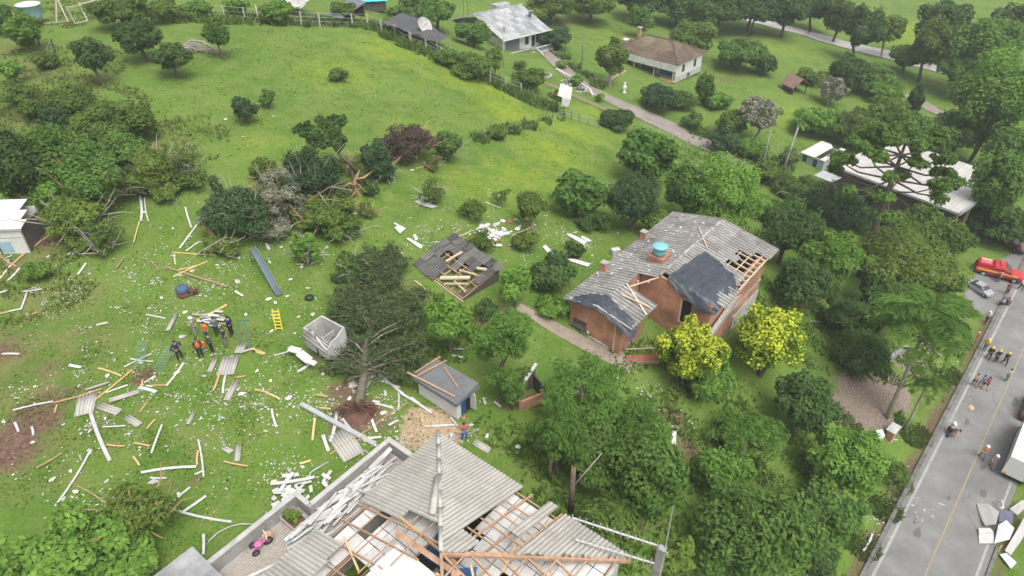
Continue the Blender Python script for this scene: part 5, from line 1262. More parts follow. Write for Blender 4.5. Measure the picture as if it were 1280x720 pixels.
MB().lathe([(0, 0), (.35, 0), (.3, .15), (.16, .3), (.3, .7), (.36, 1.0), (.2, 1.25), (.1, 1.35), (.2, 1.5), (.16, 1.7), (0, 1.78)], 12).build('figure', M['white'], an_, True); MB().box((0, 0, -.05), (.8, .8, .2)).build('plinth', M['concrete'], an_)
# playground things
q0 = at(321, 331); q1 = at(350, 371); sl = thing('slide', 'blue-grey curved playground slide standing alone on the lawn', 'slide', q1)
r0 = q0 - q1
prof = [r0 + Vector((0, 0, 1.5)), r0 * .82 + Vector((0, 0, 1.42)), r0 * .5 + Vector((0, 0, .85)), r0 * .2 + Vector((0, 0, .3)), Vector((0, 0, .18))]
sd_ = r0.cross(Vector((0, 0, 1))).normalized() * .2; mb = MB()
for a, b_ in zip(prof[:-1], prof[1:]): mb.slab([a - sd_, a + sd_, b_ + sd_, b_ - sd_], .04)
sb = mb.build('chute', flat('slide_blue_grey', (.085,.12,.145), .5), sl)
for s_ in (-1, 1):
    mb = MB()
    for a, b_ in zip(prof[:-1], prof[1:]): mb.bar(a + sd_ * s_ * 1.05 + Vector((0, 0, .08)), b_ + sd_ * s_ * 1.05 + Vector((0, 0, .08)), .05, .2)
    mb.build('side_rail', flat('slide_rail', (.15,.19,.215), .5), sl)
for s_ in (-1, 1): MB().tube([prof[0] + sd_ * s_, r0 * 1.12 + sd_ * s_], .04, 6).build('leg', M['metal_dark'], sl)
for k in range(4): MB().tube([r0 * (1.02 + .02 * k) + sd_ + Vector((0, 0, 1.25 - .3 * k)), r0 * (1.02 + .02 * k) - sd_ + Vector((0, 0, 1.25 - .3 * k))], .03, 5).build('rung', M['metal_dark'], sl)
q = at(349, 413); ld_ = thing('climbing_frame', 'yellow upright ladder of a broken playground frame left of the roofless hut', 'playground frame', q)
for s_ in (-.24, .24): MB().tube([(s_, 0, 0), (s_ * .9, .2, 1.75)], .05, 6).build('rail', M['yellow'], ld_)
for k in range(6): MB().tube([(-.24, .03 * k, .2 + .28 * k), (.24, .03 * k, .2 + .28 * k)], .045, 5).build('rung', M['yellow'], ld_)
ga = flat('old_green_paint', (.06,.15,.13)); q = at(311, 433); gf = thing('playground_frame', 'dark green broken swing frame right of the rescuers', 'playground frame', q)
MB().tube([(.1, -.2, 0), (-.2, .9, 1.6)], .05, 5).build('leg', ga, gf); MB().tube([(-.6, -.1, 0), (-.7, 1.0, 1.6)], .05, 5).build('leg', ga, gf); MB().tube([(-.8, 1.0, 1.55), (.1, .9, 1.6)], .05, 5).build('cross_bar', ga, gf)
q = at(190, 462); gf = thing('mesh_panel', 'pair of faint green mesh panels leaning over the bare brown soil patch', 'netting', q)
gm_ = flat('pale_green_mesh', (.17,.27,.17))
for x0, dx, dy in ((-1.2, -.3, 1.9), (.1, .5, 1.3)):
    for k in range(8): MB().tube([(x0 + k * .09, 0, 0), (x0 + k * .09 + dx, dy, .9)], .013, 4).build('mesh_wire', gm_, gf)
    for k in range(9): MB().tube([(x0 + dx * k / 8, dy * k / 8, .9 * k / 8), (x0 + .63 + dx * k / 8, dy * k / 8, .9 * k / 8)], .013, 4).build('mesh_wire', gm_, gf)
q = at(230, 369); br_ = thing('barrel', 'blue and red plastic drum half crushed on the lawn', 'barrel', q)
MB().lathe([(0, 0), (.42, 0), (.46, .12), (.42, .32)], 16).build('base', flat('faded_red', (.20,.07,.06)), br_, True); MB().lathe([(.40, .33), (.46, .5), (.44, .72), (.3, .82), (0, .84)], 16).build('body', flat('faded_blue', (.06,.10,.18)), br_, True)
q = at(243, 368); ck = thing('earth_clod', 'brown heap of earth and roots beside the blue and red drum', 'heap', q)
for k in range(30): a = random.uniform(0, 6.28); MB().tube([(0, 0, .15), (math.cos(a) * .5, math.sin(a) * .35, random.uniform(.1, .6))], [.1, .03], 4).build('root', M['root'], ck)
q = at(387, 373); ty = thing('tyre', 'old dark tyre lying flat on the lawn behind the roofless hut', 'tyre', q)
mb = MB(); R_, r_2 = .27, .10; n1, n2 = 20, 8
mb.v = [((R_ + r_2 * math.cos(2*PI*j/n2)) * math.cos(2*PI*i/n1), (R_ + r_2 * math.cos(2*PI*j/n2)) * math.sin(2*PI*i/n1), r_2 + r_2 * math.sin(2*PI*j/n2)) for i in range(n1) for j in range(n2)]
mb.f = [(i*n2 + j, ((i+1) % n1)*n2 + j, ((i+1) % n1)*n2 + (j+1) % n2, i*n2 + (j+1) % n2) for i in range(n1) for j in range(n2)]
mb.build('tread', M['rubber'], ty, True)
# upper-left meadow and thicket
T(115,66,27,25,1.6,'dark','round dark tree on the meadow below the blue water tank')
T(174,43,33,24,1.4,'dark','wide dark tree beside the brushwood pile at the top of the meadow')
T(213,71,25,18,1.5,'dark','low spreading tree with a thin stem in front of the brushwood pile')
T(272,42,18,19,1.7,'round','small two-lobed tree at the right end of the brushwood pile')
T(303,136,18,17,1.1,'blue','small bluish bush in the middle of the upper meadow')
T(333,121,12,11,1.2,'round','tiny round shrub right behind the small bluish meadow bush')
T(425,92,16,8,1.0,'round','flat clump of weeds alone on the upper meadow')
T(28,38,26,24,1.1,'bright','fresh green bush just left of the blue water tank')
T(4,22,22,18,1.2,'dark','dark tree cut by the left edge beside the water tank')
T(15,88,14,18,1.0,'bright','bright shrub at the left edge of the rough hillside')
T(85,128,30,26,1.1,'olive','pale scrubby bush at the top of the rough hillside thicket')
T(130,155,46,28,1.15,'olive','broad yellowish scrub along the upper rim of the left thicket')
T(65,150,18,22,1.1,'blue','slim bluish bush half way down the rough hillside',dens=.8)
T(176,150,22,24,1.1,'olive','light scrub where the thicket meets the open meadow')
T(60,192,60,42,1.35,'round','big dark tree in the heart of the left thicket')
T(12,205,36,52,1.4,'dark','dark tree at the left edge above the wrecked white shed')
T(112,222,50,38,1.3,'round','green tree in the thicket between the dark tree and the pale fallen boughs')
T(150,190,36,30,1.3,'round','dark bush crowding the right flank of the left thicket')
T(185,214,40,30,1.1,'lime','fallen light-green boughs at the right end of the left thicket')
T(222,200,26,26,1.05,'sparse','bare broken boughs at the right tip of the left thicket',dens=.7)
T(205,238,22,15,1.0,'lime','fresh leafy branch lying in front of the thicket')
T(95,268,46,30,1.1,'lime','yellow-green torn bushes right behind the wrecked white shed')
T(125,295,30,26,1.0,'sparse','stripped brown scrub to the right of the wrecked white shed')
T(60,245,26,24,1.2,'bright','bright leafy top showing in front of the big dark thicket tree')
T(95,305,18,12,1.0,'lime','low leafy twigs beside the brown beam of the wrecked shed')
T(45,338,18,14,1.0,'bright','small fresh shrub in front of the wrecked white shed')
T(270,232,9,15,1.1,'dark','narrow dark shrub left of the silver-grey fallen tree')
T(152,12,36,18,1.3,'olive','hazy grey-green tree at the top edge behind the corral')
T(40,135,22,14,1.0,'scrub','lowest olive weeds on the rough hillside slope')
T(25,118,22,12,1.0,'scrub','olive weed clump near the left edge of the hillside')
T(60,75,20,10,1.0,'scrub','straggly weed clump below the dark hillside fence')
# uprooted and broken trees in the middle of the lawn
T(300,266,44,36,1.0,'blue','dark heap of fallen foliage left of the silver-grey tree')
T(352,242,44,38,1.1,'grey','silver-grey leaved tree blown over in the middle of the lawn')
T(345,285,30,16,1.0,'grey','pale drooping twigs at the foot of the silver-grey tree')
T(262,275,16,24,1.0,'grey','thin greyish boughs at the left tip of the fallen heap',dens=.6)
T(386,222,36,38,1.3,'blue','blue-green crown leaning between the silver tree and the split trunk')
T(398,262,44,22,1.0,'lime','fallen yellow-green branches below the split trunk')
T(425,285,28,13,1.0,'olive','lowest leafy branches torn from the split trunk')
T(470,200,24,26,1.05,'blue','bluish hanging foliage just right of the split trunk')
T(512,178,42,24,1.05,'purple','reddish-brown dead bush lying on the meadow edge')
T(470,192,26,12,1.0,'purple','brownish torn twigs left of the reddish dead bush',dens=.8)
T(560,180,21,20,1.1,'round','green bush right beside the reddish dead bush')
T(540,205,14,10,1.0,'sparse','scraggy bush at the foot of the reddish dead bush')
T(622,163,15,12,1.0,'lime','small yellow-green bush at the end of the thin dark fence')
T(380,311,18,22,1.1,'bright','bright green sapling in front of the silver-grey fallen tree')
T(540,240,26,12,1.0,'sparse','torn branch with few leaves lying on the open grass',dens=.6)
T(625,245,14,12,1.3,'sparse','slender thin-leaved sapling on the grass behind the dark wrecked roof',dens=.7)
T(590,262,26,13,1.0,'sparse','low dry brush behind the dark wrecked roof')
T(240,225,24,14,1.0,'scrub','low tangled scrub between the left thicket and the narrow dark shrub')
T(330,212,26,16,1.0,'olive','torn branches at the back of the silver-grey fallen tree')
T(435,207,20,14,1.0,'sparse','bare torn twigs under the leaning dark crown')
T(458,262,18,10,1.0,'sparse','thin broken twigs right of the splintered trunk base')
T(482,216,20,12,1.0,'blue','low bluish foliage beside the torn limb')
T(275,305,26,12,1.0,'lime','torn leafy twigs in front of the dark fallen heap')
T(445,330,26,12,1.0,'olive','low branches torn from the uprooted pine, on its left side')
T(600,300,22,10,1.0,'scrub','low weeds packed against the back of the wrecked dark roof')
T(608,385,18,12,1.0,'dark','dark weeds under the front wall of the wrecked dark roof')
# around the dark wrecked shed
T(560,401,33,30,1.7,'bright','round bright green tree in front of the dark wrecked roof')
T(643,351,27,26,1.5,'bright','round bright green tree at the right side of the dark wrecked roof')
T(688,341,36,22,1.1,'dark','dark low bush between the bright round tree and the brick house')
T(665,262,22,22,1.2,'lime','loose light-green bush left of the dotted citrus tree')
T(628,425,42,46,1.6,'feathery','soft feathery tree right of the white shed with the dark flat roof')
T(640,480,30,30,1.4,'feathery','shaded tree beside the ruined brick hut',dens=.8)
T(690,380,24,13,1.0,'bright','leafy plants at the far end of the garden path')
T(655,300,22,12,1.0,'lime','low weeds behind the round tree by the wrecked roof')
T(722,240,37,31,1.15,'bigleaf','rounded citrus tree on the lawn behind the brick house')
T(812,195,46,36,1.15,'bigleaf','broad big-leaved tree beside the gravel driveway')
T(792,248,42,38,1.2,'blue','dark bluish tree between the citrus tree and the brick house roof')
T(822,275,24,20,1.2,'bright','bright foliage pressed against the far eave of the brick house')
T(742,275,20,14,1.0,'dark','dark shrub at the foot of the citrus tree')
T(905,236,56,48,1.4,'bright','large bright green tree behind the ridge of the brick house')
T(860,235,32,34,1.3,'round','green tree squeezed between the big-leaved and the large bright tree')
T(985,285,42,38,1.4,'dark','dark tree at the right end of the brick house roof')
T(718,312,16,9,1.0,'dark','low dark weeds among the white scraps behind the brick house')
# in front of the brick house
T(862,438,52,45,1.25,'yellow','yellow-tipped bush-like tree nearest the brick house door')
T(962,425,58,50,1.25,'yellow','larger yellow-leaved tree at the right end of the brick house')
T(884,474,38,28,1.4,'bright','plain green tree leaning against the front of the yellow-tipped tree')
T(728,492,64,44,1.7,'feathery','feathery light-green tree below the garden path')
T(790,530,62,48,1.6,'feathery','feathery tree in front of the first one below the garden path')
T(700,545,46,46,1.5,'feathery','feathery tree just right of the woman in pink on the lawn')
T(745,570,52,44,1.5,'round','leafy tree in the middle of the grove beside the snapped trunk')
T(812,600,56,62,1.5,'round','tall leafy tree in the grove directly left of the aerial mast')
T(760,650,40,36,1.2,'olive','dull green bush under the long aerial boom')
T(845,695,30,26,1.1,'lime','small light bush at the foot of the aerial mast')
T(1005,505,37,40,1.3,'dark','smooth dark round tree beside the gravel yard')
T(935,545,58,36,1.6,'feathery','soft mid-green tree between the yellow tree and the large dark one')
T(900,588,38,34,1.5,'bright','green tree right above the large dark foreground tree')
T(945,665,86,64,1.6,'round','largest dark leafy tree at the bottom of the picture')
T(1060,575,50,46,1.5,'bright','bright leafy tree between the gravel yard and the road verge')
T(1040,640,46,38,1.4,'round','leafy tree behind the largest foreground tree towards the road')
T(1020,700,32,28,1.2,'dark','dark bush at the bottom edge beside the road verge')
T(1120,590,22,22,1.1,'sparse','thin scrub on the verge below the brick gate pier')
T(1000,520,10,8,1.0,'scrub','small weeds at the edge of the gravel yard')
# dense stand to the right
T(1075,440,44,32,1.2,'dark','dark shrubs at the head of the gravel yard')
T(1040,318,46,34,2.2,'bright','flat-topped bright tree on white forked stems',nl=9)
T(1135,325,72,48,1.5,'lime','broad yellow-green tree between the tall pine and the fire truck')
T(1110,380,46,34,1.4,'round','green tree in front of the broad yellow-green tree')
T(1035,262,58,24,1.4,'blue','hazy grey-blue tree behind the flat-topped bright tree')
T(1005,355,40,34,1.4,'dark','dark tree shading the side of the brick house')
T(1155,285,50,30,1.3,'olive','olive bushes in front of the long pale roof')
T(1185,300,30,24,1.3,'round','bush at the near corner of the long pale roof')
T(1060,395,30,26,1.3,'dark','dark undergrowth left of the palm')
T(1105,280,36,20,1.2,'dark','dark bush at the foot of the brick terrace by the long roof')
T(960,215,26,14,1.0,'olive','scrub on the verge at the lower end of the driveway')
T(1000,235,30,16,1.1,'olive','low olive bush under the bare concrete pole')
T(1170,350,34,34,1.3,'olive','dull green tree right beside the fire truck')
T(1095,355,20,30,1.3,'dark','slim dark bush at the foot of the tall pine trunk')
T(1246,232,34,50,1.5,'round','tall soft tree right of the long pale roof')
T(1248,118,60,62,1.5,'bright','huge light-green tree at the right edge above the long roof')
T(1262,185,40,36,1.3,'round','green tree under the huge light-green one')
T(1205,160,40,30,1.3,'round','green tree behind the end of the long pale roof')
T(1232,60,50,40,1.6,'round','hazy tree at the top right corner')
T(1150,165,40,26,1.3,'round','bushy tree behind the middle of the long pale roof')
T(1075,160,40,22,1.2,'olive','olive bushes behind the left end of the long pale roof')
T(1250,275,40,26,1.2,'dark','dark bush overhanging the yellow machine')
T(1098,238,30,14,1.2,'dark','dark bush at the left foot of the long pale roof')
T(1160,262,40,16,1.2,'round','low bush line under the front edge of the long pale roof')
T(940,6,46,22,1.4,'dark','wide dark tree at the top edge right of the tall dark pole')
T(878,14,40,16,1.3,'dark','low dark tree between the tall dark pole and the brown roof')
T(800,0,40,10,1.3,'dark','dark crown at the top edge above the neat round tree')
T(740,2,40,11,1.3,'olive','hazy crown at the top edge left of the neat round tree')
T(1050,18,24,24,1.4,'olive','olive tree on the far side of the river bend')
T(1180,30,34,34,1.5,'dark','dark tree behind the greyish one beyond the river')
T(1020,150,34,16,1.1,'bright','bright low bushes left of the tall pine crown')
T(865,150,14,12,1.1,'round','small green bush at the edge of the wide gravel driveway')
T(985,195,16,12,1.0,'scrub','weeds beside the bare concrete pole')
T(1010,95,20,10,1.0,'olive','low weeds behind the small wooden hut')
# by the river and the two white houses
T(1145,124,11,24,1.3,'dark','slim dark cypress by the river meadow')
T(1062,88,30,22,1.2,'dark','dark bush below the river beside the small wooden hut')
T(1095,95,26,18,1.1,'round','green bush right of the dark one below the river')
T(1040,112,22,18,1.1,'grey','pale bush just right of the small wooden hut')
T(1165,55,30,32,1.5,'olive','greyish tree on the far bank of the river',dens=.8)
T(1112,38,22,22,1.5,'lime','cream-topped tree on the river bank')
T(1080,35,28,30,1.4,'dark','dark tree on the river bank beside the cream-topped one')
T(1135,70,24,18,1.2,'round','low bush leaning over the river')
T(1210,90,34,26,1.4,'round','bush where the river passes behind the huge light-green tree')
T(1270,35,30,34,1.5,'dark','dark tree at the far right beyond the river')
T(1105,110,26,16,1.1,'bright','low bright bush on the river meadow left of the cypress')
T(1115,140,30,20,1.2,'olive','olive tree between the cypress and the tall pine')
T(1020,8,30,22,1.4,'dark','dark tree at the top edge left of the river bend')
T(985,10,34,26,1.4,'dark','dark tree second from the river bend along the top edge')
T(905,4,50,16,1.4,'dark','dark tree group member above the brown-roofed house')
T(850,2,42,12,1.4,'dark','dark crown at the top edge left of the tall dark pole')
T(765,72,24,26,1.4,'lime','weeping pale-green tree in front of the brown-roofed house')
T(803,24,17,17,1.4,'round','neat round tree behind the brown roof')
T(868,46,32,24,1.2,'olive','dull bushy tree behind the brown-roofed house')
T(928,66,30,20,1.2,'round','green bushes right of the brown-roofed house')
T(955,78,20,14,1.1,'dark','dark low bush at the right end of the green bushes')
T(826,122,26,18,1.1,'blue','dark bluish bush at the corner of the brown-roofed house porch')
T(883,108,14,20,1.2,'round','pointed green shrub below the brown-roofed house wall')
T(850,125,20,12,1.0,'olive','low bush right of the dark bluish porch bush')
T(950,142,34,30,1.3,'grey','airy grey-green tree right of the driveway',dens=1.2)
T(915,152,24,18,1.1,'olive','olive bushes between the driveway and the airy grey-green tree')
T(898,125,22,12,1.0,'bright','fresh low bushes below the brown-roofed house')
T(905,175,22,16,1.1,'blue','bluish bushes along the driveway bank')
T(938,185,26,14,1.1,'bright','bright bushes along the lower driveway bank')
T(774,149,26,10,1.0,'dark','dark sprawling shrub on the lower edge of the driveway')
T(720,100,10,8,1.0,'bright','small clipped shrub at the bend of the driveway')
T(750,120,7,7,1.1,'bright','tiny clipped globe beside the driveway')
T(702,80,10,6,1.0,'lime','clipped shrub next to the steps of the grey-roofed house')
T(650,82,9,7,1.0,'olive','brownish shrub below the balcony of the grey-roofed house')
T(692,46,22,14,1.1,'blue','bluish garden bushes right of the grey-roofed house')
T(592,42,26,16,1.1,'round','green creeper bush against the gable of the grey-roofed house')
T(618,74,13,18,1.2,'bright','bright bush at the front corner of the grey-roofed house')
T(665,20,18,12,1.1,'lime','yellowish shrub behind the grey-roofed house')
T(545,14,30,18,1.4,'round','green tree left of the grey-roofed house')
T(520,4,22,12,1.4,'dark','dark tree behind the turquoise roof')
T(690,6,36,14,1.3,'olive','hazy shrubs at the top edge behind the grey-roofed house')
T(590,82,30,16,1.0,'olive','overgrown weeds along the meadow fence below the grey-roofed house')
T(560,72,20,10,1.0,'round','weeds along the meadow fence beside the shade net')
T(662,100,26,9,1.0,'olive','garden plants between the fence end and the farm track')
T(700,118,14,7,1.0,'lime','small garden clump beside the tilted white board')
T(345,12,22,14,1.2,'bright','leafy plants behind the post fence left of the round dish')
T(245,10,20,10,1.2,'round','bushes behind the left end of the post fence')
T(430,14,22,12,1.2,'olive','bushes behind the post fence left of the turquoise roof')
T(295,8,22,9,1.1,'bright','bushes behind the middle of the post fence')
T(500,18,20,10,1.2,'round','bushes right of the turquoise roof')
T(200,12,24,14,1.2,'olive','grey-green bushes between the corral and the post fence')
# foreground, bottom left
T(170,640,50,42,1.15,'lime','open yellow-green bush with bare forked stems at the bottom left',dens=.55,nl=12)
T(95,690,74,38,1.1,'bright','wide leafy bush in the bottom left corner')
T(165,700,46,30,1.05,'bright','leafy bush in front of the open forked bush')
T(20,700,34,34,1.05,'bright','leafy bush cut by the left bottom corner')

# the snapped trunks
def snag(label, px, h, r, lean=(0, 0), side=None, name='snapped_trunk'):
    b = at(*px); root = thing(name, label, 'tree trunk', b)
    MB().tube([(0, 0, -.3), (lean[0] * .5, lean[1] * .5, h * .5), (lean[0], lean[1], h)], [r * 1.1, r, r * .85], 8).build('trunk', M['bark'], root, True)
    mb = MB()
    for k in range(5):
        a = k * 1.25
        mb.tube([(lean[0] + .5 * r * math.cos(a), lean[1] + .5 * r * math.sin(a), h - .05), (lean[0] + .7 * r * math.cos(a), lean[1] + .7 * r * math.sin(a), h + random.uniform(.2, .5))], [r * .4, .02], 4)
    mb.build('splintered_top', M['splinter'], root)
    if side:
        MB().tube([(lean[0], lean[1], h * .6), side], [r * .35, r * .15], 5).build('branch', M['bark_pale'], root, True)
    return root
snag('snapped trunk with a bare side branch above the right eave of the foreground roof', (713,640), 3.6, .17, (0, .1), (1.6, .6, 4.6))
snag('small snapped trunk with split yellow wood left of the tall snapped trunk', (687,600), 1.9, .12, (0, 0))
# split tree in the lawn
b = at(443, 246); sp = thing('split_tree', 'tree split open to pale wood with its leaning dark crown on the upper lawn', 'tree', b)
def up(px, py, z): q = at(px, py, z); return q - b
MB().tube([(0, 0, -.2), (.2, .3, 1.4), (.55, .9, 2.2)], [.2, .15, .07], 7).build('trunk', M['splinter'], sp, True)
MB().tube([(.4, .7, 2.2), up(428,196,3.6), up(412,178,4.6)], [.2, .17, .1], 6).build('leaning_limb', M['bark'], sp, True)
MB().tube([(.3, .3, 1.6), up(455,222,1.9), up(468,212,1.5)], [.09, .09, .03], 6).build('torn_limb', M['splinter'], sp, True)
for k in range(13):
    a = random.uniform(0, 6.28); z0 = random.uniform(.6, 2.2); l = random.uniform(.5, 1.9)
    e = Vector((math.cos(a) * l, math.sin(a) * l * .7, max(.05, z0 - random.uniform(-.5, 1.8)))); m_ = Vector((e.x * .4, e.y * .4, z0 + .1))
    MB().tube([(.1, .15, z0 - .3), m_, e], [random.uniform(.05, .1), .06, .015], 4).build('splinter_limb', M['splinter'] if k % 3 else M['bark'], sp)
for px, py, z, r in [(424,240,.7,1.1),(463,236,.6,1.0),(450,222,.9,.8),(432,258,.5,.9)]: crown(sp, up(px, py, z), r, r, r * .7, 'dark', 45, 'foliage', .7)
for i, (px, py, w_, z) in enumerate([(412,158,20,5.0),(425,150,12,5.4),(380,163,14,4.6),(400,172,22,4.4),(425,180,14,4.4)]):
    q = up(px, py, z); r = w_ * depth(q + b) / F
    crown(sp, q, r, r, r * .8, 'dark', 45, 'foliage')
# uprooted conifer lying across the yard
b = at(448, 515); uc = thing('uprooted_pine', 'uprooted pine lying across the yard with its red root plate towards the house', 'tree', b)
def up(px, py, z, b=b): q = at(px, py, z); return q - b
tr_pts = [up(447,512,.6), up(455,470,.7), up(457,432,.9), up(470,388,1.0), up(468,345,.9), up(480,318,.6)]
MB().tube(tr_pts, [.33, .28, .22, .17, .1, .04], 8).build('trunk', mat('brown_grey_bark', (.085,.075,.055), (.14,.125,.095), .95, 3.0, .4, 12), uc, True)
mb = MB()
for k in range(130):
    a = random.uniform(0, 2 * PI); l = random.uniform(.6, 1.8); e = random.uniform(-.6, 1.1)
    p0 = Vector((0, -.1, .55))
    p1 = p0 + Vector((math.cos(a) * l, -.25 * abs(math.sin(a)) + random.uniform(-.5, .15), abs(math.sin(a)) * l * .8 - .4))
    mb.tube([p0, p0.lerp(p1, .5) + Vector((random.gauss(0, .12), random.gauss(0, .12), .12)), p1], [.09, .05, .012], 4)
mb.lathe([(0, .55), (.5, .5), (.8, .35), (1.0, .1), (1.2, -.2)], 14, (0, -.1, 0))
mb.build('root_plate', M['root'], uc)
def along(t):
    s = t * (len(tr_pts) - 1); i = min(int(s), len(tr_pts) - 2); return tr_pts[i].lerp(tr_pts[i+1], s - i)
tdir = (tr_pts[-1] - tr_pts[0]).normalized(); sdv = tdir.cross(Vector((0, 0, 1))).normalized()
pts_, nrm_ = [], []
for k in range(96):
    t = random.uniform(.17, .97); s = along(t); sg = random.choice((-1, 1)); l = (1 if sg > 0 or t > .5 else .55) * 3.7 * (1 - .7 * max(0, (t - .42) / .58)) * random.uniform(.45, 1.1)
    e = s + sdv * sg * l + tdir * random.uniform(-.2, 1.3) + Vector((0, 0, random.uniform(-.6, 1.4)))
    gz = tz(e.x + b.x, e.y + b.y) - b.z + .1
    if e.z < gz: e.z = gz
    m = s.lerp(e, .5) + Vector((0, 0, .25))
    MB().tube([s, m, e], [.06, .04, .015], 5).build('branch', M['bark'] if k % 3 else M['bark_pale'], uc, True)
    n_ = int(330 * l / 3) if t > .45 else int(90 * l / 3)
    u_ = RN.beta(1.6, 1.2, n_)
    for uu in u_:
        c_ = s.lerp(m, min(1, uu * 2)) if uu < .5 else m.lerp(e, uu * 2 - 1)
        pts_.append((c_.x, c_.y, c_.z))
pts_ = np.array(pts_); pts_ += RN.normal(0, .2, pts_.shape); n_ = len(pts_)
Nn = unit(n_) + np.array([0, 0, .6]); Nn /= np.linalg.norm(Nn, axis=1, keepdims=True)
dr = np.tile(np.array(tdir), (n_, 1)) * .6 + RN.normal(0, .5, (n_, 3))
leaf_obj('foliage', pts_, Nn, .2, .2, LM['needle'], uc, .4 + RN.normal(0, .25, n_), dr)
crown(uc, along(.84) + Vector((0, 0, .3)), 2.3, 2.5, .8, 'needle', 45, 'foliage', .9)
crown(uc, along(.66) + Vector((-1.5, 0, .5)), 2.0, 1.9, .9, 'needle', 45, 'foliage', 1.0)
crown(uc, along(.62) + Vector((1.9, 0, .5)), 2.2, 1.7, .9, 'needle', 45, 'foliage', 1.)

for t, sd, r, r2 in [(.26,1.6,1.1,.8),(.3,-1.0,.9,.7),(.36,2.4,1.5,1.1),(.4,-1.6,1.3,.9),(.48,2.7,1.6,1.2),(.52,-1.9,1.5,1.1),(.58,3.0,1.4,1.0),(.3,.5,1.0,.9),(.44,.3,1.2,1.0),(.24,-.4,.9,.8),(.22,2.3,1.2,.8),(.3,3.3,1.3,.8),(.27,-2.0,1.0,.7),(.38,3.6,1.2,.9),(.7,3.3,1.0,.8),(.8,-2.6,.9,.8),(.92,1.8,.8,.9)]:
    crown(uc, along(t) + sdv * sd + Vector((0, 0, -.1)), r, r2, .75, 'needle', 45, 'foliage', 1.0, cap=2500)
mb = MB()
for k in range(100):
    t = random.uniform(.18, .8); p = along(t) + sdv * random.gauss(.2, 1.7) + Vector((0, 0, random.uniform(-.5, .7))); d = sdv * random.gauss(0, .9) + tdir * random.gauss(.1, .35) + Vector((0, 0, random.gauss(0, .25)))
    mb.tube([p - d, p + Vector((0, 0, .12)), p + d], [.035, .028, .01], 4)
tag(mb.build('broken_twig', M['bark'], uc), kind='stuff')

# the tall candelabra pine (its crown stands in front of the long pale roof)
pT = at(1128, 205, 17.5); pB = Vector((pT.x, pT.y, tz(pT.x, pT.y)))
pb_ = at(1072, 345); hT = 17.0
# stand it where the trunk base is seen, with the height that brings the crown to its place
pB = Vector(pb_); dz = 0
ar = thing('umbrella_pine', 'tall candelabra pine whose dark tiers stand against the long pale roof', 'tree', pB)
vr = Vector((pB.x, pB.y, 0))
best = None
for hh in np.arange(6, 30, .25):
    P_ = Vector((pB.x, pB.y, pB.z + hh)); d_ = depth(P_); v_ = -(P_.y * math.sin(PITCH) + (P_.z - CZ) * math.cos(PITCH)); y_ = 360 + F * v_ / d_
    if best is None or abs(y_ - 180) < best[0]: best = (abs(y_ - 180), hh, 640 + F * P_.x / d_, d_)
hT = best[1]; mp = best[3] / F
leanx = (1132 - best[2]) * mp
MB().tube([(0, 0, -.4), (leanx * .3, 0, hT * .35), (leanx * .75, 0, hT * .75), (leanx, 0, hT)], [.42, .34, .26, .12], 9).build('trunk', M['bark'], ar, True)
def tk(t): return Vector((leanx * (t if t < .4 else t), 0, hT * t))
rmax = 82 * mp
for tier, (t, n_, rr, lift) in enumerate([(.66, 6, .95, .0), (.75, 7, 1.0, .05), (.84, 7, .9, .12), (.92, 7, .7, .22), (1.0, 7, .42, .35)]):
    for k in range(n_):
        a = 2 * PI * (k + random.uniform(-.25, .25)) / n_ + tier * .7
        l = rmax * rr * random.uniform(.72, 1.05); s = tk(t)
        m = s + Vector((math.cos(a) * l * .6, math.sin(a) * l * .6, -.06 * l + lift * l * .1)); e = s + Vector((math.cos(a) * l, math.sin(a) * l, lift * l))
        br = MB().tube([s, m, e], [.12, .09, .05], 5).build('branch', M['bark'], ar, True)
        for f_, q_ in ((1.0, e),) if tier < 2 else ((1.0, e), (.78, m.lerp(e, .5) + Vector((0, 0, .15)))):
            r_f = rmax * .155 * random.uniform(.8, 1.25) * (1 if f_ == 1 else .75)
            crown(br, q_, r_f, r_f, r_f * .75, 'round', 80, 'foliage', .9, cap=700)
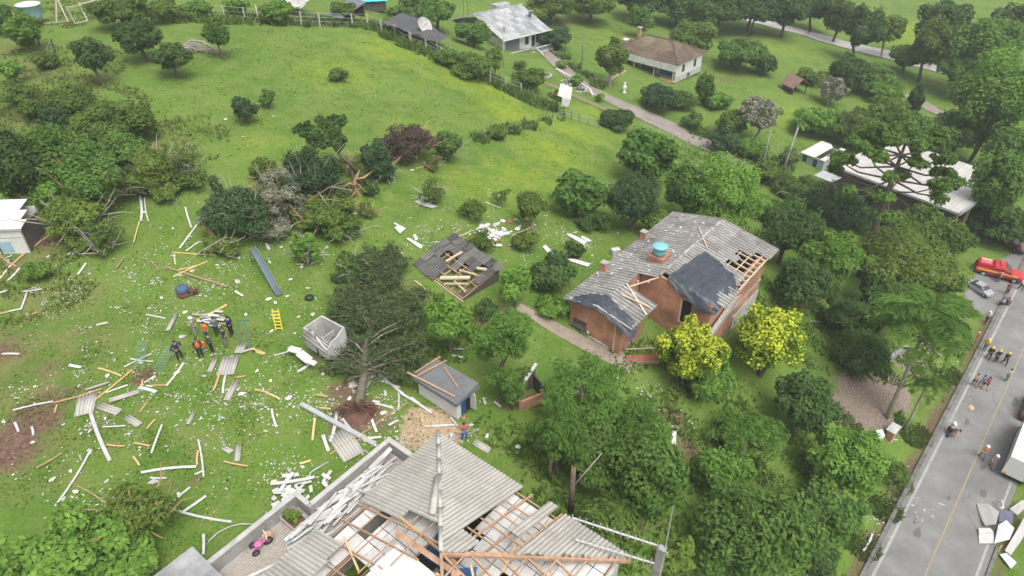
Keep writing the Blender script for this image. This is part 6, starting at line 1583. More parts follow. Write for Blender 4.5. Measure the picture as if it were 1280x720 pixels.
# feather palm by the road
def palm(label, base_px, crown_px, rf, nf, lean_curve=0.0, trunk_r=.17, name='palm_tree'):
    b = at(*base_px); best = None
    for hh in np.arange(.6, 14, .1):
        P_ = Vector((b.x, b.y, b.z + hh)); d_ = depth(P_); v_ = -(P_.y * math.sin(PITCH) + (P_.z - CZ) * math.cos(PITCH)); y_ = 360 + F * v_ / d_
        if best is None or abs(y_ - crown_px[1]) < best[0]: best = (abs(y_ - crown_px[1]), hh, 640 + F * P_.x / d_, d_)
    h = best[1]; lx = (crown_px[0] - best[2]) * best[3] / F
    root = thing(name, label, 'palm', b)
    MB().tube([(0, 0, -.3), (lx * .25, 0, h * .4), (lx * .7, 0, h * .75), (lx, 0, h)], [trunk_r * 1.2, trunk_r, trunk_r * .9, trunk_r * .75], 8).build('trunk', M['bark_pale'], root, True)
    R = rf * best[3] / F
    for v in range(1):
        meshes = []
        for v in range(4):
            pts, nn, dd = [], [], []; mbr = []
            for s in np.linspace(0, 1, 14):
                mbr.append((s * R * (1 - .12 * s), 0, R * (.62 * s - (.95 + .15 * v) * s * s)))
            for i in range(190):
                s = random.uniform(.1, 1); x = s * R * (1 - .12 * s); z = R * (.62 * s - (.95 + .15 * v) * s * s)
                sd = random.choice((-1, 1)); wl = R * .24 * math.sin(PI * min(1, s * .85 + .12)) + .05
                u_ = random.uniform(.15, 1)
                pts.append((x + .12 * wl * u_, sd * wl * u_, z - .45 * wl * u_ * u_)); nn.append((random.gauss(0, .3), random.gauss(0, .3) - sd * -.3, 1)); dd.append((.35, sd * 1.0, -.4))
            meshes.append((np.array(pts), np.array(nn), np.array(dd), mbr))
    protos = []
    for pts, nn, dd, mbr in meshes:
        nn = nn / np.linalg.norm(nn, axis=1, keepdims=True)
        o_ = leaf_obj('frond', pts, nn, R * .12, .11, LM['mid2'], root, .5 + RN.normal(0, .22, len(pts)), dd)
        protos.append(o_.data); bpy.data.objects.remove(o_)
    for k in range(nf):
        a = 2 * PI * k / nf + random.uniform(-.2, .2); el = random.uniform(-.35, .85)
        link('frond', protos[k % 4], None, root, (lx, 0, h), (0, -el, a))
    return root
palm('feather palm with a slim curved trunk between the gravel yard and the road', (1108,522), (1162,398), 62, 22)
palm('short palm on a leaning stem below the feather palm, on the road verge', (1130,540), (1160,478), 26, 14, 0, .12)
palm('stemless cycad-like palm at the stone edge of the gravel yard', (1075,472), (1075,464), 18, 12, 0, .1)
# ------------------------------------------------------------------ people
def skin_mesh(name, V, E, R, root=0, sub=1):
    me = bpy.data.meshes.new(name + '_cage'); me.from_pydata([Vector(v) for v in V], E, [])
    ob = bpy.data.objects.new(name + '_cage', me); COL.objects.link(ob)
    sk = ob.modifiers.new('Skin', 'SKIN'); sk.use_smooth_shade = True
    for i, r in enumerate(R):
        d = me.skin_vertices[0].data[i]; d.radius = r if hasattr(r, '__len__') else (r, r); d.use_root = (i == root)
    sb = ob.modifiers.new('Sub', 'SUBSURF'); sb.levels = sub; sb.render_levels = sub
    dg = bpy.context.evaluated_depsgraph_get(); out = bpy.data.meshes.new_from_object(ob.evaluated_get(dg))
    out.name = name; bpy.data.objects.remove(ob); bpy.data.meshes.remove(me); return out
def pose_joints(kind):
    J = dict(pelvis=(0,0,.95), waist=(0,.0,1.10), chest=(0,.01,1.32), neck=(0,.015,1.49), head=(0,.035,1.60), crown=(0,.02,1.71), nose=(0,.125,1.59),
      sl=(-.185,0,1.42), sr=(.185,0,1.42), el=(-.245,-.02,1.14), er=(.245,-.02,1.14), wl=(-.25,.08,.90), wr=(.25,.08,.90),
      hl=(-.095,0,.90), hr=(.095,0,.90), kl=(-.105,.03,.49), kr=(.105,.03,.49), al=(-.11,0,.08), ar=(.11,0,.08), tl=(-.13,.17,.035), tr=(.13,.17,.035))
    if kind == 'walk':
        J.update(kl=(-.10,.20,.53), al=(-.10,.24,.09), tl=(-.11,.41,.05), kr=(.10,-.06,.50), ar=(.10,-.33,.12), tr=(.11,-.17,.04), el=(-.25,-.12,1.17), wl=(-.25,-.14,.92), er=(.25,.06,1.15), wr=(.22,.26,1.0))
    elif kind == 'hips':
        J.update(el=(-.40,-.06,1.17), er=(.40,-.06,1.17), wl=(-.20,.10,1.02), wr=(.20,.10,1.02), al=(-.17,0,.08), ar=(.17,0,.08), kl=(-.14,.03,.49), kr=(.14,.03,.49), tl=(-.2,.16,.035), tr=(.2,.16,.035))
    elif kind == 'hold':
        J.update(el=(-.26,.10,1.16), er=(.26,.10,1.16), wl=(-.08,.30,1.22), wr=(.10,.30,1.20))
    elif kind == 'stoop':
        J.update(waist=(0,.09,1.08), chest=(0,.26,1.22), neck=(0,.40,1.31), head=(0,.49,1.37), crown=(0,.55,1.46), nose=(0,.57,1.32), sl=(-.18,.32,1.26), sr=(.18,.32,1.26), el=(-.22,.40,.98), er=(.22,.40,.98), wl=(-.14,.52,.76), wr=(.14,.52,.76), kl=(-.12,.10,.50), kr=(.12,.06,.50))
    elif kind == 'crouch':
        for k in list(J): x, y, z = J[k]; J[k] = (x, y - .12, z - .50)
        J.update(pelvis=(0,-.16,.42), kl=(-.18,.24,.50), kr=(.18,.24,.48), al=(-.14,-.02,.08), ar=(.14,-.02,.08), tl=(-.17,.15,.035), tr=(.17,.15,.035), hl=(-.10,-.14,.40), hr=(.10,-.14,.40), wl=(-.12,.30,.52), wr=(.12,.32,.50), el=(-.25,.05,.68), er=(.25,.05,.68))
    elif kind == 'ride':
        for k in list(J): x, y, z = J[k]; J[k] = (x, y, z - .12)
        J.update(kl=(-.24,.30,.62), kr=(.24,.30,.62), al=(-.24,.10,.22), ar=(.24,.10,.22), tl=(-.25,.27,.19), tr=(.25,.27,.19), hl=(-.12,.02,.79), hr=(.12,.02,.79), el=(-.30,.20,1.05), er=(.30,.20,1.05), wl=(-.28,.46,.98), wr=(.28,.46,.98))
    return {k: Vector(v) for k, v in J.items()}
POSE = {}
def build_pose(kind):
    J = pose_joints(kind)
    V, E, R = [], [], []
    def ad(p, r, par=None):
        V.append(p); R.append(r); i = len(V) - 1
        if par is not None: E.append((par, i))
        return i
    p = ad(J['pelvis'], (.135, .10)); w_ = ad(J['waist'], (.125, .095), p); c = ad(J['chest'], (.155, .105), w_); n = ad(J['neck'], .055, c); h = ad(J['head'], (.078, .092), n); ad(J['crown'], (.062, .075), h); ad(J['nose'], .016, h)
    for s in 'lr':
        a = ad(J['s' + s], .062, c); b = ad(J['e' + s], .043, a); d = ad(J['w' + s], .030, b)
        fd = (J['w' + s] - J['e' + s]).normalized(); sx = -1 if s == 'l' else 1
        pa = ad(J['w' + s] + fd * .07, (.036, .02), d); side = fd.cross(Vector((sx, .2, .1))).normalized()
        for k, ln in enumerate((.062, .078, .074, .058)):
            q = ad(J['w' + s] + fd * (.10) + side * (.027 - .018 * k), .009, pa); q2 = ad(J['w' + s] + fd * (.10 + ln * .55) + side * (.03 - .02 * k) + Vector((-sx * .012, 0, 0)), .0085, q); ad(J['w' + s] + fd * (.10 + ln) + side * (.03 - .02 * k) + Vector((-sx * .03, 0, 0)), .007, q2)
        t1 = ad(J['w' + s] + fd * .055 + side * .05, .01, pa); ad(J['w' + s] + fd * .10 + side * .062, .008, t1)
        hp = ad(J['h' + s], .088, p); k = ad(J['k' + s], .058, hp); an_ = ad(J['a' + s], .040, k); ad(J['t' + s], (.04, .03), an_)
    body = skin_mesh('body_' + kind, V, E, R)
    def part(nm, chains, sub=1):
        V, E, R = [], [], []; ix = {}
        for ch in chains:
            pr = None
            for key, r in ch:
                k_ = key if isinstance(key, str) else tuple(round(x, 4) for x in key)
                if k_ not in ix: V.append(J[key] if isinstance(key, str) else Vector(key)); R.append(r); ix[k_] = len(V) - 1
                if pr is not None: E.append((pr, ix[k_]))
                pr = ix[k_]
        return skin_mesh(nm + '_' + kind, V, E, R, 0, sub)
    low = J['pelvis'].lerp(J['waist'], .1)
    torso = [(tuple(low), (.155, .12)), ('waist', (.15, .118)), ('chest', (.178, .128)), (tuple(J['chest'].lerp(J['neck'], .62)), (.10, .08))]
    mid = {s: J['s' + s].lerp(J['e' + s], .72) for s in 'lr'}; cuf = {s: J['e' + s].lerp(J['w' + s], .9) for s in 'lr'}
    tee = part('shirt', [torso] + [[('chest', (.178, .128)), ('s' + s, .082), (tuple(mid[s]), .064)] for s in 'lr'])
    jac = part('jacket', [torso] + [[('chest', (.178, .128)), ('s' + s, .085), ('e' + s, .06), (tuple(cuf[s]), .045)] for s in 'lr'])
    vest = part('vest', [[(tuple(low + Vector((0, 0, .02))), (.165, .13)), ('waist', (.162, .13)), ('chest', (.192, .142)), (tuple(J['chest'].lerp(J['neck'], .5)), (.13, .10))]])
    ptop = (tuple(J['pelvis'] + Vector((0, 0, .03))), (.148, .115))
    tro = part('trousers', [[ptop, ('h' + s, .108), ('k' + s, .076), (tuple(J['k' + s].lerp(J['a' + s], .9)), .058)] for s in 'lr'])
    sho = part('shorts', [[ptop, ('h' + s, .112), (tuple(J['h' + s].lerp(J['k' + s], .85)), .088)] for s in 'lr'])
    boots = [part('shoe', [[(tuple(J['a' + s] + Vector((0, -.03, .0))), .056), ('t' + s, (.052, .038))]]) for s in 'lr']
    hd = J['head']; cr = J['crown']; up_ = (cr - hd).normalized()
    def cap(r, flatten, off, brim=0):
        mb = MB(); q = up_.to_track_quat('Z', 'Y')
        pr = [(r * math.cos(t), r * flatten * math.sin(t)) for t in np.linspace(-.25, PI / 2, 7)]
        if brim: pr = [(r * 1.3, -.03), (r * 1.28, -.015)] + pr[1:]
        mb.lathe(pr, 14); mb.v = [tuple(q @ Vector((v[0], v[1] * 1.12, v[2])) + hd + up_ * off + Vector((0, -.012, 0))) for v in mb.v]; return mb.mesh('cap', True)
    POSE[kind] = dict(body=body, shirt=tee, jacket=jac, vest=vest, trousers=tro, shorts=sho, shoes=boots, hair=cap(.098, 1.0, .03), hat=cap(.112, .9, .045, 1), helmet=cap(.128, 1.0, .04, 1), chest=J['chest'], wl=J['wl'])
CM_ = {}
def cloth(c):
    if c not in CM_: CM_[c] = mat('cloth_%d' % len(CM_), tuple(x * .8 for x in c), tuple(min(1, x * 1.2) for x in c), .85, 9.0, .2, 20)
    return CM_[c]
def person(label, foot, kind, face, top, top_c, leg_c, head='hair', head_c=(.03,.022,.018), legs='trousers', scale=1.0, vest=None, z=None, shoe=(.03,.03,.03), group=None, loc=None):
    if kind not in POSE: build_pose(kind)
    P = POSE[kind]; p = loc or (at(*foot) if z is None else at_z(*foot, z))
    o = thing('person', label, 'person', p, math.radians(face), group); o.scale = (scale,) * 3
    def pt(nm, me, m):
        if not me.materials: me.materials.append(m)
        ob = link(nm, me, None, o); matob(ob, m); return ob
    if not P['body'].materials: P['body'].materials.append(M['skin'])
    link('body', P['body'], None, o)
    if top: pt(top, P[top], cloth(top_c))
    pt(legs, P[legs], cloth(leg_c))
    if vest: pt('vest', P['vest'], cloth(vest))
    for b in P['shoes']: pt('shoe', b, cloth(shoe))
    pt(head, P[head], cloth(head_c))
    return o
NAVY, BLK, ORG, GRY = (.02,.03,.08), (.02,.02,.024), (.70,.16,.03), (.25,.25,.26)
G1 = 'rescuers standing in the debris on the lawn'
person('person in a navy jacket standing apart at the left of the rescuers', (226,450), 'hips', -120, 'jacket', NAVY, BLK, group=G1)
person('person in a bright orange vest and black trousers at the front of the rescuers', (252,447), 'stand', -150, 'jacket', (.10,.03,.02), BLK, vest=ORG, group=G1)
person('dark-topped person with an orange bag beside the orange-vested rescuer', (266,441), 'stand', -40, 'jacket', (.07,.07,.065), BLK, group=G1)
person('person in an orange top half hidden behind the front rescuers', (261,426), 'stand', 160, 'shirt', ORG, (.10,.09,.08), group=G1)
person('person in a white cap and grey clothes under the long yellow beam', (246,420), 'hold', 100, 'jacket', (.30,.29,.29), (.27,.27,.27), 'hat', (.65,.64,.62), group=G1)
person('person in a grey-blue top stooping behind the other rescuers', (273,420), 'hold', 60, 'jacket', (.10,.15,.19), (.03,.05,.05), group=G1)
person('person in a black jacket and grey trousers facing the other rescuers', (284,433), 'stand', 100, 'jacket', (.025,.025,.03), (.17,.16,.17), group=G1)
person('tall person in a navy jacket at the right end of the rescuers', (291,420), 'stand', 80, 'jacket', (.018,.025,.09), BLK, scale=1.04, group=G1)
person('woman in pink top and blue jeans between the flat-roofed shed and the hipped roof', (581,551), 'hips', 190, 'shirt', (.42,.14,.15), (.07,.14,.28), shoe=(.5,.5,.5), scale=.97)
bg_ = MB().box((0, 0, 0), (.3, .16, .4)); q = at(262, 441); tag(bg_.build('shoulder_bag', cloth((.62,.22,.07)), None, False, q + Vector((-.28, 0, .75))), 'orange shoulder bag at the hip of the dark-dressed rescuer', 'bag')
G2 = 'people on the road'
person('firefighter in yellow jacket and yellow helmet on the verge by the brown board', (1229,439), 'stand', -60, 'jacket', (.60,.42,.03), (.13,.12,.08), 'helmet', (.65,.50,.05), group=G2)
person('black-uniformed person with yellow helmet, left of the three in black', (1234,449), 'walk', 150, 'jacket', BLK, BLK, 'helmet', (.60,.45,.06), group=G2)
person('black-uniformed person with yellow helmet, middle of the three in black', (1243,453), 'hips', 190, 'jacket', BLK, BLK, 'helmet', (.60,.45,.06), group=G2)
person('black-uniformed person with yellow helmet, right of the three in black', (1254,456), 'walk', 170, 'jacket', BLK, BLK, 'helmet', (.60,.45,.06), group=G2)
person('person in a pale grey shirt and jeans alone beside the centre line', (1257,477), 'stand', 20, 'shirt', (.36,.40,.42), (.16,.19,.22), group=G2)
person('bare-backed person in shorts, left of the three walking side by side', (1216,483), 'walk', 10, None, None, (.04,.05,.09), legs='shorts', group=G2)
person('person in a blue shirt, middle of the three walking side by side', (1224,485), 'walk', 0, 'shirt', (.10,.15,.25), (.12,.12,.13), legs='shorts', group=G2)
person('person in a dark red shirt, right of the three walking side by side', (1230,487), 'walk', 5, 'shirt', (.16,.035,.03), (.05,.04,.05), legs='shorts', group=G2)
person('person in an orange shirt and white helmet on the centre line', (1226,573), 'walk', 160, 'shirt', (.52,.24,.10), (.22,.19,.20), 'helmet', (.75,.75,.74), group=G2)
person('person in a pinkish top and white helmet right of the centre line', (1238,585), 'walk', 150, 'jacket', (.38,.28,.27), (.25,.24,.27), 'helmet', (.75,.75,.74), group=G2)
person('person in a white hat, pale shirt and black trousers by the verge grass', (1231,404), 'walk', 120, 'shirt', (.55,.52,.47), BLK, 'hat', (.66,.65,.60), group=G2)
person('person in a light-blue shirt crouching on the road by the verge', (1250,382), 'crouch', 60, 'shirt', (.22,.42,.55), BLK, group=G2)
person('person in a maroon shirt right of the crouching light-blue shirt', (1258,382), 'crouch', -60, 'shirt', (.10,.03,.035), (.06,.05,.05), group=G2)
person('slim person in red and dark clothes just behind the crouching pair', (1257,368), 'stand', 170, 'shirt', (.20,.05,.06), (.10,.04,.05), group=G2)
person('person in a white shirt in front of the fire truck bonnet', (1274,363), 'walk', 200, 'shirt', (.62,.64,.66), (.05,.05,.07), group=G2)
person('person in dark clothes behind the pickup with the white and blue load', (1268,318), 'stand', 0, 'jacket', (.05,.025,.02), BLK, group=G2)
person('person in pink leaning on the side of the fire truck', (1247,353), 'hold', 10, 'shirt', (.45,.16,.18), (.10,.10,.12), group=G2)
person('second barelegged person bent beside the parked motorcycle', (1190,546), 'stoop', 180, 'shirt', (.20,.25,.36), (.33,.22,.18), legs='shorts', group=G2)

# ------------------------------------------------------------------ vehicles
def wheel(root, x, y, z, r=.36, w_=.24, rim=None):
    wm = MB().lathe([(r * .55, -w_/2), (r * .93, -w_/2), (r, -w_/2 + .04), (r, w_/2 - .04), (r * .93, w_/2), (r * .55, w_/2)], 18)
    wm.v = [(v[0], v[2], v[1]) for v in wm.v]
    o = wm.build('wheel', M['rubber'], root, True, (x, y, z))
    hm = MB().lathe([(0, -w_/2 + .03), (r * .56, -w_/2 + .02), (r * .56, w_/2 - .02), (0, w_/2 - .03)], 14); hm.v = [(v[0], v[2], v[1]) for v in hm.v]
    hm.build('rim', rim or M['metal'], o)
def loft(secs):
    """body shell: cross sections (x, half-width bottom, half-width top, z bottom, z top)"""
    mb = MB()
    for x, wb, wt, zb, zt in secs:
        zm = zb + (zt - zb) * .55
        mb.v += [(x, -wb * .93, zb), (x, wb * .93, zb), (x, wb, zm), (x, wt, zt - .03), (x, wt - .06, zt), (x, -wt + .06, zt), (x, -wt, zt - .03), (x, -wb, zm)]
    n = 8
    for i in range(len(secs) - 1):
        for k in range(n): k2 = (k + 1) % n; mb.f.append((i*n + k, (i+1)*n + k, (i+1)*n + k2, i*n + k2))
    mb.f.append(tuple(range(n))); mb.f.append(tuple((len(secs) - 1) * n + k for k in range(n))[::-1]); return mb
def paint(name, c, rough=.3):
    return flat(name, c, rough, spec=.5)
def pickup(label, loc, ang, body, stripe=None, rack=True, cover=None, cat='pickup truck', name='pickup_truck'):
    o = thing(name, label, cat, loc, ang)
    loft([(-2.6, .86, .84, .45, 1.05), (-2.55, .9, .88, .42, 1.1), (-.9, .92, .9, .4, 1.1), (.9, .92, .9, .4, 1.1), (1.1, .92, .88, .4, 1.08), (2.2, .9, .82, .42, .98), (2.55, .84, .74, .45, .86), (2.62, .78, .7, .5, .8)]).build('body', body, o)
    loft([(-.95, .86, .80, 1.08, 1.5), (-.75, .86, .74, 1.08, 1.76), (.35, .86, .74, 1.08, 1.76), (1.2, .86, .78, 1.06, 1.14)]).build('cab', body, o)
    MB().slab([(.40, -.70, 1.765), (.40, .70, 1.765), (1.14, .76, 1.17), (1.14, -.76, 1.17)], -.02).build('windscreen', M['glass'], o)
    for s in (-1, 1):
        MB().slab([(-.7, s * .83, 1.2), (.9, s * .845, 1.2), (.3, s * .765, 1.68), (-.62, s * .765, 1.68)], .012).build('side_window', M['glass'], o)
        MB().box((1.0, s * .98, 1.2), (.12, .18, .14)).build('mirror', M['rubber'], o); MB().box((2.5, s * .62, .74), (.2, .3, .16)).build('headlight', M['white'], o); MB().box((-2.61, s * .72, .85), (.04, .16, .3)).build('tail_light', flat('tail_light_red', (.35,.02,.02)), o)
        if stripe: MB().box((-.3, s * .935, .92), (4.3, .02, .2)).build('side_stripe', stripe, o)
        MB().slab([(-1.0, s * .70, 1.0), (-.9, s * .7, 1.0), (-.9, s * .70, 1.2)], .02) if False else None
        wheel(o, 1.65, s * .8, .36); wheel(o, -1.6, s * .8, .36)
    MB().span(-2.5, -1.0, -.74, .74, 1.104, 1.115).build('load_bed', M['dark'] if not cover else cover, o)
    MB().box((2.62, 0, .5), (.16, 1.5, .22)).build('bumper', M['rubber'], o); MB().box((-2.66, 0, .5), (.14, 1.5, .18)).build('bumper', M['metal_dark'], o)
    if rack: MB().box((-.1, 0, 1.84), (.26, 1.1, .12)).build('light_bar', flat('beacon_red', (.55,.05,.04), .3), o)
    return o
q0, q1 = at(1222, 338), at(1271, 352); d = q1 - q0
red = paint('fire_red_paint', (.42,.025,.03)); yl = flat('reflective_yellow', (.75,.42,.05), .5)
ft = pickup('red fire pickup with a yellow side stripe parked beside the road', (q0 + q1) / 2, math.atan2(d.y, d.x), red, yl)
MB().span(-2.45, -1.0, -.78, .78, 1.12, 1.62).build('equipment_box', red, ft); MB().span(-2.3, -1.2, -.6, -.1, 1.622, 1.74).build('hose_reel', flat('pink_hose', (.5,.12,.2)), ft); MB().span(-2.2, -1.1, .1, .55, 1.622, 1.72).build('ladder', M['timber'], ft)
q0, q1 = at(1248, 300), at(1268, 312); d = q1 - q0
wp = pickup('wrecked brownish pickup carrying a white and light-blue load', (q0 + q1) / 2, math.atan2(d.y, d.x), paint('dull_brown_paint', (.16,.085,.075), .5), None, False)
MB().slab([(-2.3, -.5, 1.3), (-1.0, -.6, 1.35), (-1.0, .0, 1.5), (-2.3, .1, 1.4)], .1).build('load_sheet', M['white_board'], wp); MB().slab([(-.9, -.5, 1.85), (.9, -.6, 1.82), (1.0, .3, 1.85), (-.8, .4, 1.9)], .1).build('roof_sheet', M['white_board'], wp); MB().box((.5, -.2, 1.95), (.8, .6, .16)).build('blue_crate', flat('light_blue', (.12,.36,.60)), wp)
q0, q1 = at(1262, 287), at(1290, 296); d = q1 - q0
ym = thing('backhoe_loader', 'yellow earth-moving machine half cut by the right edge', 'machine', (q0 + q1) / 2, math.atan2(d.y, d.x))
yp = paint('machine_yellow', (.55,.30,.03), .45)
loft([(-1.9, .55, .5, .7, 1.3), (-.3, .6, .55, .6, 1.45), (2.0, .7, .6, .6, 1.5)]).build('body', yp, ym); loft([(-.2, .6, .5, 1.45, 2.4), (1.4, .6, .5, 1.45, 2.4)]).build('cab', M['glass'], ym); MB().box((.6, 0, 2.46), (1.8, 1.2, .1)).build('cab_roof', yp, ym)
for s in (-1, 1): wheel(ym, -1.3, s * .7, .5, .5, .35); wheel(ym, 1.3, s * .75, .7, .7, .45, yp)
MB().bar((-1.2, 0, 1.3), (-2.8, 0, .8), .5, .18).build('loader_arm', yp, ym); MB().prism([(-3.3, -.9), (-2.7, -.9), (-2.7, .9), (-3.3, .9)], .1, .7).build('bucket', yp, ym)
# grey wrecked car beside the grass
q0, q1 = at(1214, 358), at(1231, 370); d = q1 - q0
gw = thing('wrecked_car', 'crushed silver car body beside the grass below the fire truck', 'car', (q0 + q1) / 2, math.atan2(d.y, d.x))
gw.scale = (.85, .85, .8); sv = paint('silver_paint', (.30,.30,.31), .35)
loft([(-1.8, .7, .6, .3, .8), (-1.2, .8, .75, .25, .95), (.9, .8, .75, .25, .9), (1.8, .72, .6, .3, .7)]).build('body', sv, gw); loft([(-1.1, .74, .6, .92, 1.1), (-.5, .74, .58, .92, 1.32), (.5, .74, .56, .9, 1.25), (1.0, .74, .6, .88, .95)]).build('cabin', M['glass'], gw); MB().box((0, 0, 1.34), (1.1, 1.05, .05), Matrix.Rotation(.08, 3, 'X')).build('roof_panel', sv, gw)
for s in (-1, 1): wheel(gw, 1.2, s * .7, .3, .3, .2); wheel(gw, -1.2, s * .7, .3, .3, .2)
# truck with a white box body at the right edge, dark car behind it
p = road_pt(0, 0); c = at_z(1266, 520, -14.4); c2 = at_z(1264, 573, -14.4)
ang = math.atan2(RD[1], RD[0])
tk2 = thing('box_truck', 'white box truck at the right edge of the road', 'truck', (c2.x + .2, c2.y + .1, RZ), ang)
MB().span(.0, 5.6, -1.95, .15, .6, 2.62).build('box_body', M['white_gloss'] if 'white_gloss' in M else M['white'], tk2)
MB().box((1.55, -.9, 2.635), (.05, 2.05, .03)).build('roof_seam', M['grey_board'], tk2); MB().span(-.02, 5.62, .152, .19, .9, 1.05).build('side_rail', M['metal_dark'], tk2); MB().span(.1, 7.4, -1.5, -.3, .3, .59).build('chassis', M['rubber'], tk2)
loft([(5.75, .95, .9, .6, 2.2), (7.2, .95, .88, .6, 2.1), (7.6, .9, .8, .6, 1.4)]).build('cab', M['white'], tk2)
for ch in tk2.children:
    if ch.name.startswith('cab'): ch.location.y = -.9
for x in (.9, 6.6):
    for y in (-1.75, -.05): wheel(tk2, x, y, .45, .45, .3)
for y in (-1.6, -.1): MB().box((-.03, y, .75), (.05, .2, .14)).build('tail_light', flat('orange_lamp', (.6,.2,.04)), tk2)
q = at(1288, 516); dc = thing('parked_car', 'dark red car cut by the right edge behind the white box truck', 'car', (q.x, q.y, RZ), ang)
dk = paint('dark_maroon_paint', (.09,.03,.03), .3)
loft([(-2.0, .75, .68, .3, .85), (-1.9, .84, .78, .25, .95), (1.2, .84, .78, .25, .92), (2.0, .78, .66, .3, .72)]).build('body', dk, dc); loft([(-1.7, .76, .62, .93, 1.1), (-1.2, .76, .58, .93, 1.42), (.2, .76, .58, .92, 1.42), (1.1, .76, .62, .9, .97)]).build('cabin', M['glass'], dc); MB().box((-.5, 0, 1.43), (1.5, 1.1, .04)).build('roof', dk, dc)
for s in (-1, 1): wheel(dc, 1.3, s * .74, .32, .32, .22); wheel(dc, -1.25, s * .74, .32, .32, .22); MB().box((-2.0, s * .6, .72), (.05, .24, .16)).build('tail_light', flat('tail_light', (.4,.03,.03)), dc)
# motorcycle at the verge with its rider
q = at(1187, 541); mo = thing('motorcycle', 'dark motorcycle stopped on the white line at the left edge of the road', 'motorcycle', q, ang)
bk = flat('black_paint', (.015,.015,.018), .4)
for x in (-.65, .65): wheel(mo, x, 0, .3, .3, .11)
MB().tube([(-.6, 0, .35), (-.2, 0, .55), (.35, 0, .6), (.55, 0, .85), (.65, 0, .3)], [.05, .09, .09, .05, .04], 7).build('frame', bk, mo, True); MB().lathe([(0, -.16), (.14, -.1), (.17, .05), (.08, .16), (0, .17)], 10, (.2, 0, .72)).build('fuel_tank', bk, mo, True); MB().box((-.3, 0, .78), (.7, .26, .1)).build('seat', M['rubber'], mo); MB().tube([(.45, -.36, 1.02), (.52, 0, .98), (.45, .36, 1.02)], .02, 6).build('handlebar', M['metal'], mo); MB().box((.0, 0, .42), (.4, .3, .3)).build('engine', M['metal_dark'], mo); MB().lathe([(0, 0), (.09, .01), (.08, .08), (0, .1)], 10, (.66, 0, .8)).build('headlight', M['white'], mo)
person('motorcycle rider in a white shirt and pale helmet at the left edge of the road', None, 'ride', math.degrees(ang) - 90, 'shirt', (.66,.67,.68), BLK, 'helmet', (.70,.70,.69), group=G2, loc=Vector((q.x - RD[0] * .28, q.y - RD[1] * .28, q.z)))
# ------------------------------------------------------------------ storm debris
def board(x1, y1, x2, y2, w_, m, label, name='board', cat='board', th=.035, lift=.03, group=None):
    a, b = at(x1, y1), at(x2, y2); l = lift + random.uniform(0, .05)
    o = (a + b) / 2; a = a - o + Vector((0, 0, l + th / 2)); b = b - o + Vector((0, 0, l + th / 2 + random.uniform(0, .06)))
    mb = MB(); d = (b - a).normalized(); s = d.cross(Vector((0, 0, 1))).normalized(); u = s.cross(d)
    n = 4; secs = []
    bow = random.uniform(-.04, .04) * (b - a).length
    for i in range(n + 1):
        t = i / n; c = a.lerp(b, t) + s * bow * 4 * t * (1 - t); e0 = random.uniform(-.12, .12) * w_ if i in (0, n) else 0
        secs += [c - s * w_ / 2 + d * e0 - u * th / 2, c + s * w_ / 2 - d * e0 - u * th / 2, c + s * w_ / 2 - d * e0 + u * th / 2, c - s * w_ / 2 + d * e0 + u * th / 2]
    fs = [(i*4 + k, i*4 + (k+1) % 4, (i+1)*4 + (k+1) % 4, (i+1)*4 + k) for i in range(n) for k in range(4)] + [(3, 2, 1, 0), (n*4, n*4+1, n*4+2, n*4+3)]
    mb.add(secs, fs)
    return tag(mb.build(name, M[m], None, False, o), label, cat, group)
GW, GO, GS = 'white boards strewn over the lawn', 'raw timbers strewn over the lawn', 'corrugated sheets strewn over the lawn'
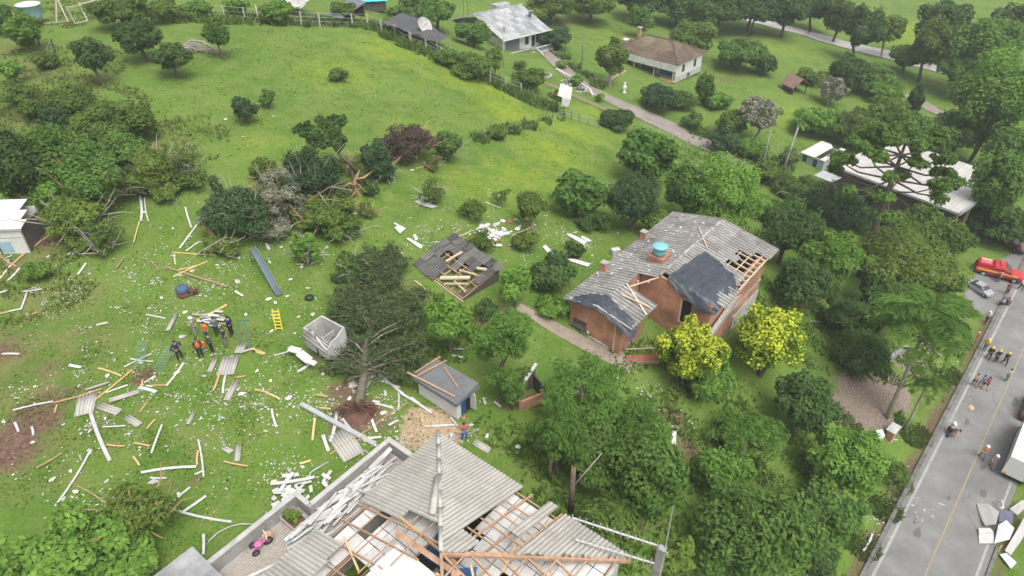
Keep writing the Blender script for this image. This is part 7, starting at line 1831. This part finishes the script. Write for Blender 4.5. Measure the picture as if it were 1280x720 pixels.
WB = [(175,246,177,278,.22,'tall white board lying straight below the left thicket'),(181,248,186,278,.12,'thin grey-white board right beside the tall straight one below the thicket'),
(232,260,240,286,.16,'short white board at the upper end of the crossing boards left of the fallen heap'),(253,274,225,312,.2,'long slanted white board left of the dark fallen heap'),(250,303,233,315,.17,'white board in a V with a small one under the long slanted board'),(249,303,258,306,.12,'small white board forming the tip of the V'),
(143,302,134,310,.2,'short white board alone on the grass below the left thicket'),(100,309,85,320,.2,'white board at the edge of the bare soil right of the wrecked white shed'),(94,312,91,320,.13,'stub of board beneath the white board right of the wrecked shed'),(25,336,10,352,.22,'white splintered board in front of the wrecked white shed'),
(108,330,98,345,.2,'upright-leaning white piece alone on the olive grass'),(0,367,10,365,.2,'white board end at the left edge'),(26,366,53,363,.16,'white board with a bent top near the left edge'),(34,367,27,387,.14,'white board running down from the bent one near the left edge'),(28,387,12,391,.16,'white board joining an orange batten at the left edge'),
(3,443,25,444,.2,'curved white board lying by itself near the left edge'),(121,407,135,404,.24,'short thick grey-white board high on the open lawn'),(183,394,207,399,.14,'T-shaped white board above the rescuers'),(294,364,304,371,.22,'white board below the foot of the slide'),(190,443,156,460,.1,'thin white lath crossing another above the square soil patch'),(163,449,192,453,.1,'thin white lath under the crossing one above the square soil patch'),
(87,457,102,460,.26,'short thick white block-like board on the open lawn left of the soil patch'),(230,454,208,483,.17,'white board slanting down right of the square soil patch'),(192,472,181,480,.14,'small white board lying inside the square soil patch'),(183,483,191,484,.14,'tiny white board at the lower rim of the square soil patch'),(160,482,133,492,.14,'white board behind the grey sheet left of the soil patch'),
(174,485,196,491,.28,'thick white board just below the square soil patch'),(17,514,67,503,.13,'pale lath continuing the long orange batten at the left'),(112,511,138,577,.26,'widest long white board running down from the heap of grey sheets'),(129,535,158,534,.1,'thin white lath with a curl right of the widest long board'),(203,532,190,568,.14,'white board alone between the two T-shaped timbers and the hut'),
(19,529,24,541,.18,'white board stuck in the large brown soil area at the left'),(40,534,42,545,.16,'second white board in the large brown soil area, further right'),(283,467,279,493,.17,'white board leaning along the grey sheet stack below the rescuers'),(319,436,304,441,.17,'white board across the small grey sheet at the rescuers'),(300,485,297,490,.12,'white stub below the grey sheet stack'),
(114,563,70,634,.14,'longest thin white board slanting over the lower left lawn'),(177,592,246,585,.2,'long white board lying level in the lower left lawn'),(188,598,209,599,.14,'short white board directly under the long level one'),(248,550,255,597,.12,'white lath standing upright-looking above the bare track in the lower lawn'),(254,589,244,594,.14,'white stub at the right end of the long level board'),
(238,610,213,631,.16,'white board above the crossed pair at the open forked bush'),(258,621,229,642,.2,'slanted white board of the crossed pair beside the open forked bush'),(210,636,290,654,.17,'long white board of the crossed pair beside the open forked bush'),(255,669,255,695,.17,'white board pointing at the corner of the annex slab roof'),(185,674,173,691,.14,'white board showing among the bare stems of the forked bush'),
(340,512,346,535,.15,'grey-white board in mid lawn left of the long grey beam'),(421,514,413,553,.24,'upright white board crossing the long grey beam'),(428,524,444,545,.2,'white board slanting right beneath the long grey beam'),(463,519,471,541,.2,'white board at the right side of the root plate'),(469,505,492,511,.2,'lower of the two white boards right of the pine trunk'),(466,502,475,504,.24,'upper stubby white board right of the pine trunk'),
(486,533,498,527,.22,'white board at the corner of the sandy slabs'),(454,491,463,478,.2,'white board against the right side of the pine trunk'),(473,468,505,495,.22,'long white board running from the pine trunk to the flat-roofed shed'),(505,495,540,518,.22,'bent white board in front of the flat-roofed shed wall'),(473,476,500,486,.16,'white board under the long one right of the pine trunk'),(498,492,498,514,.12,'thin white upright lath left of the flat-roofed shed'),(514,498,524,506,.22,'white board against the corner of the flat-roofed shed wall'),
(453,501,458,507,.2,'stubby white board at the top of the root plate'),(481,489,482,496,.22,'white chunk on the grass between pine trunk and flat-roofed shed'),(404,545,411,565,.26,'white board left of the large sheet by the root plate'),(453,549,477,548,.2,'white board below the long grey beam end'),(455,551,471,559,.18,'lowest white board of the heap above the terrace corner'),(372,466,394,452,.24,'white board slanting below the roofless hut'),
(416,459,423,467,.22,'stubby white board right of the slats below the hut'),(427,459,433,463,.14,'small grey-white board further right below the hut'),(343,445,368,438,.14,'white lath left of the roofless hut doorway'),(448,446,460,448,.22,'white board at the foot of the fallen pine boughs'),(508,457,516,463,.2,'white stub beside the tall leaning grey plank'),(531,534,568,532,.14,'white lath lying along the sandy slabs'),(563,523,571,533,.1,'white stub against the corner of the flat-roofed shed'),
(604,498,607,507,.2,'white board right of the flat-roofed shed, the left one'),(618,503,626,510,.18,'white board right of the flat-roofed shed, the right one'),(568,437,580,438,.18,'upper pale board lying in the shade behind the flat-roofed shed'),(565,445,579,448,.18,'lower pale board lying in the shade behind the flat-roofed shed'),(607,253,626,261,.14,'white lath on the grass above the dark wrecked roof'),(660,295,672,302,.2,'white board amid the rubble behind the wrecked roof'),
(352,278,352,291,.2,'white board upright against the silver-grey fallen tree'),(333,305,337,313,.28,'pale sheet scrap below the silver-grey fallen tree'),(1014,386,1024,391,.2,'upper white board lying in the shade right of the yellow tree'),(1013,402,1028,404,.2,'lower white board lying in the shade right of the yellow tree'),(1078,690,1090,668,.18,'bent white metal strip on the verge at the bottom of the road'),(843,540,842,557,.4,'white panel standing between the grove and the big dark tree')]
for x1, y1, x2, y2, w_, lb in WB: board(x1, y1, x2, y2, w_ * .78, 'white_board', lb, group=GW, th=.04)
OB = [(175,278,168,305,.1,'yellow timber continuing down from the tall straight white board'),(216,316,271,320,.1,'pale yellow timber lying level under the slanted white boards'),(219,319,220,332,.12,'short upright timber hanging below the level pale timber'),(260,328,217,348,.13,'bright yellow timber slanting above the reddish long one'),(224,338,249,333,.1,'second yellow timber under the bright slanting one'),(208,335,285,360,.13,'long reddish timber with a split middle above the rescuers'),
(189,327,199,339,.13,'short brown timber left of the long reddish one'),(154,325,145,337,.13,'short brown timber on the grass below the left thicket'),(14,333,68,292,.22,'big brown beam slanting up in front of the wrecked white shed'),(0,320,20,334,.2,'brown beam under the wrecked white shed'),(0,350,14,333,.16,'pale beam crossing under the wrecked white shed'),(12,391,0,394,.12,'orange batten running out of the left edge'),(34,396,48,392,.1,'small orange batten near the left edge'),
(284,382,246,402,.24,'thick bright yellow plank above the heads of the rescuers'),(123,461,152,471,.13,'orange timber joining the long diagonal one above the grey sheets'),(166,463,119,501,.12,'long diagonal orange timber above the grey sheets'),(190,483,208,483,.1,'thin orange lath at the lower rim of the square soil patch'),(179,476,178,484,.1,'tiny orange stub inside the square soil patch'),(67,505,128,488,.1,'long orange batten beside the grey sheet heap'),(72,507,69,517,.12,'short orange stub at the left end of the long batten'),
(185,504,175,517,.1,'orange lath with a fork below the grey boards'),(195,525,184,538,.12,'upper T-shaped orange timber in the lower lawn'),(275,467,267,490,.14,'orange timber left of the grey sheet stack below the rescuers'),(308,471,295,474,.1,'orange stub right of the grey sheet stack below the rescuers'),(314,437,332,444,.12,'orange timber running right of the rescuers'),(78,568,47,587,.09,'dark brown lath on the lower left lawn'),(134,557,157,560,.1,'orange lath right of the widest long white board'),(168,555,188,559,.12,'orange lath further right, above the long level white board'),
(167,572,175,583,.12,'short orange stub above the long level white board'),(248,564,247,583,.13,'orange timber next to the upright-looking white lath'),(280,578,310,584,.1,'orange lath below the grey sheets on the bare track'),(320,488,336,493,.14,'left piece of the broken orange plank in mid lawn'),(334,492,350,500,.15,'right piece of the broken orange plank in mid lawn'),(394,524,391,552,.17,'forked orange timber left of the root plate'),(396,495,410,498,.13,'short orange timber above the long grey beam'),(399,511,414,513,.12,'small orange timber touching the root plate'),
(413,569,462,538,.14,'long brown plank lying over the large grey sheet'),(462,538,510,505,.14,'long brown plank between root plate and sandy slabs'),(375,581,389,577,.16,'yellow plank end alone left of the terrace wall'),(320,441,331,444,.1,'yellow stub left of the roofless hut'),(545,205,520,212,.12,'bare torn stick with twigs on the open grass below the dead bush'),(665,284,640,296,.16,'pale beam lying over the rubble behind the wrecked roof'),(575,287,560,300,.16,'grey plank stuck upright at the rear of the wrecked roof'),(588,290,570,298,.14,'pale plank at the rear of the wrecked roof'),(518,352,533,365,.16,'orange plank in front of the wrecked dark roof')]
for x1, y1, x2, y2, w_, lb in OB: board(x1, y1, x2, y2, w_ * .8, 'timber_yellow' if 'yellow' in lb else 'timber_pale' if 'pale' in lb else 'timber_brown' if ('brown' in lb or 'red' in lb) else 'timber', lb, 'timber', 'timber', .07, group=GO)
SB = [(220,394,210,415,.34,'narrow grey sheet lying alone left of the rescuers'),(136,479,107,489,.3,'pale grey board above the grey sheet heap'),(175,490,137,502,.5,'wide grey sheet strip below the square soil patch'),(124,508,150,517,.5,'grey sheet right of the sheet heap'),(158,522,175,533,.42,'grey sheet above the upper T-shaped timber'),(243,516,235,532,.3,'narrow grey sheet in the middle of the lower lawn'),(108,494,104,520,.95,'main grey sheet of the heap at the left'),(117,492,112,517,.5,'second grey sheet leaning over the heap at the left'),
(289,446,282,470,1.15,'big grey sheet on the ground below the rescuers'),(304,431,299,443,.6,'small grey corrugated sheet at the feet of the rescuers'),(296,477,284,502,.42,'lower narrow sheet of the stack below the rescuers'),(298,556,297,578,.34,'grey sheet standing across the bare track'),(278,560,290,567,.3,'pale grey sheet piece left of the bare track sheet'),(421,541,443,573,1.35,'large pale corrugated sheet beside the root plate'),(440,474,442,486,.55,'short pale sheet against the pine trunk'),(503,458,520,421,.55,'tall leaning grey plank beside the flat-roofed shed'),
(476,468,505,462,.8,'grey sheet lying flat behind the long white boards'),(592,553,612,565,.45,'grey corrugated strip lying like a bench near the woman in pink'),(473,440,458,487,.2,'grey plank beside the upper pine trunk'),(477,455,462,480,.22,'second grey plank beside the upper pine trunk'),(262,466,270,450,.3,'grey sheet piece at the left rim of the big sheet below the rescuers')]
for x1, y1, x2, y2, w_, lb in SB:
    a, b = at(x1, y1), at(x2, y2); d = b - a; s = d.cross(Vector((0, 0, 1))).normalized()
    free_sheet('roof_sheet', lb, a - s * w_ / 2 + Vector((0, 0, .09)), d + Vector((0, 0, random.uniform(0, .05))), s, d.length, w_, M['fibre'], GS)
for k in range(4): # loose slats below the hut
    board(403 + k * 8, 470 - k * 1.2 , 414 + k * 7, 455 - k * 1.0, .2, 'grey_board', ['first', 'second', 'third', 'last'][k] + ' pale slat from the left in the row below the roofless hut', 'slat', 'slat', .03, group='slats below the roofless hut')
for k in range(16):
    px = random.gauss(272, 9); py = random.gauss(401, 4); a = random.uniform(-.9, .5); l = random.uniform(4, 10)
    board(px - l, py + l * a * .5, px + l, py - l * a * .5, random.uniform(.1, .25), random.choice(('grey_board', 'grey_board', 'white_board', 'timber_brown')), 'board in the low heap of wreckage behind the rescuers', group='boards heaped behind the rescuers', lift=.05 + .3 * random.random())
hut_slabs = [((-.35,-.75,.1),(.9,.5,.1),.3,'white slab tipped outside the doorway of the roofless hut'),((.75,-.85,.12),(1.1,.6,.12),-.1,'larger white slab lying in front of the roofless hut'),((1.5,-.95,.1),(.8,.35,.1),.2,'pale slab at the right of the larger slab before the hut')]
for c, d, r_, lb in hut_slabs: tag(MB().box((0, 0, 0), d).build('slab', M['white'], None, False, HUT.w(*c), (.05, .04, -.62 + r_)), lb, 'slab')
def pipe(label, pts, r, m, name='pipe', cat='pipe', lift=.08):
    P = [at(*p, lift) for p in pts]; o = P[0]; return tag(MB().tube([p - o for p in P], r, 6).build(name, M[m], None, True, o), label, cat)
o_ = at(410, 525); bx = MB(); a, b = at(376, 505, .25), at(452, 546, .15); bx.bar(a - a, b - a, .3, .16); tag(bx.build('beam', M['metal'], None, False, a), 'long grey metal beam lying from the lawn towards the root plate', 'beam'); board(452, 546, 470, 556, .3, 'grey_board', 'grey beam end beyond the long metal beam', 'beam', 'beam', .08)
pipe('bent grey gutter lying between the lawn and the terrace wall', [(411,577),(395,586),(388,591),(385,603)], .05, 'metal', 'gutter', 'gutter')
pipe('thin grey cable curving from the forked bush to the parapet', [(322,655),(300,655),(285,659),(272,666),(260,677)], .035, 'metal', 'cable', 'cable')
pipe('thin pale pole lying behind the woman in pink', [(559,552),(580,544),(599,537)], .04, 'metal', 'pole', 'pole')
# timbers on the flat dark roof
for a, b, lb in [((-.55, -.15, 1.95), (3.3, .25, 1.84), 'long brown timber lying along the front of the flat dark roof'), ((1.0, 1.75, 1.92), (3.0, .95, 1.85), 'orange timber lying across the middle of the flat dark roof'), ((-.1, .1, 1.98), (.1, 2.3, 1.98), 'timber along the left edge of the flat dark roof'), ((.25, .0, 2.0), (.7, 2.3, 1.99), 'second timber at the left edge of the flat dark roof')]:
    a, b = SHED.w(*a), SHED.w(*b); tag(MB().bar(a - a, b - a, .1, .1).build('timber', M['timber_brown'], None, False, a), lb, 'timber')
q = at(526, 456); mb = MB(); vs = [(math.cos(k * .7) * (.5 + .25 * math.sin(k * 3)), math.sin(k * .7) * .32, .05 + .1 * (k % 2)) for k in range(9)] + [(0, 0, .38)]
mb.add(vs, [(k, (k + 1) % 9, 9) for k in range(9)]); tag(mb.build('tarpaulin', M['green_tarp'], None, False, q), 'small crumpled green tarpaulin left of the flat dark roof', 'tarpaulin')
# larger white sheets in the middle
def scrap_sheet(label, pts, m='white_board', lift=.06, name='sheet', cat='sheet', th=.03):
    P = [at(*p) for p in pts]; o = sum(P, Vector()) / len(P); mb = MB()
    top = [p - o + Vector((0, 0, lift + random.uniform(0, .14))) for p in P]; c = sum(top, Vector()) / len(top) + Vector((0, 0, .05)); n = len(top)
    vs = top + [c] + [t - Vector((0, 0, th)) for t in top] + [c - Vector((0, 0, th))]
    fs = [(i, (i+1) % n, n) for i in range(n)] + [(n+1+(i+1) % n, n+1+i, 2*n+1) for i in range(n)] + [(i, n+1+i, n+1+(i+1) % n, (i+1) % n) for i in range(n)]
    mb.add(vs, fs); return tag(mb.build(name, M[m], None, False, o), label, cat)
scrap_sheet('long flat white sheet on the open grass below the dead bush', [(527,258),(535,255),(548,259),(540,261)]); scrap_sheet('white sheet touching the left end of the long flat one', [(518,253),(524,251),(532,254),(526,258)])
scrap_sheet('folded white sheet on the grass left of the dark wrecked roof', [(493,286),(499,282),(508,287),(500,294)]); scrap_sheet('white lath-like sheet next to the folded white sheet', [(492,280),(494,279),(500,283),(498,284)])
scrap_sheet('long white sheet in front of the folded one left of the wrecked roof', [(508,300),(511,298),(529,309),(526,312)]); scrap_sheet('short white sheet beside the long one left of the wrecked roof', [(516,295),(519,293),(523,300),(520,303)])
scrap_sheet('long curved white sheet among scraps behind the brick house', [(678,309),(682,307),(696,323),(692,326)]); scrap_sheet('flat white sheet behind the brick house lawn', [(707,294),(712,293),(734,303),(730,307)]); scrap_sheet('second flat white sheet beside the first behind the brick house', [(725,297),(729,296),(740,302),(736,304)]); scrap_sheet('low white sheets in a row before the dark bush behind the brick house', [(706,326),(718,325),(738,331),(734,335)])
tag(MB().box((0, 0, .35), (.8, .55, .7), Matrix.Rotation(.3, 3, 'Z')).build('white_box', M['white'], None, False, at(769, 319)), 'upright white box on the grass right behind the brick house', 'box')
scrap_sheet('white sheet on the rubble beside the yellow tree', [(901,402),(912,397),(921,399),(911,408)], lift=.5); 
q = at(888, 455); board(884, 398, 930, 352, .3, 'grey_board', 'grey plank fallen against the right side of the brick house', 'plank', 'plank', .06) if False else None
# garden bench and chairs against the front of the brick house
def flip_bench(label, x, y, rz, m):
    b = at(x, y); o = thing('garden_bench', label, 'bench', b, rz)
    for k in range(3): MB().box((0, -.16 + .16 * k, .42), (1.3, .12, .04)).build('seat_slat', M[m], o)
    for k in range(2): MB().box((0, .24 + .03 * k, .58 + .18 * k), (1.3, .04, .13)).build('back_slat', M[m], o)
    for s in (-.58, .58): MB().bar((s, -.2, 0), (s, -.2, .42), .07, .07).build('leg', M['metal_dark'], o); MB().bar((s, .22, 0), (s, .3, .85), .07, .07).build('leg', M['metal_dark'], o)
flip_bench('dark garden bench against the front wall of the brick house', 722, 412, -.70, 'dark_wood')
scrap_sheet('white cloth thrown over the end of the garden bench', [(724,404),(732,403),(736,409),(729,412)], lift=.55); scrap_sheet('white paper-like sheet on the path beside the garden bench', [(732,412),(736,411),(738,418),(734,420)], lift=.2)
for k in range(5): board(735 + k * 4.5, 421 + k * 2.6, 744 + k * 4.5, 425 + k * 2.6, .14, 'grey_board', ['nearest', 'second', 'third', 'fourth', 'last'][k] + ' pale slat from the bench in the row along the brick house path', 'slat', 'slat', .03, group='slats along the garden path')
# terrace: the heap of white boards along its parapet, and a few told apart
GT = 'white boards heaped along the terrace parapet'
def tboard(a, b, w_, m, label, group=None, name='board'):
    a, b = hw(*a), hw(*b); return tag(MB().bar(a - a, b - a, w_, .035, (random.uniform(-.2, .2), random.uniform(-.2, .2), 1)).build(name, M[m], None, False, a), label, 'board', group)
for k in range(78):
    t = random.betavariate(1.4, 1.2); y = 1.5 + 7.0 * t; x = -2.7 + random.gauss(.15 + .12 * t, .55); x = max(-3.05, min(-.4, x)); l = random.uniform(.7, 2.4); an_g = PI / 2 + random.gauss(0, .22)
    z = TZ + .06 + .5 * math.exp(-((x + 2.5) / .5) ** 2) * random.random() + .12 * random.random()
    dx, dy = math.cos(an_g) * l / 2, math.sin(an_g) * l / 2; y = min(y, 9.3 - l/2) if x > -3 else y
    lo = max(y - dy, 1.25)
    br = random.random() < .13
    tboard((max(-3.08, x - dx), lo, z), (max(-3.08, x + dx), y + dy, z + random.uniform(-.1, .25)), random.uniform(.1, .24), 'timber_brown' if br else 'white_board', 'brown board in the heap along the terrace parapet' if br else 'white board in the heap along the terrace parapet', 'brown boards in the terrace heap' if br else GT)
TZw = TZ + .07
tboard((-3.0, 11.6, TZw), (-1.35, 7.2, TZw + .05), .16, 'white_board', 'long white gutter lying out on the paved terrace'); tboard((-1.35, 7.2, TZw + .05), (-.45, 5.2, TZw + .3), .18, 'white_board', 'white board leaning on the house wall above the long gutter')
tboard((-2.3, 9.1, TZw), (-1.2, 6.5, TZw + .2), .3, 'white_board', 'wide white board sliding off the front of the terrace heap'); tboard((-3.2, 8.7, TZw), (-2.9, 7.3, TZw + .1), .16, 'white_board', 'left of three short boards in front of the planter'); tboard((-2.9, 8.8, TZw), (-2.55, 7.4, TZw + .12), .2, 'tank_pale', 'middle of three short boards, greenish, in front of the planter'); tboard((-2.6, 9.0, TZw), (-2.2, 7.6, TZw + .14), .18, 'white_board', 'right of three short boards in front of the planter')
tboard((-.7, 7.4, TZw), (-.75, 6.6, TZw), .2, 'white_board', 'lower leg of the L-shaped white board by the roof edge'); tboard((-.75, 6.6, TZw + .05), (-1.1, 6.2, TZw + .06), .2, 'white_board', 'upper leg of the L-shaped white board by the roof edge'); tboard((-2.8, 4.6, TZw + .5), (-.4, 3.9, TZw + .55), .1, 'grey_board', 'thin grey lath lying across the terrace heap'); tboard((-2.95, 2.9, TZw + .3), (-2.6, 1.4, TZw + 1.0), .3, 'white_board', 'white board standing up at the far corner of the terrace')
# broken white boards outside the parapet
GP = 'broken white boards on the grass outside the parapet'
for k in range(34):
    px = random.gauss(366, 16); py = 622 - (px - 366) * .42 + random.gauss(0, 9)
    a = random.uniform(0, PI); l = random.uniform(4, 11)
    if py > 640 - (px - 340) * .25 + 12: continue
    board(px - math.cos(a) * l, py - math.sin(a) * l * .6, px + math.cos(a) * l, py + math.sin(a) * l * .6, random.uniform(.12, .28), 'white_board', 'broken white board in the heap outside the terrace parapet', group=GP, lift=.05 + .25 * random.random())
board(340, 611, 395, 603, .2, 'white_board', 'long straight white board on top of the heap outside the parapet', lift=.4); board(352, 619, 368, 596, .24, 'white_board', 'white board crossing under the long straight one outside the parapet', lift=.3); board(405, 606, 415, 592, .2, 'white_board', 'white board of the small X outside the parapet', lift=.25); board(404, 597, 414, 603, .2, 'white_board', 'second white board of the small X outside the parapet', lift=.3)
# rubble behind the wrecked roof
GR = 'white rubble behind the wrecked shed'
for k in range(58):
    px = random.gauss(626, 15); py = 290 - (px - 625) * .2 + random.gauss(0, 6); b = at(px, py); s = random.uniform(.1, .36)
    tag(MB().box((0, 0, 0), (s * random.uniform(1, 3.4), s, s * .4), Matrix.Rotation(random.uniform(-.4, .4), 3, 'X')).build('rubble_block', M['white'] if random.random() < .75 else M['terracotta'], None, False, b + Vector((0, 0, s * .2 + .1 * random.random())), (0, 0, random.uniform(0, 3))), 'chunk of broken wall in the rubble behind the wrecked shed', 'rubble', GR)
# pink and white tricycle on the terrace
q = hw(-3.75, 9.7, TZ); tr_ = thing('tricycle', 'pink child tricycle tipped over beside the terrace parapet', 'tricycle', q, .6)
pkm = flat('pink_plastic', (.55,.14,.32)); ppm = flat('purple_plastic', (.26,.08,.22))
MB().tube([(-.35, 0, .25), (0, 0, .35), (.3, 0, .5), (.35, .1, .75)], .06, 7).build('frame', pkm, tr_, True); MB().lathe([(0, 0), (.2, .02), (.22, .1), (.1, .14), (0, .14)], 12, (-.15, 0, .38)).build('seat', pkm, tr_, True)
for x, y, r in ((.35, .05, .26), (-.4, -.28, .2), (-.4, .28, .2)): wheel(tr_, x, y, r, r, .1, ppm)
MB().tube([(.3, -.25, .78), (.36, .08, .8), (.3, .4, .78)], .03, 6).build('handlebar', M['white'], tr_); MB().bar((-.5, -.1, .6), (.4, .1, .3), .1, .04).build('white_slat', M['white_board'], tr_) if False else None
q = hw(-3.9, 9.2, TZ); bs_ = thing('basket', 'brown wicker basket lying behind the pink tricycle', 'basket', q); MB().lathe([(0, .02), (.22, .02), (.3, .34), (.33, .36), (.28, .34), (.2, .06), (0, .06)], 14).build('body', M['timber_brown'], bs_, True)
# metal roof wreck on the road
WK = 'wreck of white roofing on the road'
def rp(px, py, z): return at_z(px, py, RZ + z)
def wsheet(label, pts, m, name='metal_sheet'):
    P = [rp(*p) for p in pts]; o = sum(P, Vector()) / len(P); tag(MB().slab([p - o for p in P], .05).build(name, M[m], None, False, o), label, 'metal sheet')
wsheet('beige curved metal sheet nearest the centre of the road in the roofing wreck', [(1221,629,.1),(1236,630,.5),(1249,640,.7),(1245,655,.6),(1232,657,.35),(1226,648,.12)], 'roof_cream' if 'roof_cream' in M else 'white'); wsheet('dark violet-grey panel in the middle of the roofing wreck', [(1250,637,.75),(1267,639,.8),(1266,654,.8),(1249,652,.75)], 'violet' if 'violet' in M else 'metal_dark')
wsheet('large pale-green metal sheet in front of the violet panel in the wreck', [(1248,656,.7),(1258,650,.9),(1268,660,.8),(1262,674,.5),(1243,679,.4)], 'tank_white' if 'tank_white' in M else 'white'); wsheet('folded white metal sheet at the lower left of the wreck', [(1223,663,.1),(1242,666,.4),(1243,679,.3),(1224,679,.08)], 'white'); wsheet('white metal flap above the folded one in the wreck', [(1223,660,.2),(1238,660,.5),(1242,665,.5),(1224,668,.2)], 'white')
wsheet('long beige metal strip running out of the wreck to the right edge', [(1256,688,.3),(1270,665,.7),(1284,640,.9),(1292,650,.8),(1276,678,.6),(1264,694,.25)], 'roof_cream' if 'roof_cream' in M else 'white'); wsheet('white sheet at the lower end of the wreck on the grass', [(1250,693,.2),(1258,691,.3),(1271,703,.25),(1264,711,.15)], 'tank_white' if 'tank_white' in M else 'white'); wsheet('bent beige sheet at the upper right of the wreck', [(1262,636,.5),(1278,625,.7),(1290,628,.6),(1272,644,.6)], 'roof_cream' if 'roof_cream' in M else 'white')
tag(MB().tube([rp(1246,627,.4) - rp(1246,640,.3), rp(1252,626,.6) - rp(1246,640,.3), rp(1254,634,.7) - rp(1246,640,.3), rp(1248,636,.5) - rp(1246,640,.3)], .09, 6).build('bent_pipe', M['white'], None, True, rp(1246,640,.3)), 'bent white frame piece at the top of the roofing wreck', 'frame')
board(1247, 690, 1252, 682, .14, 'timber_brown', 'brown stick poking out below the roofing wreck', 'timber', 'timber')
scrap_sheet('patterned white and navy scrap of cloth on the bushes by the verge', [(1092,544),(1101,541),(1104,550),(1098,558)], lift=.5); scrap_sheet('yellow-green leafy scrap lying on the road lane', [(1209,508),(1214,506),(1218,512),(1213,515)], 'timber', .03)
# countable scraps that lie apart from each other: labelled by what they lie beside
LANDM = [('the slide', 335, 350), ('the roofless hut', 403, 420), ('the blue and red drum', 229, 369), ('the yellow ladder', 345, 397), ('the wrecked white shed', 40, 325), ('the square soil patch', 177, 470), ('the silver-grey fallen tree', 345, 275), ('the bright green sapling', 380, 311), ('the dotted citrus tree', 722, 272), ('the wrecked dark roof', 545, 320), ('the split tree', 448, 245), ('the grey sheet stack below the rescuers', 288, 468), ('the widest long white board', 128, 545), ('the longest thin white board', 92, 600), ('the root plate', 440, 520), ('the left thicket', 215, 265), ('the small bluish meadow bush', 303, 148), ('the terrace parapet', 380, 600), ('the woman in pink', 585, 548), ('the grey strip like a bench', 602, 560), ('the rubble behind the wrecked shed', 640, 285), ('the upright white box', 768, 318), ('the large brown soil area', 45, 530), ('the open forked bush', 190, 620), ('the dark fallen heap', 300, 300), ('the dead reddish bush', 520, 195), ('the old tyre', 388, 373), ('the navy-jacketed rescuer', 224, 440), ('the broken orange plank', 335, 495), ('the level pale timber', 243, 320)]
DIRS = [('just right of', 1, 0), ('just left of', -1, 0), ('on the near side of', 0, 1), ('on the far side of', 0, -1)]
for nm, lx, ly in LANDM:
    for dn, ux, uy in DIRS:
        r = random.uniform(17, 34); px = lx + ux * r * 1.25 + random.uniform(-5, 5); py = ly + uy * r * .75 + random.uniform(-4, 4)
        if px < 2: continue
        b = at(px, py); s = random.uniform(.09, .2); a = random.uniform(0, 3)
        kind = random.random()
        n = random.choice((4, 5, 6)); pts = [(s * random.uniform(.7, 1.3) * math.cos(2*PI*k/n) * 1.4, s * random.uniform(.6, 1.2) * math.sin(2*PI*k/n), random.uniform(.04, .12)) for k in range(n)]
        mm = 'white_board' if kind < .72 else 'fibre' if kind < .86 else 'timber_pale'
        tag(MB().slab(pts, .03).build('scrap', M[mm], None, False, b, (0, 0, a)), {'white_board': 'white', 'fibre': 'grey', 'timber_pale': 'pale wooden'}[mm] + ' scrap ' + dn + ' ' + nm, 'scrap', 'scraps scattered on the grass')
# the litter nobody could count
def litter(name, regions, n, smin, smax, m):
    tot = sum(r[4] for r in regions); mb = MB()
    for cx, cy, rx, ry, wgt in regions:
        cl = [(random.gauss(cx, rx), random.gauss(cy, ry), random.uniform(3, 16)) for _ in range(max(3, int(n * wgt / tot / 13)))]
        for k in range(int(n * wgt / tot)):
            c_ = random.choice(cl); px, py = random.gauss(c_[0], c_[2] * 1.3), random.gauss(c_[1], c_[2] * .8)
            if px < -20 or px > 1300 or py > 740 or py < 10: continue
            b = at(px, py); s = random.uniform(smin, smax) * random.uniform(.5, 1.0); l = s * random.uniform(1, 3.2)
            mb.box(b + Vector((0, 0, .05)), (l, s, .03), Matrix.Rotation(random.uniform(0, PI), 3, 'Z') @ Matrix.Rotation(random.gauss(0, .35), 3, 'X'))
    return tag(mb.build(name, M[m]), kind='stuff')
REG = [(230,350,90,60,3.),(150,480,90,60,3.),(250,540,80,50,2.),(360,500,60,50,1.2),(450,545,45,25,1.5),(410,440,40,30,.8),(480,490,30,25,.8),(640,290,30,14,1.2),(700,310,40,16,1.4),(520,290,40,25,.8),(60,350,45,25,1.),(280,220,60,50,.8),(600,250,70,40,.5),(370,610,30,15,.8),(180,300,60,30,1.),(560,540,40,15,.5),(120,620,60,40,.6),(450,120,140,50,.35),(340,330,60,30,1.)]
litter('white_litter', REG, 2300, .035, .085, 'white_board'); litter('grey_litter', REG, 1300, .035, .085, 'fibre'); litter('splinter_litter', REG, 650, .03, .07, 'timber')
litter('verge_litter', [(1150,560,20,50,1),(1100,660,12,30,1),(1190,470,14,30,.8),(850,545,12,20,.5),(810,475,14,10,.6)], 130, .06, .16, 'white_board')
litter('sand_litter', [(535,530,16,10,1),(445,540,14,10,1)], 90, .06, .14, 'timber_brown')
mb = MB()
for k in range(90):
    a, b = random.uniform(0, 17.5), random.uniform(-.2, 4.5)
    if a < 3 and b > 2.6: continue
    s = random.uniform(.05, .16); mb.box(bl(a, b, (rz_main(b) if a > 2.9 else rz_front(b)) + .14), (s * 1.8, s, .03), Matrix.Rotation(random.uniform(0, 3), 3, 'Z'))
tag(mb.build('roof_litter', M['white_board'], bh), kind='stuff')
